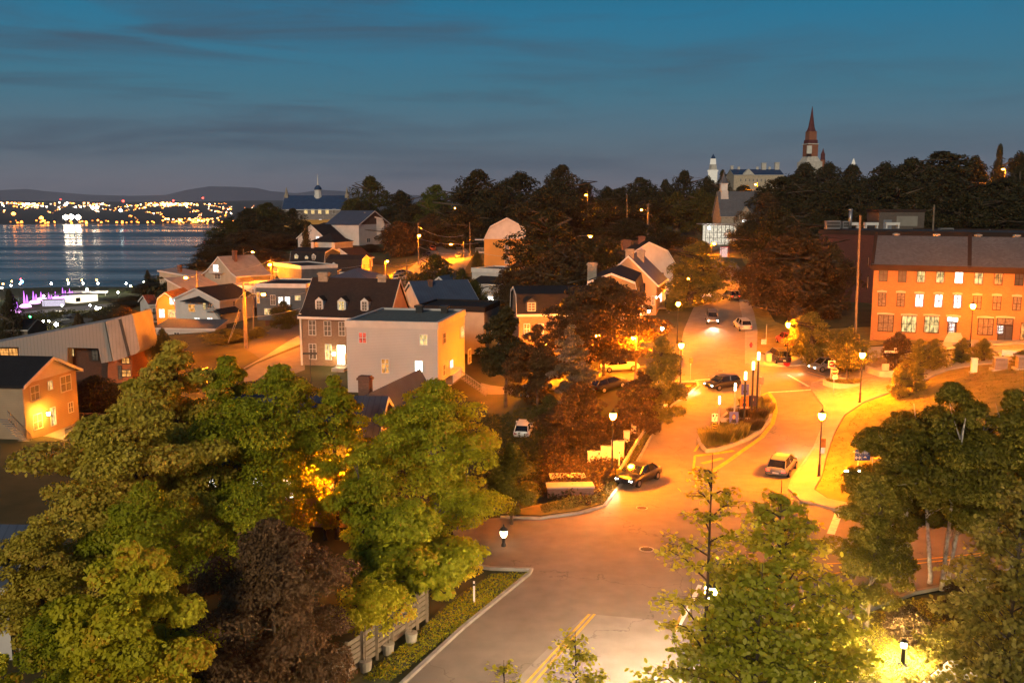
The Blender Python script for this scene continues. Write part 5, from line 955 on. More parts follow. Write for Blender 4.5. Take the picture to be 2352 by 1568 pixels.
def cobra(label, px, py, y, pole_px, top_py, m=COB):
    p = Pd(px, py, y); q = Pd(pole_px, top_py, y); z = H(q.x, y)
    t = thing('street_lamp', (q.x, y, z), 0, label, 'street lamp', 'lamps on utility poles'); dx = p.x - q.x; hz = p.z - z; tz = max(q.z - z, hz + .3)
    MB().tube([(0, 0, -.3), (0, 0, tz)], [.17, .11], 8).build('pole', WOODP, t)
    MB().tube([(0, 0, hz - .6), (dx * .4, -.1, hz + .1), (dx * .9, -.2, hz + .22)], .04, 6).build('arm', STEEL, t)
    MB().box(dx * .88 - .3, dx + .1, -.36, -.04, hz + .08, hz + .26).build('lamp_housing', STEEL, t)
    MB().lathe([(.06, -.18), (.24, -.08), (.26, .07)], c=(dx, -.2, hz), k=10).build('lamp_lens', m, t, smooth=True)
    return t
for a in [('lamp with curved arm on the bluff street nearest the water', 427, 638, 192, 452, 622), ('lamp on a bare pole above the bluff house', 581, 579, 262, 559, 572), ('lamp by the grey workshop roof', 620, 608, 216, 622, 590), ('bright lamp at the street corner by the reddish tree', 963, 541, 255, 960, 512), ('lamp over the parked cars on the square', 1036, 561, 262, 1065, 555),
    ('lone starry lamp in the dark trees above the row houses', 1356, 543, 200, 1312, 545), ('small orange lamp glimpsed behind the spreading dark trees', 1346, 448, 330, 1350, 440), ('small lamp on a distant pole before the church trees', 1473, 482, 310, 1488, 468), ('small lamp high on the ridge among trees past the dome tree', 2303, 389, 315, 2310, 385), ('small lamp in front of the palace trees', 1735, 424, 395, 1740, 420), ('pair lamp at the end of the climbing street', 1045, 478, 440, 1052, 470), ('small lamp in the reddish trees under the starry lamp', 1299, 618, 165, 1303, 612)]:
    cobra(*a, m=COB if a[3] < 300 else LNT2)
COBS = emit('sodium_cobra_small', (1, .225, .002), 10000)
for a in [('street lamp hidden behind the poplar on the low street', 1250, 790, 112, 1256, 785), ('street lamp hidden behind the wide dark maple', 1372, 770, 110, 1378, 766), ('street lamp over the low street behind the rusty tree', 1455, 775, 103, 1462, 770), ('lamp on the arm of the tall utility pole', 606, 676, 136, 562, 668), ('street lamp behind the big pale leaved trees', 470, 850, 104, 476, 846), ('street lamp behind the ash like tree near the office building', 330, 800, 128, 336, 796), ('street lamp behind the round leafy tree on the square', 975, 640, 190, 980, 636), ('street lamp under the reddish street corner trees', 890, 600, 235, 884, 596), ('street lamp in the yards by the brown mansard cottage', 870, 660, 178, 872, 655), ('street lamp buried in the tree arching over the hill street', 1612, 588, 186, 1606, 584), ('street lamp behind the arching street tree near the church', 1640, 560, 232, 1634, 556), ('street lamp on the hill street behind the white gambrel house', 1582, 640, 160, 1576, 636)]: cobra(*a, m=COBS)
cobra('cold white lamp on the climbing street', 1048, 509, 400, 1052, 500, m=emit('cold_lamp', (.85, .95, 1), 900))
def wall_lamp(label, px, py, y, m, r_=.12):
    p = Pd(px, py, y); t = thing('wall_lamp', p, 0, label, 'wall lamp')
    MB().lathe([(r_ * .5, -r_), (r_, -.2 * r_), (r_ * .9, r_)], k=8).build('bulb', m, t); MB().lathe([(r_ * 1.3, r_ + .01), (r_ * .4, r_ + .12)], k=8).build('cap', BLACKM, t); return t
wall_lamp('glowing porch lamp beside the door of the tan gable house', 111, 950, 90.0, emit('porch_lamp', (1, .40, .04), 1100), .16)
wall_lamp('glaring lamp beside the bright entrance of the buff brick house', 767, 813, 122.6, WL, .2)
wall_lamp('cold white lamp on the side wall of the pale grey house', 1020, 829, 107.5, WLW, .18)
wall_lamp('lamp over the entrance step of the mansard row house', 1521, 755, 122, WL, .2)
wall_lamp('small lamp on the porch of the tan row house', 1490, 715, 130, WLW, .18)
wall_lamp('first lamp of the balcony pair on the tan row house', 1508, 683, 139, WLW, .1); wall_lamp('second lamp of the balcony pair on the tan row house', 1516, 681, 141, WLW, .1)
wall_lamp('glaring floodlight strip under the eave beside the big sided house', 812, 548, 318, emit('glare_strip', (1, .60, .22), 160), 1.0)
wall_lamp('lamp under the church porch roof', 1629, 524, 278, WLW, .3)
wall_lamp('small amber lamp by the door of the office building', 297, 882, 114, WL, .12)
# three glowing column lights on the traffic island and the bollard lamp
for i, (px, pt, pb, y, lb) in enumerate([(1713, 854, 928, 84, 'shortest glowing topped column light above the blue poster'), (1731, 831, 915, 87, 'middle glowing topped column light on the traffic island'), (1743, 809, 918, 88, 'tallest glowing topped column light by the island tip')]):
    a = Pd(px, pt, y); z = H(a.x, y); h = a.z - z; t = thing('column_light', (a.x, y, z), 0, lb, 'column light', 'glowing column lights on the island')
    MB().lathe([(.1, 0), (.1, h - .75)], k=10).build('pole', BLACKM, t); MB().lathe([(.11, h - .74), (.11, h)], k=12).build('lamp_shade', emit('column_glow', (1, .66, .25), 22), t)
p = G(2073, 1528); t = thing('bollard_lamp', p, 0, 'black bollard lamp lighting a bright patch of grass by the footpath', 'bollard lamp'); hb = 1.25
MB().lathe([(.26, 0), (.26, .08), (.1, .12), (.1, hb - .3)], k=12).build('post', BLACKM, t); MB().lathe([(.11, hb - .3), (.12, hb - .08)], k=12).build('lamp_lens', emit('bollard_glow', (1, .70, .28), 5000), t)
MB().lathe([(.17, hb - .07), (.17, hb), (.1, hb + .06)], k=12).build('cap', BLACKM, t)
p = G(1957, 1090); t = thing('ground_floodlight', p, 0, 'bright ground floodlight in the grass under the blue signs', 'floodlight')
MB().box(-.6, .6, -.1, .1, .1, .3).build('housing', DARKM, t); MB().box(-.58, .58, -.09, .09, .301, .33).build('lens', emit('flood_lens', (1, .85, .6), 90), t)
# ---------------------------------------------------------------- poles and wires
def pole(label, px, top, base, y, r0=.16, m=WOODP, cross=False, name='utility_pole', cat='utility pole'):
    a = Pd(px[0], top, y); b_ = Pd(px[1], base, y); t = thing(name, (b_.x, y, min(b_.z, H(b_.x, y))), 0, label, cat)
    MB().tube([(0, 0, 0), (a.x - b_.x, 0, a.z - t.location.z)], [r0, r0 * .7], 9).build('pole', m, t)
    if cross: MB().box(a.x - b_.x - .9, a.x - b_.x + .9, -.22, -.12, a.z - t.location.z - .6, a.z - t.location.z - .45).build('cross_arm', m, t)
    return t, a
pl1, tp = pole('tall utility pole lit orange, with curved lamp arm and slanting stay wires', (558, 563), 648, 816, 138, .15)
MB().tube([(-1.2, 0, 8.2), (.3, -.1, 9.6), (1.6, -.1, 10.4)], .05, 6).build('arm', STEEL, pl1)
pole('tall bare pole beside the end wall of the terrace', (1976, 1966), 494, 752, 112, .17); pole('bare wooden pole standing on the hall roof line', (2146, 2144), 470, 534, 168, .2)
pole('thin pole beside the row of square cars', (1079, 1080), 510, 580, 262, .15); pole('leaning pole by the brown mansard cottage', (850, 856), 598, 640, 200, .16); pole('pole with crossarm before the ridge trees', (1490, 1491), 466, 486, 300, .14, cross=True); pole('tall grey pole beside the distant tree gap', (1440, 1441), 447, 490, 310, .16)
pole('pole at the corner of the blue grey building', (581, 583), 664, 790, 150, .12); pole('pole beside the parked red car on the hill', (933, 936), 596, 640, 220, .13); pole('square corner pole with small box near the round leafy tree', (1004, 1004), 575, 610, 230, .12)
def wire(label, A, B, sag=.6, r_=.02):
    a, b_ = Pd(*A), Pd(*B); pts = [a.lerp(b_, i / 12) - Vector((0, 0, sag * 4 * (i / 12) * (1 - i / 12))) for i in range(13)]
    o = MB().tube(pts, r_, 5).build('wire', STEEL); tag(o, label, 'wire')
wire('wire running from the utility pole to the brick house eave', (561, 728, 138), (690, 708, 126), .3, .035); wire('stay wire slanting down in front of the orange bushes', (563, 668, 138), (524, 787, 130), 0, .035); wire('second stay wire slanting down steeply', (560, 700, 138), (530, 775, 134), 0, .03)
wire('wire across the porch of the blue grey building', (562, 685, 138), (700, 672, 160), .3, .03); wire('wire over the hill street towards the starry lamp', (1316, 576, 195), (1345, 563, 195), .2, .05); wire('wire crossing the yard above the garage', (962, 566, 250), (1070, 578, 250), 1.2, .05); wire('wires over the ochre house front', (1110, 582, 222), (1216, 590, 222), .4, .04)
wire('sagging wire across the hillside street corner', (960, 520, 255), (1065, 540, 262), 1.5, .05); wire('wire from the corner lamp pole to the ochre house', (962, 548, 255), (1112, 556, 226), 1.0, .04); wire('wire from the bluff lamp pole to the white house roof', (456, 640, 214), (520, 660, 194), .6, .03); wire('wire from the bluff lamp pole towards the grey workshop', (457, 628, 214), (622, 598, 217), 1.0, .035); wire('long wire passing over the brown mansard cottage', (622, 600, 217), (850, 606, 202), 1.5, .035); wire('wire from the leaning pole to the round leafy tree', (850, 606, 202), (1002, 585, 228), 1.5, .035)
# ---------------------------------------------------------------- cars
TIRE = mat('tyre_rubber', (.015, .015, .015), None, 3, .9, .1); RIM = mat('wheel_alloy', (.4, .4, .4), None, 3, .35, 0, metal=.8)
HL = emit('headlamp_glow', (1, .93, .80), 70); TL = emit('tail_lamp_glow', (1, .04, .02), 6); TLO = mat('tail_lamp_off', (.30, .01, .01), None, 3, .25, 0); HLO = mat('headlamp_off', (.5, .5, .5), None, 3, .15, 0); PLT = mat('number_plate', (.6, .6, .6), None, 3, .5, 0)
def paint(n, c): return mat(n, c, tuple(v * .93 for v in c), .5, .28, 0, spec=.6)
CP = {'white': paint('white_car_paint', (.70, .70, .68)), 'silver': paint('silver_car_paint', (.38, .38, .38)), 'black': paint('black_car_paint', (.015, .015, .018)), 'red': paint('red_car_paint', (.35, .02, .015)), 'grey': paint('grey_car_paint', (.12, .12, .13)), 'blue': paint('blue_car_paint', (.03, .06, .14)), 'orange': paint('orange_lit_car_paint', (.5, .12, .03))}  # orange: lamp light on one parked car, put into its paint
def loft(st, k=0):
    """st: list of (x, [(y, z)...half profile bottom->top]) mirrored"""
    mb = MB(); n = len(st[0][1]) * 2
    for x, hp in st:
        ring = [(x, -y, z) for y, z in hp] + [(x, y, z) for y, z in reversed(hp)]; mb.v += ring
    for j in range(len(st) - 1):
        for q in range(n): a = j * n + q; b_ = j * n + (q + 1) % n; mb.f.append((a, b_, b_ + n, a + n))
    mb.f.append(tuple(range(n - 1, -1, -1))); mb.f.append(tuple(range((len(st) - 1) * n, len(st) * n))); return mb
def car_proto(kind, colour, on):
    Lh, hood, roofz = {'suv': (2.3, 1.02, 1.68), 'sedan': (2.3, .92, 1.43), 'hatch': (2.0, .95, 1.48), 'van': (2.45, 1.08, 1.78)}[kind]; w_ = .9
    t = thing('parked_car', (0, 0, 0), 0, '', 'car'); p_ = CP[colour]; bz = hood
    def sec(x, wf, z0, z1): return (x, [(w_ * wf * .9, z0), (w_ * wf, z0 + .18), (w_ * wf * 1.0, z1 - .22), (w_ * wf * .9, z1 - .02), (w_ * wf * .6, z1 + .02)])
    bd = [sec(-Lh, .82, .42, bz - .12), sec(-Lh + .12, .95, .3, bz - .02), sec(-Lh + .7, 1, .24, bz), sec(0, 1, .22, bz), sec(Lh - 1.3, 1, .24, bz), sec(Lh - .5, .98, .26, bz - .1), sec(Lh - .12, .93, .3, bz - .2), sec(Lh, .78, .4, bz - .32)]
    loft(bd).build('body', p_, t, smooth=True)
    r0, r1, f0, f1 = {'suv': (-Lh + .12, -Lh + .5, .55, 1.15), 'sedan': (-Lh + .55, -Lh + 1.25, .35, 1.1), 'hatch': (-Lh + .1, -Lh + .6, .45, 1.15), 'van': (-Lh + .1, -Lh + .35, .95, 1.6)}[kind]
    def cab(dx, ww, zt): return [(r0 + dx, [(.74 * ww, bz - .05), (.7 * ww, bz - .02)]), (r1, [(.8 * ww, bz - .05), (.64 * ww, zt)]), ((r1 + f0) / 2, [(.82 * ww, bz - .05), (.66 * ww, zt + .03)]), (f0, [(.82 * ww, bz - .05), (.62 * ww, zt)]), (f1, [(.76 * ww, bz - .05), (.7 * ww, bz - .02)])]
    loft(cab(0, 1, roofz - .06)).build('windows', FOIL, t)
    rf = loft([(r1 - .02, [(.6, roofz - .10), (.58, roofz - .04)]), ((r1 + f0) / 2, [(.66, roofz - .07), (.62, roofz + .01)]), (f0 + .02, [(.6, roofz - .10), (.57, roofz - .04)])])
    for s_ in (-1, 1):
        for a_, b_ in (((r0, .735, bz), (r1, .645, roofz - .06)), ((f1, .765, bz), (f0, .625, roofz - .06)), (((r1 + f0) / 2, .825, bz), ((r1 + f0) / 2, .67, roofz - .04))): rf.tube([(a_[0], s_ * a_[1], a_[2]), (b_[0], s_ * b_[1], b_[2])], .045, 5)
    rf.build('roof', p_, t, smooth=False)
    for s_ in (-1, 1):
        for x in (-Lh + .85, Lh - .85):
            wq = MB(); ring = [(x + .33 * math.cos(q * math.pi / 8), s_ * .74, .33 + .33 * math.sin(q * math.pi / 8)) for q in range(16)]; wq.extr(ring, (0, s_ * .2, 0)); wo = wq.build('wheel', TIRE, t)
            wq = MB(); ring = [(x + .2 * math.cos(q * math.pi / 6), s_ * .93, .33 + .2 * math.sin(q * math.pi / 6)) for q in range(12)]; wq.extr(ring, (0, s_ * .02, 0)); wq.build('rim', RIM, wo)
        MB().box(Lh - .22, Lh - .02, min(s_ * .4, s_ * .72), max(s_ * .4, s_ * .72), bz - .42, bz - .28).build('headlight', HL if on else HLO, t)
        MB().box(-Lh + .0, -Lh + .14, min(s_ * .48, s_ * .76), max(s_ * .48, s_ * .76), bz - .34, bz - .16).build('taillight', TL if on else TLO, t)
        MB().box(f1 - .35, f1 - .2, min(s_ * .84, s_ * 1.02), max(s_ * .84, s_ * 1.02), bz - .02, bz + .12).build('wing_mirror', p_, t)
    MB().box(-Lh - .015, -Lh + .02, -.25, .25, bz - .5, bz - .38).build('number_plate', PLT, t)
    if on:
        ld = bpy.data.lights.new('headlamp_beam', 'SPOT'); ld.energy = 2200; ld.spot_size = R(62); ld.spot_blend = .8; ld.color = (1, .84, .62); ld.shadow_soft_size = .12
        lo = bpy.data.objects.new('headlamp_beam', ld); COL.objects.link(lo); lo.parent = t; lo.location = (Lh + .06, 0, .68); lo.rotation_euler = Vector((1, 0, -.13)).to_track_quat('-Z', 'Y').to_euler()
    return t
PC = {}
def car(label, kind, colour, px, py, heading, on=False, group=None, name='parked_car', P=None):
    p = P or G(px, py); key = (kind, colour, on)
    # nose direction in degrees, 0 = to the right in the picture, 90 = away
    hx = R(heading); dx, dy = math.cos(hx), math.sin(hx); off = .1 if on else .06
    z0 = H(p.x, p.y) + off; rise = H(p.x + dx * 1.5, p.y + dy * 1.5) - H(p.x - dx * 1.5, p.y - dy * 1.5)
    if key not in PC: t = car_proto(*key); PC[key] = t; t.location = (p.x, p.y, z0)
    else: t = copytree(PC[key], (p.x, p.y, z0))
    t.rotation_mode = 'XYZ'; t.rotation_euler = (0, -math.atan2(rise, 3), hx); t.name = name; t['label'] = label
    if group: t['group'] = group
    elif 'group' in t: del t['group']
    return t
car('white minivan parked up the hill street with its tail to us', 'van', 'white', 1621, 686, 82); car('silver estate car parked at the kerb of the hill street', 'suv', 'silver', 1705, 756, 92)
car('white hatchback parked on the low lane among bushes', 'hatch', 'white', 1204, 996, 80); car('red car parked behind the lit lamp post', 'suv', 'red', 1808, 792, 95); car('black car parked beside the white boxes at the junction', 'suv', 'black', 1787, 836 - 6, 95); car('white fronted car parked under the lamp lit tree', 'sedan', 'white', 1882, 815, -60); car('dark car parked between lit tree and white fronted car', 'sedan', 'black', 1850, 818, -40)
car('white car half hidden behind the poplar on the low street', 'sedan', 'white', 1424, 852, 5); car('black car parked under the rusty tree', 'hatch', 'black', 1402, 894, 20); car('car glinting behind the dark maple trunk', 'hatch', 'blue', 1235, 905, 0)
for lb, k_, c_, px, py, hd in [('dark car at the corner below the reddish tree', 'sedan', 'grey', 925, 632, 15), ('pale car in front of the dark corner car', 'hatch', 'silver', 921, 644, 10), ('white van on the square, farthest up', 'van', 'white', 1004, 563, -80), ('orange lit car below the white van', 'hatch', 'orange', 994, 575, -80), ('black car below the orange lit one', 'sedan', 'black', 982, 590, -60), ('grey car across the square lamp', 'sedan', 'grey', 1057, 560, -100), ('dark car under the square lamp', 'hatch', 'black', 1056, 573, -100), ('small car by the ochre house kerb', 'hatch', 'grey', 1055, 592, -100)]: car(lb, k_, c_, px, py, hd)
# cars on the carriageway, lights on, standing where their light paths run in the photograph
for lb, k_, c_, px, py, hd in [('dark sedan with headlights on beside the guardrail end', 'sedan', 'black', 1466, 1108, 232),
    ('dark hatchback with headlights on turning past the column lights', 'hatch', 'black', 1660, 893, 205), ('grey car with headlights on coming down the hill street', 'suv', 'grey', 1635, 740, 262), ('grey hatchback with headlights on coming along beside the round planter', 'hatch', 'grey', 1900, 850, 192), ('red tail lit car leaving on the ramp beside the park lamp', 'hatch', 'grey', 1795, 1085, 60),
    ('red tail lit car climbing away on the hill street', 'suv', 'black', 1678, 690, 98)]: car(lb, k_, c_, px, py, hd, True, name='moving_car')
# ---------------------------------------------------------------- traffic island
isl = [(1613, 1030), (1604, 1016), (1638, 985), (1690, 938), (1738, 914), (1764, 922), (1772, 940), (1768, 968), (1745, 995), (1718, 1012), (1646, 1038), (1622, 1040)]
dr('traffic_island', isl, mat('planting_soil', (.12, .10, .05), (.07, .07, .03), 1, .95, .6), .30, skirt=.3); ribbon('kerb', isl + isl[:1], .25, KERB, .05, .3)
def tuft(label, px, py, r_, h, seed, n=420, st='street'):
    p = G(px, py); rg = np.random.default_rng(seed); a = rg.random(n) * 6.283; q = np.sqrt(rg.random(n)) * r_; bx = np.cos(a) * q; by = np.sin(a) * q; ln = h * 1.25 * rg.uniform(.6, 1.1, n); ox = np.cos(a) * ln * .35 + rg.normal(size=n) * .08; oy = np.sin(a) * ln * .35 + rg.normal(size=n) * .08; w_ = .022
    px_ = -np.sin(a) * w_; py_ = np.cos(a) * w_
    V = np.stack([np.stack([bx - px_, by - py_, 0 * a], 1), np.stack([bx + px_, by + py_, 0 * a], 1), np.stack([bx + ox * .5 + px_, by + oy * .5 + py_, ln * .65], 1), np.stack([bx + ox, by + oy, ln], 1)], 1).reshape(-1, 3)
    me = bpy.data.meshes.new('ornamental_grass'); me.from_pydata(V.tolist(), [], [(4 * i, 4 * i + 1, 4 * i + 2, 4 * i + 3) for i in range(n)]); at = me.attributes.new('v', 'FLOAT', 'FACE'); at.data.foreach_set('value', rg.random(n).astype(np.float32)); me.materials.append(LG[st])
    o = bpy.data.objects.new('ornamental_grass', me); COL.objects.link(o); o.location = (p.x, p.y, H(p.x, p.y) + .3); tag(o, label, 'ornamental grass')
for i, (px, py, r_, h, lb, st) in enumerate([(1632, 1026, .8, 1.1, 'golden grass clump nearest the island tip', 'street'), (1652, 1024, .9, 1.1, 'golden grass clump second along the island front', 'street'), (1674, 1018, .9, 1.1, 'golden grass clump third along the island front', 'street'), (1694, 1010, .8, 1.0, 'golden grass clump fourth along the island front', 'street'), (1662, 1004, .9, .8, 'golden clump behind the front grasses', 'street'),
    (1700, 990, 1.0, .7, 'dark tuft under the blue poster of the woman', 'rust'), (1725, 990, 1.0, .7, 'dark tuft in the middle bed of the island', 'rust'), (1735, 965, 1.0, .7, 'dark tuft beside the low planter wall', 'rust'), (1700, 965, 1.0, .7, 'dark tuft behind the poster post', 'rust'), (1720, 945, .8, .8, 'golden clump under the orange poster', 'street'), (1745, 940, .8, .8, 'golden clump beside the dark poster', 'street'), (1755, 955, .8, .8, 'golden clump at the ramp side of the island', 'street')]): tuft(lb, px, py, r_, h, i + 50, 900, st)
for i, (x0, y0, x1, y1) in enumerate([(1655, 975, 1722, 975), (1680, 948, 1740, 950)]):
    ribbon('planter_wall', [(x0, y0), (x1, y1)], .3, CONC, .25, .4, kind=None, label=['low concrete planter wall across the lower island bed', 'low concrete planter wall across the upper island bed'][i], cat='low wall')
def signpost(name, px, top, base, y, label, cat, w_=.05, m=STEEL):
    a = Pd(px, top, y); z = H(a.x, y); t = thing(name, (a.x, y, z), 0, label, cat); MB().tube([(0, 0, 0), (0, 0, a.z - z)], w_, 8).build('post', m, t); return t, a.z - z
SW, SB, SR, SK, SY = mat('sign_white', (.7, .68, .62), None, 3, .5, 0), mat('sign_blue', (.03, .09, .35), None, 3, .5, 0), mat('sign_red', (.45, .02, .02), None, 3, .5, 0), mat('sign_black', (.02, .02, .02), None, 3, .5, 0), mat('sign_yellow', (.6, .36, .02), None, 3, .5, 0)
def gy(px, py): return G(px, py).y
# campaign posters (plain generic portraits)
SKIN, SUIT, HAIR = mat('poster_skin', (.45, .25, .14), None, 3, .6, 0), mat('poster_suit', (.03, .03, .05), None, 3, .6, 0), mat('poster_hair', (.10, .04, .02), None, 3, .6, 0)
PO = mat('poster_orange', (.6, .17, .02), None, 3, .5, 0); PB = mat('poster_blue', (.07, .09, .33), None, 3, .5, 0); PD = mat('poster_black', (.05, .03, .04), None, 3, .5, 0)
yi = gy(1700, 962)
for px, top, x0, y0, x1, y1, m_, lb, hair, txt in [(1712, 880, 1702, 882, 1720, 906, PB, 'blue poster of a bald man, highest on the island posts', None, ''), (1710, 908, 1700, 909, 1719, 938, PO, 'orange poster of a dark haired man', HAIR, 'VALERIE'), (1729, 907, 1719, 908, 1737, 932, PD, 'black poster of a person with glasses', HAIR, ''), (1685, 944, 1674, 945, 1696, 976, PB, 'blue violet poster of a smiling woman, lowest on the island', HAIR, 'LABONTE')]:
    y = yi if px > 1690 else gy(1685, 1000); t, h = signpost('campaign_poster', px, top, 0, y, lb, 'poster', .04)
    a, b_ = Pd(x0, y1, y), Pd(x1, y0, y); X0, X1, Z0, Z1 = a.x - t.location.x, b_.x - t.location.x, a.z - t.location.z, b_.z - t.location.z; W_, H_ = X1 - X0, Z1 - Z0; cx_ = (X0 + X1) / 2
    pn = MB().box(X0, X1, -.1, -.05, Z0, Z1).build('panel', m_, t)
    MB().extr([(cx_ - W_ * .3, -.104, Z0 + H_ * .2), (cx_ + W_ * .3, -.104, Z0 + H_ * .2), (cx_ + W_ * .25, -.104, Z0 + H_ * .42), (cx_ + W_ * .08, -.104, Z0 + H_ * .5), (cx_ - W_ * .08, -.104, Z0 + H_ * .5), (cx_ - W_ * .25, -.104, Z0 + H_ * .42)], (0, .003, 0)).build('printed_suit', SUIT, pn)
    if hair: MB().extr([(cx_ + math.cos(q * .524) * W_ * .2, -.106, Z0 + H_ * .66 + math.sin(q * .524) * H_ * .2) for q in range(12)], (0, .003, 0)).build('printed_hair', hair, pn)
    MB().extr([(cx_ + math.cos(q * .524) * W_ * .15, -.109, Z0 + H_ * .62 + math.sin(q * .524) * H_ * .15) for q in range(12)], (0, .003, 0)).build('printed_face', SKIN, pn)
    if txt: textmesh('lettering', txt, W_ * .26, SW, pn, (cx_, -.108, Z0 + H_ * .1))
# keep right sign with striped board, lamp poles of the island, arrows
y = gy(1640, 1020); t, h = signpost('traffic_sign', 1641, 948, 0, y, 'white keep right sign over a yellow and black striped board at the island tip', 'traffic sign')
def sgn(t, y, x0, y0, x1, y1, m_, nm='panel', d0=-.1, th=.04):
    a, b_ = Pd(x0, y1, y), Pd(x1, y0, y); X = (a.x - t.location.x, b_.x - t.location.x, a.z - t.location.z, b_.z - t.location.z); MB().box(X[0], X[1], d0, d0 + th, X[2], X[3]).build(nm, m_, t); return X
X = sgn(t, y, 1634, 949, 1648, 967, SW); cxs = (X[0] + X[1]) / 2; q = MB(); q.tube([(cxs, -.12, X[2] + .1), (cxs + .02, -.12, X[2] + .3), (cxs + .16, -.12, X[2] + .5), (cxs + .17, -.12, X[3] - .12)], .03, 5); q.box(cxs - .2, cxs - .06, -.13, -.11, X[3] - .3, X[3] - .08); q.extr([(cxs + .08, -.13, X[3] - .2), (cxs + .26, -.13, X[3] - .2), (cxs + .17, -.13, X[3] - .04)], (0, .02, 0)); q.build('arrow', SK, t)
X = sgn(t, y, 1636, 969, 1645, 992, SY, 'striped_board'); q = MB()
for k in range(4): z = X[2] + (X[3] - X[2]) * (k + .15) / 4.2; q.extr([(X[0], -.104, z + .16), (X[0], -.104, z + .02), (X[1], -.104, z - .02 if k else z), (X[1], -.104, z + .1)], (0, .003, 0))
q.build('stripe', SK, t)
for px, tp_, gx_, gy_, lb in [(1653, 910, 1652, 992, 'slim grey steel post near the island tip with bright top'), (1689, 880, 1686, 985, 'slim grey steel post with bright top beside the blue violet poster')]:
    y = gy(gx_, gy_ + 12); a = Pd(px, tp_, y); z = H(a.x, y); t = thing('steel_post', (a.x, y, z), 0, lb, 'post'); h = a.z - z; MB().tube([(0, 0, 0), (0, 0, h - .7)], .07, 8).build('shaft', STEEL, t); MB().lathe([(.075, h - .7), (.075, h)], k=10).build('lamp_shade', emit('column_glow2', (1, .85, .55), 14), t)
y = gy(1748, 925); t, h = signpost('traffic_sign', 1748, 865, 0, y, 'grey back of a tall sign behind the column lights', 'traffic sign'); sgn(t, y, 1741, 866, 1754, 882, mat('sign_back', (.25, .2, .15), None, 3, .5, 0))
t, h = signpost('traffic_sign', 1587, 822, 0, gy(1587, 872), 'brown backed sign on a pole at the side street corner', 'traffic sign'); sgn(t, gy(1587, 872), 1583, 822, 1591, 834, mat('sign_back2', (.12, .08, .05), None, 3, .5, 0))
# ARRET sign, no entry signs, one way arrow, direction plates
y = gy(1917, 908); t, h = signpost('stop_sign', 1917, 845, 0, y, 'octagonal ARRET stop sign with a small lane plate below', 'stop sign'); c_ = Pd(1917, 853, y) - t.location; rr_ = .38
MB().extr([(c_.x + rr_ * math.cos(R(22.5 + 45 * k)), -.08, c_.z + rr_ * math.sin(R(22.5 + 45 * k))) for k in range(8)], (0, .02, 0)).build('rim', SW, t); MB().extr([(c_.x + rr_ * .92 * math.cos(R(22.5 + 45 * k)), -.085, c_.z + rr_ * .92 * math.sin(R(22.5 + 45 * k))) for k in range(8)], (0, .004, 0)).build('panel', SR, t); textmesh('lettering', 'ARRÊT', .22, SW, t, (c_.x, -.088, c_.z))
X = sgn(t, y, 1912, 861, 1923, 870, SW, 'lane_plate'); MB().box(X[0] + .06, X[1] - .06, -.104, -.1, (X[2] + X[3]) / 2 - .04, (X[2] + X[3]) / 2 + .04).build('bar', SR, t)
def noentry(px, top, gx_, gy_, lb):
    y = gy(gx_, gy_); t, h = signpost('no_entry_sign', px, top - 4, 0, y, lb, 'traffic sign'); c = Pd(px, top + 4, y) - t.location; MB().box(c.x - .4, c.x + .4, -.08, -.06, c.z - .4, c.z + .4).build('panel', SW, t)
    MB().extr([(c.x + .34 * math.cos(k * .393), -.085, c.z + .34 * math.sin(k * .393)) for k in range(16)], (0, .004, 0)).build('disc', SR, t); MB().box(c.x - .24, c.x + .24, -.09, -.086, c.z - .06, c.z + .06).build('bar', SW, t)
noentry(1910, 832, 1909, 884, 'red and white no entry sign above the stop sign'); noentry(1894, 785, 1895, 812, 'red and white no entry sign beside the lit trees')
y = gy(1809, 842); t, h = signpost('one_way_sign', 1810, 781, 0, y, 'small white one way arrow plate on a post below the lamp', 'traffic sign', .04, BLACKM); X = sgn(t, y, 1803, 782, 1817, 787, SK); MB().extr([(X[0] + .1, -.105, (X[2] + X[3]) / 2), (X[0] + .22, -.105, X[3] - .05), (X[0] + .22, -.105, (X[2] + X[3]) / 2 + .03), (X[1] - .06, -.105, (X[2] + X[3]) / 2 + .03), (X[1] - .06, -.105, (X[2] + X[3]) / 2 - .03), (X[0] + .22, -.105, (X[2] + X[3]) / 2 - .03), (X[0] + .22, -.105, X[2] + .05)], (0, .004, 0)).build('arrow', SW, t)
y = gy(1760, 792); t, h = signpost('traffic_sign', 1761, 745, 0, y, 'white square sign with circled arrow beside the hill street pavement', 'traffic sign'); X = sgn(t, y, 1748, 779, 1760, 790, SW); c = ((X[0] + X[1]) / 2, (X[2] + X[3]) / 2); q = MB()
for k in range(16): a0, a1 = k * .3927, (k + 1) * .3927; q.tube([(c[0] + .26 * math.cos(a0), -.11, c[1] + .26 * math.sin(a0)), (c[0] + .26 * math.cos(a1), -.11, c[1] + .26 * math.sin(a1))], .02, 4)
q.box(c[0] - .02, c[0] + .02, -.115, -.1, c[1] - .16, c[1] + .1); q.extr([(c[0] - .09, -.115, c[1] + .04), (c[0] + .09, -.115, c[1] + .04), (c[0], -.115, c[1] + .18)], (0, .015, 0)); q.build('arrow', SK, t)
y = gy(2054, 858); t, h = signpost('direction_sign', 2056, 798, 0, y, 'black post with a long pale direction plate behind the hedge', 'direction sign', .06, BLACKM); sgn(t, y, 2031, 805, 2062, 810, SW); sgn(t, y, 2053, 799, 2059, 804, SW, 'route_plate')
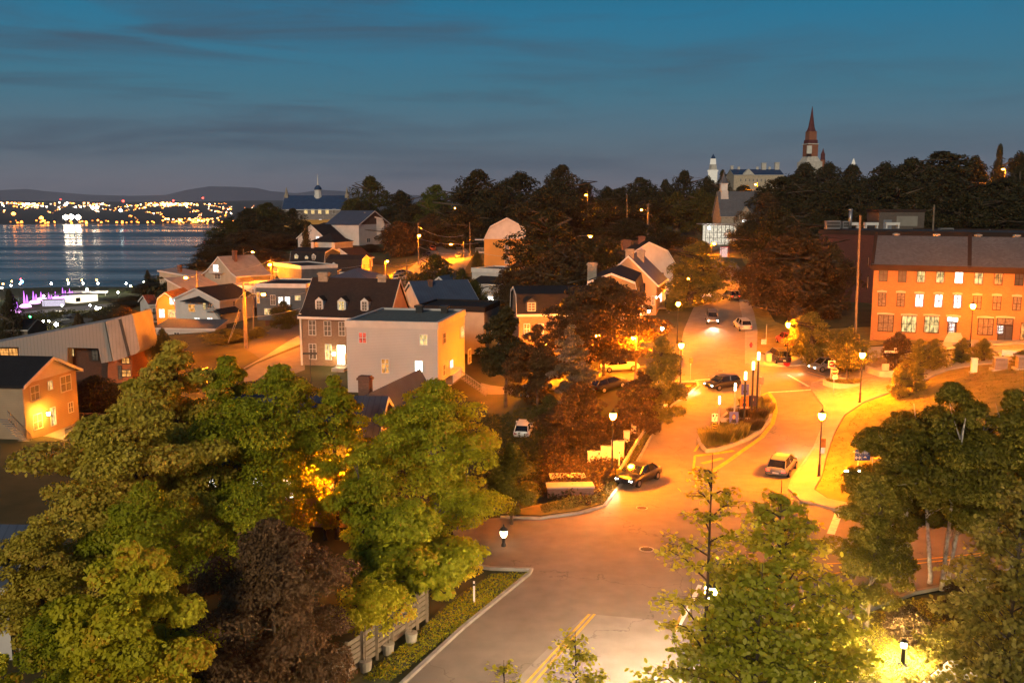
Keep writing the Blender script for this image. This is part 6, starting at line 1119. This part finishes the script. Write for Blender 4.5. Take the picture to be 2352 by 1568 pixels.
# blue visitor sign
y = gy(1972, 1090); t, h = signpost('information_sign', 1973, 1034, 0, y, 'blue two panel visitor sign half behind the birch leaves', 'information sign'); X = sgn(t, y, 1963, 1032, 2000, 1044, SB); textmesh('lettering', 'Maison Alphonse-', .22, SW, t, ((X[0] + X[1]) / 2, -.104, X[3] - .16)); textmesh('lettering', 'Desjardins', .22, SW, t, ((X[0] + X[1]) / 2 - .1, -.104, X[2] + .15))
X = sgn(t, y, 1962, 1045, 1998, 1056, SB, 'symbol_panel'); q = MB(); q.extr([(X[0] + .12 + .1 * math.cos(k * .52), -.105, X[2] + .22 + .12 * math.sin(k * .52)) for k in range(12)], (0, .004, 0)); q.extr([(X[0] + .36 + .1 * math.cos(k * .52), -.105, X[2] + .22 + .12 * math.sin(k * .52)) for k in range(12)], (0, .004, 0)); q.box(X[0] + .52, X[0] + .55, -.105, -.101, X[2] + .04, X[3] - .04); q.extr([(X[0] + .62, -.105, X[2] + .2), (X[0] + .78, -.105, X[2] + .34), (X[0] + .94, -.105, X[2] + .2)], (0, .004, 0)); q.build('symbols', SW, t)
# yellow chevron marker on the lower junction
y = gy(1674, 1360); t, h = signpost('chevron_marker', 1673, 1276, 0, y, 'yellow and black chevron marker behind the slender linden', 'traffic sign'); X = sgn(t, y, 1664, 1278, 1683, 1312, SY); q = MB(); hh_ = X[3] - X[2]
for k in range(3): z = X[2] + hh_ * (k + .1) / 3.2; cxm = (X[0] + X[1]) / 2; q.extr([(X[0] + .03, -.105, z), (cxm, -.105, z + .17), (X[1] - .03, -.105, z), (X[1] - .03, -.105, z + .12), (cxm, -.105, z + .29), (X[0] + .03, -.105, z + .12)], (0, .004, 0))
q.build('stripe', SK, t)
lamp = [o for o in bpy.data.objects if o.get('label', '').startswith('lantern street lamp with a sign strapped')][0]
y = lamp.location.y; a, b_ = Pd(1883, 1026, y), Pd(1889, 1006, y); MB().box(-.02, .36, -.16, -.12, a.z - lamp.location.z, b_.z - lamp.location.z).build('orange_notice', PO, lamp); MB().box(-.0, .3, -.16, -.12, a.z - lamp.location.z - .5, a.z - lamp.location.z - .03).build('parking_plate', SW, lamp)
# round planter, notice board, walls, hydrant, bins, bench, monument stones
p = G(1935, 885); t = thing('round_planter', p, 0, 'round stone planter ring with a lit tree on the paved circle', 'planter'); r_ = Pd(1978, 885, p.y).x - p.x
q = MB(); q.lathe([(r_, 0), (r_, .55), (r_ - .3, .55), (r_ - .3, .3)], k=40); q.build('rim', CONC, t); MB().lathe([(r_ - .31, 0), (r_ - .31, .42)], k=32).build('soil', mat('planting_soil', (.12, .10, .05)), t)
near('orange lit small tree growing in the round planter', 1950, p.y, 788, 100, 'street', 60, .35, .13, 4200, nl=34, flat=.5)
for i, (px, py) in enumerate([(1912, 885), (1928, 890), (1945, 891), (1962, 886)]): tuft(['golden tuft at the junction side of the round planter', 'golden tuft second in the round planter', 'golden tuft third in the round planter', 'golden tuft at the park side of the round planter'][i], px, py, .6, .5, 80 + i, 200)
ribbon('planter_wall', [(1990, 856), (2022, 868), (2050, 868)], .4, CONC, .1, .7, kind=None, label='low curved concrete planter wall holding the notice board', cat='low wall')
y = gy(2033, 862); t, h = signpost('notice_board', 2026, 836, 0, y, 'pale blank notice board on two legs at the plaza edge', 'notice board', .04); X = sgn(t, y, 2024, 835, 2042, 851, mat('board_pale', (.5, .42, .3), None, 3, .5, 0)); MB().tube([(X[1] - .1, 0, 0), (X[1] - .1, 0, X[3])], .04, 6).build('post', STEEL, t)
for px, py, w_, h_, nm, lb, m_ in [(2236, 857, .55, 1.5, 'utility_cabinet', 'slim white utility cabinet on the park lawn', WHITE), (2296, 850, 1.15, 1.25, 'stone_block', 'dark square stone block on a slab, middle of the lawn top', STONE), (2350, 848, 1.2, 1.25, 'stone_block', 'dark square stone block cut by the frame edge', STONE)]:
    p = G(px, py); t = thing(nm, p, R(-15), lb, nm.replace('_', ' ')); MB().box(-w_ / 2, w_ / 2, -w_ / 2, w_ / 2, .15, h_).build('body', m_, t); MB().box(-w_ * .7, w_ * .7, -w_ * .7, w_ * .7, -.2, .148).build('base', CONC, t); MB().box(-w_ / 2 - .04, w_ / 2 + .04, -w_ / 2 - .04, w_ / 2 + .04, h_ + .001, h_ + .07).build('top', CONC if nm != 'utility_cabinet' else WHITE, t)
p = G(2320, 826); t = thing('bench', p, R(-35), 'cream park bench at the top of the lawn', 'bench')
MB().box(-.85, .85, -.25, .25, .42, .48).build('seat', WHITE, t); MB().extr([(-.85, .25, .5), (.85, .25, .5), (.85, .36, .95), (-.85, .36, .95)], (0, .04, 0)).build('backrest', WHITE, t)
for s_ in (-.7, .7): MB().box(s_ - .04, s_ + .04, -.22, -.16, 0, .418).box(s_ - .04, s_ + .04, .18, .24, 0, .418).build('leg', DARKM, t)
p = G(1732, 818); t = thing('fire_hydrant', p, 0, 'orange red fire hydrant on the hill street verge', 'fire hydrant'); p2 = G(1725, 800); t.location = p2; MB().lathe([(.16, 0), (.13, .1), (.12, .6), (.16, .62), (.14, .75), (.04, .85)], k=10).build('barrel', SR, t); MB().tube([(-.24, 0, .5), (.24, 0, .5)], .07, 8).build('outlet', SR, t)
for px, py, lb in [(1793, 838, 'white electrical box beside the black parked car'), (1851, 836, 'pale litter bin with slatted sides at the junction kerb'), (1765, 832, 'small white box low in the junction grasses')]:
    p = G(px, py); t = thing('street_cabinet', p, 0, lb, 'street cabinet'); MB().box(-.35, .35, -.3, .3, 0, 1.05).build('body', mat('cabinet_beige', (.5, .42, .3), None, 3, .6, 0, kind='plank'), t); MB().box(-.4, .4, -.35, .35, 1.051, 1.12).build('lid', CONC, t)
p = G(1807, 842); t = thing('flower_tub', p, 0, 'red flower tub around the foot of the lamp post', 'flower tub'); MB().lathe([(.35, .1), (.45, .5), (.38, .5)], k=12).build('tub', SR, t)
p = G(1663, 600); t = thing('phone_booth', p, 0, 'glass bus shelter glowing pink at the top of the hill street', 'bus shelter'); p3 = Pd(1664, 588, 225); t.location = (p3.x, 225, H(p3.x, 225)); MB().box(-.9, .9, .9, 1, 0, 2.5).build('back_panel', emit('shelter_glow', (1, .6, .5), .9, .3), t); MB().box(-1, 1, -.7, 1.1, 2.52, 2.65).build('roof', SR, t)
for s_ in (-.92, .92): MB().box(s_ - .04, s_ + .04, -.6, -.52, 0, 2.5).build('post', SR, t)
t.name = 'bus_shelter'
# guardrail
gp = [G(*q) for q in [(1422, 1098), (1450, 1050), (1482, 1000), (1515, 957), (1548, 920), (1566, 902)]]
t = thing('guardrail', gp[0], 0, 'long steel guardrail curving along the road above the terraces', 'guardrail'); q = MB(); Q = []
for a, b_ in zip(gp, gp[1:]): Q += [a.lerp(b_, i / 6) for i in range(6)]
Q.append(gp[-1]); Q = [v + Vector((0, 0, .62)) - gp[0] for v in Q]
for dz, dd in ((.12, 0), (0, .05), (-.12, 0)): q.tube([v + Vector((dd, 0, dz)) for v in Q], .075, 6)
q.build('rail', mat('bright_steel', (.7, .7, .7), None, 2, .3, 0, metal=.6), t)
for v in Q[::3]: MB().box(v.x - .08, v.x + .08, v.y - .1, v.y + .1, v.z - .75, v.z + .1).build('post', STEEL, t)
for px, tp_, bs, lb in [(1497, 923, 955, 'thin white marker post beside the rail, farther one'), (1422, 1033, 1072, 'thin white marker post beside the rail, nearer one'), (1089, 1334, 1385, 'thin grey marker pole on the verge below the bright tree')]:
    p = G(px, bs); a = Pd(px, tp_, p.y); t = thing('marker_post', p, 0, lb, 'marker post'); MB().box(-.05, .05, -.02, .02, 0, a.z - p.z).build('stake', WHITE, t); MB().box(-.052, .052, -.024, -.021, (a.z - p.z) * .8, (a.z - p.z) * .9).build('band', SK, t)
# white cars' worth of light at the rail end: two reflectors
p = G(1423, 1105); t = thing('rail_end_marker', p, 0, 'shining reflector board at the near end of the guardrail', 'reflector'); MB().box(-.25, .25, -.05, .05, .3, 1.0).build('panel', SY, t); MB().box(-.05, .05, .06, .12, 0, 1.0).build('post', STEEL, t)
# stepped retaining walls and terraces on the low side
for i, (x0, y0, x1, y1, gx_, gy_) in enumerate([(1350, 1037, 1380, 1060, 1368, 1060), (1380.2, 1025, 1404, 1060, 1395, 1056), (1404.2, 1013, 1434, 1060, 1418, 1045), (1433, 990, 1447, 1008, 1440, 1015), (1450, 970, 1462, 990, 1456, 998), (1472, 950, 1484, 968, 1478, 975)]):
    y = gy(1395, 1058) if i < 3 else gy(gx_, gy_); a, b_ = Pd(x0, y1 + 8, y), Pd(x1, y0, y); t = thing('retaining_wall', (a.x, y, min(a.z, H(a.x, y)) - .3), 0, ['lowest', 'second', 'third', 'fourth', 'fifth', 'highest'][i] + ' step of the pale concrete retaining wall', 'retaining wall', 'stepped retaining walls')
    w_ = b_.x - a.x; h_ = b_.z - t.location.z; MB().box(0, w_, 0, .35, 0, h_ - .1).build('wall', mat('pale_concrete', (.5, .44, .34), (.42, .36, .28), .8, .9, .2), t); MB().box(-.03, w_ + .03, -.04, .39, h_ - .098, h_).build('coping', CONC, t)
for lb, x0, y0, x1, y1, gy_ in [('low brick garden wall in the terrace weeds', 1258, 1118, 1365, 1142, 1142), ('upper stone garden ledge with rusty railing', 1265, 1096, 1345, 1104, 1104)]:
    y = gy(1310, gy_); a, b_ = Pd(x0, y1, y), Pd(x1, y0, y); t = thing('garden_wall', (a.x, y, min(a.z, H(a.x, y)) - .2), R(3), lb, 'garden wall'); w_ = b_.x - a.x; h_ = max(.5, b_.z - t.location.z); MB().box(0, w_, 0, .4, 0, h_ - .12).build('wall', BRP, t); MB().box(-.05, w_ + .05, -.1, 1.2, h_ - .118, h_).build('coping', CONC, t)
# plank fence with planted tubs
fp = [G(*q) for q in [(745, 1600), (800, 1560), (870, 1510), (940, 1458), (985, 1425)]]
t = thing('plank_fence', fp[0], 0, 'weathered horizontal plank fence running up the verge under the trees', 'fence')
for k in range(6):
    q = MB()
    for a, b_ in zip(fp, fp[1:]):
        d = (b_ - a); n2 = Vector((-d.y, d.x, 0)).normalized() * .03; z0, z1 = .25 + k * .27, .25 + k * .27 + .22; a_, c_ = a - fp[0], b_ - fp[0]; q.extr([a_ + Vector((0, 0, z0)), c_ + Vector((0, 0, z0)), c_ + Vector((0, 0, z1)), a_ + Vector((0, 0, z1))], n2)
    q.build('plank', FENCEW, t)
for s_ in np.linspace(0, .98, 9):
    k = min(3, int(s_ * 4)); v = fp[k].lerp(fp[k + 1], s_ * 4 - k) - fp[0]; MB().box(v.x - .07, v.x + .07, v.y - .16, v.y - .04, v.z - .2, v.z + 1.95).build('post', FENCEW, t)
for i, (px, py) in enumerate([(840, 1540), (892, 1500), (945, 1475)]):
    p = G(px, py); t = thing('planting_tub', p, 0, ['tub with stake at the lowest end of the plank fence', 'tub with stake in the middle of the plank fence', 'tub with stake at the top end of the plank fence'][i], 'planting tub'); MB().lathe([(.26, 0), (.32, .55), (.26, .55)], k=12).build('tub', mat('tub_beige', (.42, .38, .3), None, 3, .8, .1), t); MB().tube([(0, 0, .3), (.02, 0, 2.3)], .025, 6).build('stake', WOODP, t)
# tan gable house: deck, stair; white house: stair; others
r1 = h1['root']; y = 89.5
def world_part(root, mb_world_pts_fn): pass
def railing(name, parent, pts, m, h=1.0, step=.35):
    q = MB()
    for a, b_ in zip(pts, pts[1:]):
        a, b_ = Vector(a), Vector(b_); q.tube([a + Vector((0, 0, h)), b_ + Vector((0, 0, h))], .04, 5); n3 = max(2, int((b_ - a).length / step))
        for i in range(n3 + 1): v = a.lerp(b_, i / n3); q.tube([v, v + Vector((0, 0, h))], .022, 4)
    return q.build(name, m, parent)
W_ = h1['W']
MB().box(1.2, W_ - .3, -3.4, -.01, -.6, .25).build('deck', CONC, r1); railing('deck_railing', r1, [(1.3, -3.3, .25), (W_ - .4, -3.3, .25), (W_ - .4, -.3, .25)], mat('red_brown_wood', (.14, .06, .03)), 1.05, .16)
q = MB()
for k in range(12): q.box(-3.2 + .26 * k, -2.9 + .26 * k, -.6 + 0, .5, 3.2 - .27 * k, 3.26 - .27 * k)
sb = q.build('outside_stair', mat('pale_stair', (.35, .32, .28)), r1); railing('stair_railing', r1, [(-3.2, -.6, 3.2), (-.1, -.6, .1)], mat('pale_stair', (.35, .32, .28)), .95, .3)
r4 = h4['root']; f4 = h4['hit']; x0, z0 = f4('F', 467, 712, 1.2); x1, _ = f4('F', 490, 712, 1.2)
MB().box(x0, x1, -1.3, -.01, z0 - .12, z0).build('balcony', WHITE, r4); railing('balcony_railing', r4, [(x0, -.1, z0), (x0, -1.25, z0), (x1, -1.25, z0)], BLACKM, 1.0, .2)
x2, z2 = f4('F', 512, 745, 1.2); q = MB()
for k in range(14): u = k / 14; xx_ = x1 + (x2 - x1) * u; zz_ = z0 + (z2 - z0) * u; q.box(xx_, xx_ + .3, -1.3, -.35, zz_ - .05, zz_)
q.build('outside_stair', DARKM, r4); railing('stair_railing', r4, [(x1, -1.3, z0), (x2, -1.3, z2)], BLACKM, 1.0, .3)
hx0, hz0 = f4('F', 417, 691, .8); hx1, _ = f4('F', 486, 690, .8); q = MB(); q.extr([(hx0, -1.3, hz0), (hx1, -1.3, hz0), ((hx0 + hx1) / 2, -.01, hz0 + 1.1)], (0, 0, -.12)); q.build('porch_roof', SHK, r4)
q = MB(); a_, az = f4('R', 507, 722, 1.3); b2, _ = f4('R', 552, 718, 1.3); q.extr([(h4['W'] + .01, a_, az + .9), (h4['W'] + 1.8, a_ - .3, az), (h4['W'] + 1.8, b2, az), (h4['W'] + .01, b2, az + .9)], (0, 0, .12)); q.build('porch_roof', SHK, r4)
r22 = h22['root']; x0, z0 = h22['hit']('F', 481, 625, 1); x1, _ = h22['hit']('F', 507, 625, 1); MB().box(x0, x1, -1.2, -.01, z0 - .15, z0).build('balcony', WHITE, r22); railing('balcony_railing', r22, [(x0, -1.15, z0), (x1, -1.15, z0)], WHITE, 1.1, .25)
r12 = h12['root']; q = MB(); q.box(-2.2, -.01, .2, 4, 3.2, 3.4); q.box(-2.3, -.01, .1, 4, 6.3, 6.5); q.build('balcony', STUW, r12); railing('balcony_railing', r12, [(-2.1, .3, 3.4), (-.1, .3, 3.4)], WHITE, 1, .3)
r26 = h26['root']; W6 = h26['W']; q = MB(); q.box(W6 + .01, W6 + 1.4, 1, 7, 4.9, 5.05); q.box(W6 + .01, W6 + 1.4, 1, 7, 2.0, 2.15); q.build('balcony', WOODP, r26); railing('balcony_railing', r26, [(W6 + 1.35, 1, 5.05), (W6 + 1.35, 7, 5.05)], DARKM, 1, .3); railing('balcony_railing', r26, [(W6 + 1.35, 1, 2.15), (W6 + 1.35, 7, 2.15)], DARKM, 1, .3)
q = MB()
for k in range(12): q.box(W6 + 1.5 + k * .3, W6 + 1.8 + k * .3, 1, 2.1, 4.6 - k * .36, 4.66 - k * .36)
q.build('outside_stair', WOODP, r26)
r7 = h7['root']; W7 = h7['W']; f7 = h7['hit']; a_, az = f7('R', 1040, 872, 1.4); MB().box(W7 + .01, W7 + 1.6, .8, 5.5, 1.2, 1.35).build('deck', WOODP, r7); railing('deck_railing', r7, [(W7 + 1.55, .8, 1.35), (W7 + 1.55, 5.5, 1.35), (W7 + .1, 5.5, 1.35)], WHITE, 1, .2)
q = MB()
for k in range(10): q.box(W7 + 1.7 + k * .3, W7 + 2.0 + k * .3, 4.4, 5.5, 1.1 - k * .2, 1.16 - k * .2)
q.build('outside_stair', WOODP, r7); railing('stair_railing', r7, [(W7 + 1.7, 4.4, 1.15), (W7 + 4.7, 4.4, -.85)], mat('pale_stair', (.35, .32, .28)), 1, .25)
r6 = h6['root']; x0, z0 = h6['hit']('F', 783, 845, 1); q = MB()
for k in range(6): q.box(x0 - .9, x0 + .9, -.3 - .3 * (k + 1), -.3 * k - .3, -.4, max(.1, z0 + .3 - .2 * k))
q.box(x0 - .9, x0 + .9, -.3, -.01, -.4, z0 + .35); q.build('steps', CONC, r6)
MB().box(-.2, .05, -.35, -.2, 0, h6['h'] + .1).build('downpipe', WHITE, r6)
ribbon('wooden_fence', [(610, 748), (650, 744), (692, 745)], .12, mat('red_brown_wood', (.14, .06, .03)), 0, 1.5, kind=None, label='red brown board fence beside the buff brick house', cat='fence')
p = Pd(752, 812, 110); t = thing('street_name_sign', (p.x - 2.8, 113, H(p.x - 2.8, 113)), 0, 'dark street name sign silhouetted before the brick house', 'street sign'); zz = Pd(702, 812, 113).z - t.location.z; MB().tube([(0, 0, 0), (0, 0, zz + .2)], .05, 6).build('post', DARKM, t); MB().box(-.9, .9, -.06, -.03, zz - .1, zz + .15).build('panel', DARKM, t)
# ---------------------------------------------------------------- riverside below the bluff
def low(px, py): return Pz(px, py, -43.2)
PK = mat('riverside_paving', (.16, .15, .13), (.11, .10, .09), .1, .9, 0)
for pts, nm, m_ in [([(95, 738), (220, 722), (255, 728), (180, 748), (100, 756)], 'car_park', PK), ([(0, 720), (230, 695), (300, 690), (260, 705), (100, 722), (0, 734)], 'riverside_path', PAVE), ([(0, 690), (120, 668), (260, 662), (330, 668), (300, 680), (120, 700), (0, 706)], 'park_lawn', mat('riverside_lawn', (.09, .11, .03), (.05, .07, .02), .1, .95, 0)), ([(60, 748), (240, 744), (230, 775), (60, 790)], 'park_lawn', mat('riverside_lawn', (.09, .11, .03)))]:
    P = [low(*q) for q in pts]; dz = {'car_park': .35, 'riverside_path': .25, 'park_lawn': .15}[nm]
    o = drape(nm, [(p.x, p.y) for p in P], m_, dz + .1, step=8, px=False)
def at_low(px, py): p = low(px, py); p.z = H(p.x, p.y) + .3; return p
p = at_low(150, 698); q2 = at_low(225, 690); t = thing('pavilion', p, math.atan2(q2.y - p.y, q2.x - p.x), 'white lit riverside pavilion with wide flat tilted roof', 'pavilion'); w_ = (Vector(q2[:2]) - Vector(p[:2])).length; hp = 5
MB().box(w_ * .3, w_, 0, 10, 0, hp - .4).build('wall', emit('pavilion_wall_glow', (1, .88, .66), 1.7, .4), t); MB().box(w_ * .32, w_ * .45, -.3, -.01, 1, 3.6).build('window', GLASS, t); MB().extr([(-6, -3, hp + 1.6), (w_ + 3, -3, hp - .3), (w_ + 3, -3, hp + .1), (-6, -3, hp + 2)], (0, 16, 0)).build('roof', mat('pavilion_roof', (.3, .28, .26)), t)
p = at_low(120, 702); t = thing('kiosk', p, R(10), 'small lit kiosk beside the pavilion', 'kiosk'); MB().box(-6, 6, 0, 6, 0, 4).build('wall', emit('kiosk_glow', (.9, .8, 1), .9, .5), t); MB().box(-6.5, 6.5, -.5, 6.5, 4.01, 4.4).build('roof', PK, t)
PURP = emit('purple_jet', (.62, .16, 1), 2.6); PINK = emit('pink_glow', (.95, .40, 1), 7)
for i, (px, py, h) in enumerate([(57, 704, 9), (78, 697, 7), (95, 690, 5), (113, 692, 5), (128, 688, 5), (145, 686, 7), (161, 684, 6), (33, 714, 9)]):
    p = at_low(px, py); h *= 1.15; t = thing('fountain_jet', p, 0, ['tallest violet fountain jet', 'violet jet second from the tallest', 'slim violet jet third along', 'slim violet jet fourth along', 'violet jet behind the kiosk', 'white violet jet behind the pavilion eave', 'violet jet farthest along the pool', 'violet jet nearest the frame edge'][i] + ' of the riverside fountain', 'fountain', 'violet lit fountain jets')
    MB().lathe([(.9, 0), (.5, h * .5), (.06, h)], k=7).lathe([(.7, 0), (.5, h * .4), (.1, h * .75)], c=(1.6, .4, 0), k=6).build('water_jet', PURP, t); MB().lathe([(3.4, 0), (3.4, .6), (2.2, 1.6)], c=(.5, 0, 0), k=10).build('basin_light', PINK, t)
for i, (px, py, m_, s_, lb) in enumerate([(186, 680, 'w', 16, 'long glaring white canopy light past the pavilion'), (208, 678, 'w', 22, 'second long white canopy light past the pavilion'), (170, 683, 'w', 8, 'short white canopy light beside the pavilion')]):
    p = at_low(px, py); t = thing('lit_canopy', p, R(3), lb, 'canopy'); MB().box(-s_ / 2, s_ / 2, 0, 4, 2.5, 3.6).build('light_panel', emit('canopy_glow', (1, .88, .66), 3.5), t); MB().box(-s_ / 2 - .5, s_ / 2 + .5, -.5, 4.5, 3.62, 4).build('roof', WHITE, t)
    for k in (-1, 1): MB().box(k * s_ * .45 - .2, k * s_ * .45 + .2, 1.8, 2.2, 0, 2.5).build('post', WHITE, t)
bulb = {'o': emit('quay_orange', (1, .35, .06), 60), 'w': emit('quay_white', (1, .88, .7), 170), 'b': emit('quay_blue', (.03, .18, 1), 120), 'g': emit('quay_green', (.05, 1, .3), 30), 'r': emit('quay_red', (1, .03, .05), 60), 'y': emit('quay_yellow', (1, .8, .35), 170)}
for px, py, c, r_, base, lb in [(7, 652, 'o', .9, 690, 'orange globe on the quay nearest the frame edge'), (4, 661, 'w', .9, 690, 'white globe below the first orange quay globe'), (47, 646, 'o', .9, 680, 'orange globe second along the quay'), (44, 656, 'w', .9, 680, 'white globe second along the quay'), (81, 643, 'o', .7, 678, 'pinkish globe beside the blue light'), (86, 647, 'b', 1.5, 678, 'brilliant blue light on the quay'), (80, 652, 'w', .8, 678, 'white globe under the blue light'), (207, 650, 'w', 1.0, 674, 'white globe alone over the long quay'),
    (271, 642, 'o', .8, 672, 'orange globe above the pavilion end'), (277, 648, 'w', .9, 672, 'white globe above the pavilion end')] if False else []: pass
for i, (px, py, c, r_, base) in enumerate([(7, 652, 'o', .9, 690), (4, 661, 'w', .9, 690), (27, 646, 'o', .9, 682), (25, 656, 'w', .9, 682), (50, 647, 'b', 1.6, 680), (47, 641, 'r', .6, 680), (46, 652, 'w', .8, 680), (118, 651, 'w', 1.0, 676), (155, 643, 'o', .9, 674), (157, 651, 'w', .9, 674), (188, 643, 'o', .9, 672), (191, 651, 'w', .9, 672), (222, 643, 'o', .9, 670), (225, 651, 'w', .9, 670), (290, 651, 'w', 1.0, 668), (300, 657, 'y', 1.1, 668), (200, 664, 'w', 1.0, 680), (271, 671, 'y', .9, 690), (142, 701, 'w', .8, 712), (100, 680, 'w', .8, 705), (207, 701, 'w', .7, 712), (222, 708, 'w', 1.5, 716), (230, 707, 'y', .9, 716), (82, 736, 'y', .8, 752), (100, 737, 'w', .8, 756), (112, 737, 'y', .8, 756), (68, 757, 'y', .9, 775), (129, 745, 'w', 1.5, 760), (69, 727, 'g', .7, 745), (330, 647, 'y', .7, 660)]):
    r_ *= .6; b_ = low(px, base); a = Pd(px, py, b_.y); z = max(H(a.x, b_.y), -46); wd = {'o': 'orange', 'w': 'white', 'b': 'brilliant blue', 'r': 'small red', 'y': 'yellowish', 'g': 'green'}[c]
    side = ['at the very edge of the picture', 'beneath the first orange one', 'second along the quay', 'beneath the second orange one', 'alone over the quay rail', 'just above the blue one', 'just under the blue one', 'alone between blue light and pavilion', 'above the near end of the pavilion roof', 'beneath the orange one at the pavilion end', 'in the middle of the pavilion roof', 'beneath the middle orange one', 'past the far end of the pavilion', 'beneath the last orange one', 'near the bluff trees by the water', 'touching the bluff trees', 'over the lit canopies', 'past the canopies by the path', 'in front of the pavilion steps', 'behind the kiosk', 'beside the pavilion fence', 'glaring at the car park edge', 'next to the glaring one', 'over the lawn below the car park', 'in the middle of the lawn trio', 'last of the lawn trio', 'beside the dark roofed bank house', 'on the curved path above the clad building', 'beside the bank road', 'on the bluff path'][i]
    t = thing('quay_lamp', (a.x, b_.y, z), 0, '%s lamp %s' % (wd, side), 'lamp'); hh = a.z - z; MB().tube([(0, 0, 0), (0, 0, max(.5, hh - r_))], .12, 6).build('pole', DARKM, t); MB().lathe([(r_ * .3, hh - r_), (r_, hh - r_ * .3), (r_, hh + r_ * .3), (r_ * .3, hh + r_)], k=8).build('globe', bulb[c], t)
for i, (px, py, c) in enumerate([(104, 729, 'black'), (112, 727, 'grey'), (128, 740, 'white'), (136, 737, 'white'), (150, 735, 'silver'), (141, 742, 'grey'), (153, 728, 'grey'), (160, 732, 'black'), (172, 727, 'black'), (75, 742, 'black'), (83, 739, 'black'), (164, 726, 'silver')]):
    car(['dark car first in the riverside car park', 'grey car second in the riverside car park', 'gleaming white car in the front row by the river', 'white car beside the gleaming one', 'silver car in the middle of the riverside rows', 'grey car tucked in front of the silver one', 'grey car in the back riverside row', 'black car in the middle of the back row', 'black car at the end of the back row', 'black car apart under the dark bushes', 'second black car apart under the dark bushes', 'silver car in the back riverside row'][i], 'sedan', c, 0, 0, 20 + 40 * (i % 2), P=at_low(px, py), group='cars in the riverside car park')
scatter('undergrowth', 'bushes around the riverside car park', [(0, 745), (60, 725), (200, 715), (90, 740), (230, 748), (120, 765), (0, 790)], 5000, 'olive', .8, 3.0, 9)
hz = MB().box(-9500, 4500, -30, 15600, -61.5, 420); m, nt, o = nodes('haze_air'); v = N(nt, 'ShaderNodeVolumePrincipled'); v.inputs['Color'].default_value = (.75, .82, 1, 1); v.inputs['Density'].default_value = 4e-5; nt.links.new(v.outputs[0], o.inputs['Volume'])
hz = hz.build('haze', m); hz['kind'] = 'stuff'
# ---------------------------------------------------------------- render settings
scene.render.engine = 'CYCLES'; cy = scene.cycles; cy.use_denoising = True; cy.use_light_tree = True
cy.max_bounces = 6; cy.diffuse_bounces = 3; cy.glossy_bounces = 3; cy.transmission_bounces = 3; cy.sample_clamp_indirect = 4; cy.caustics_reflective = False; cy.caustics_refractive = False
scene.view_settings.view_transform = 'Standard'; scene.view_settings.look = 'None'; scene.view_settings.exposure = 0.22; scene.view_settings.gamma = 1
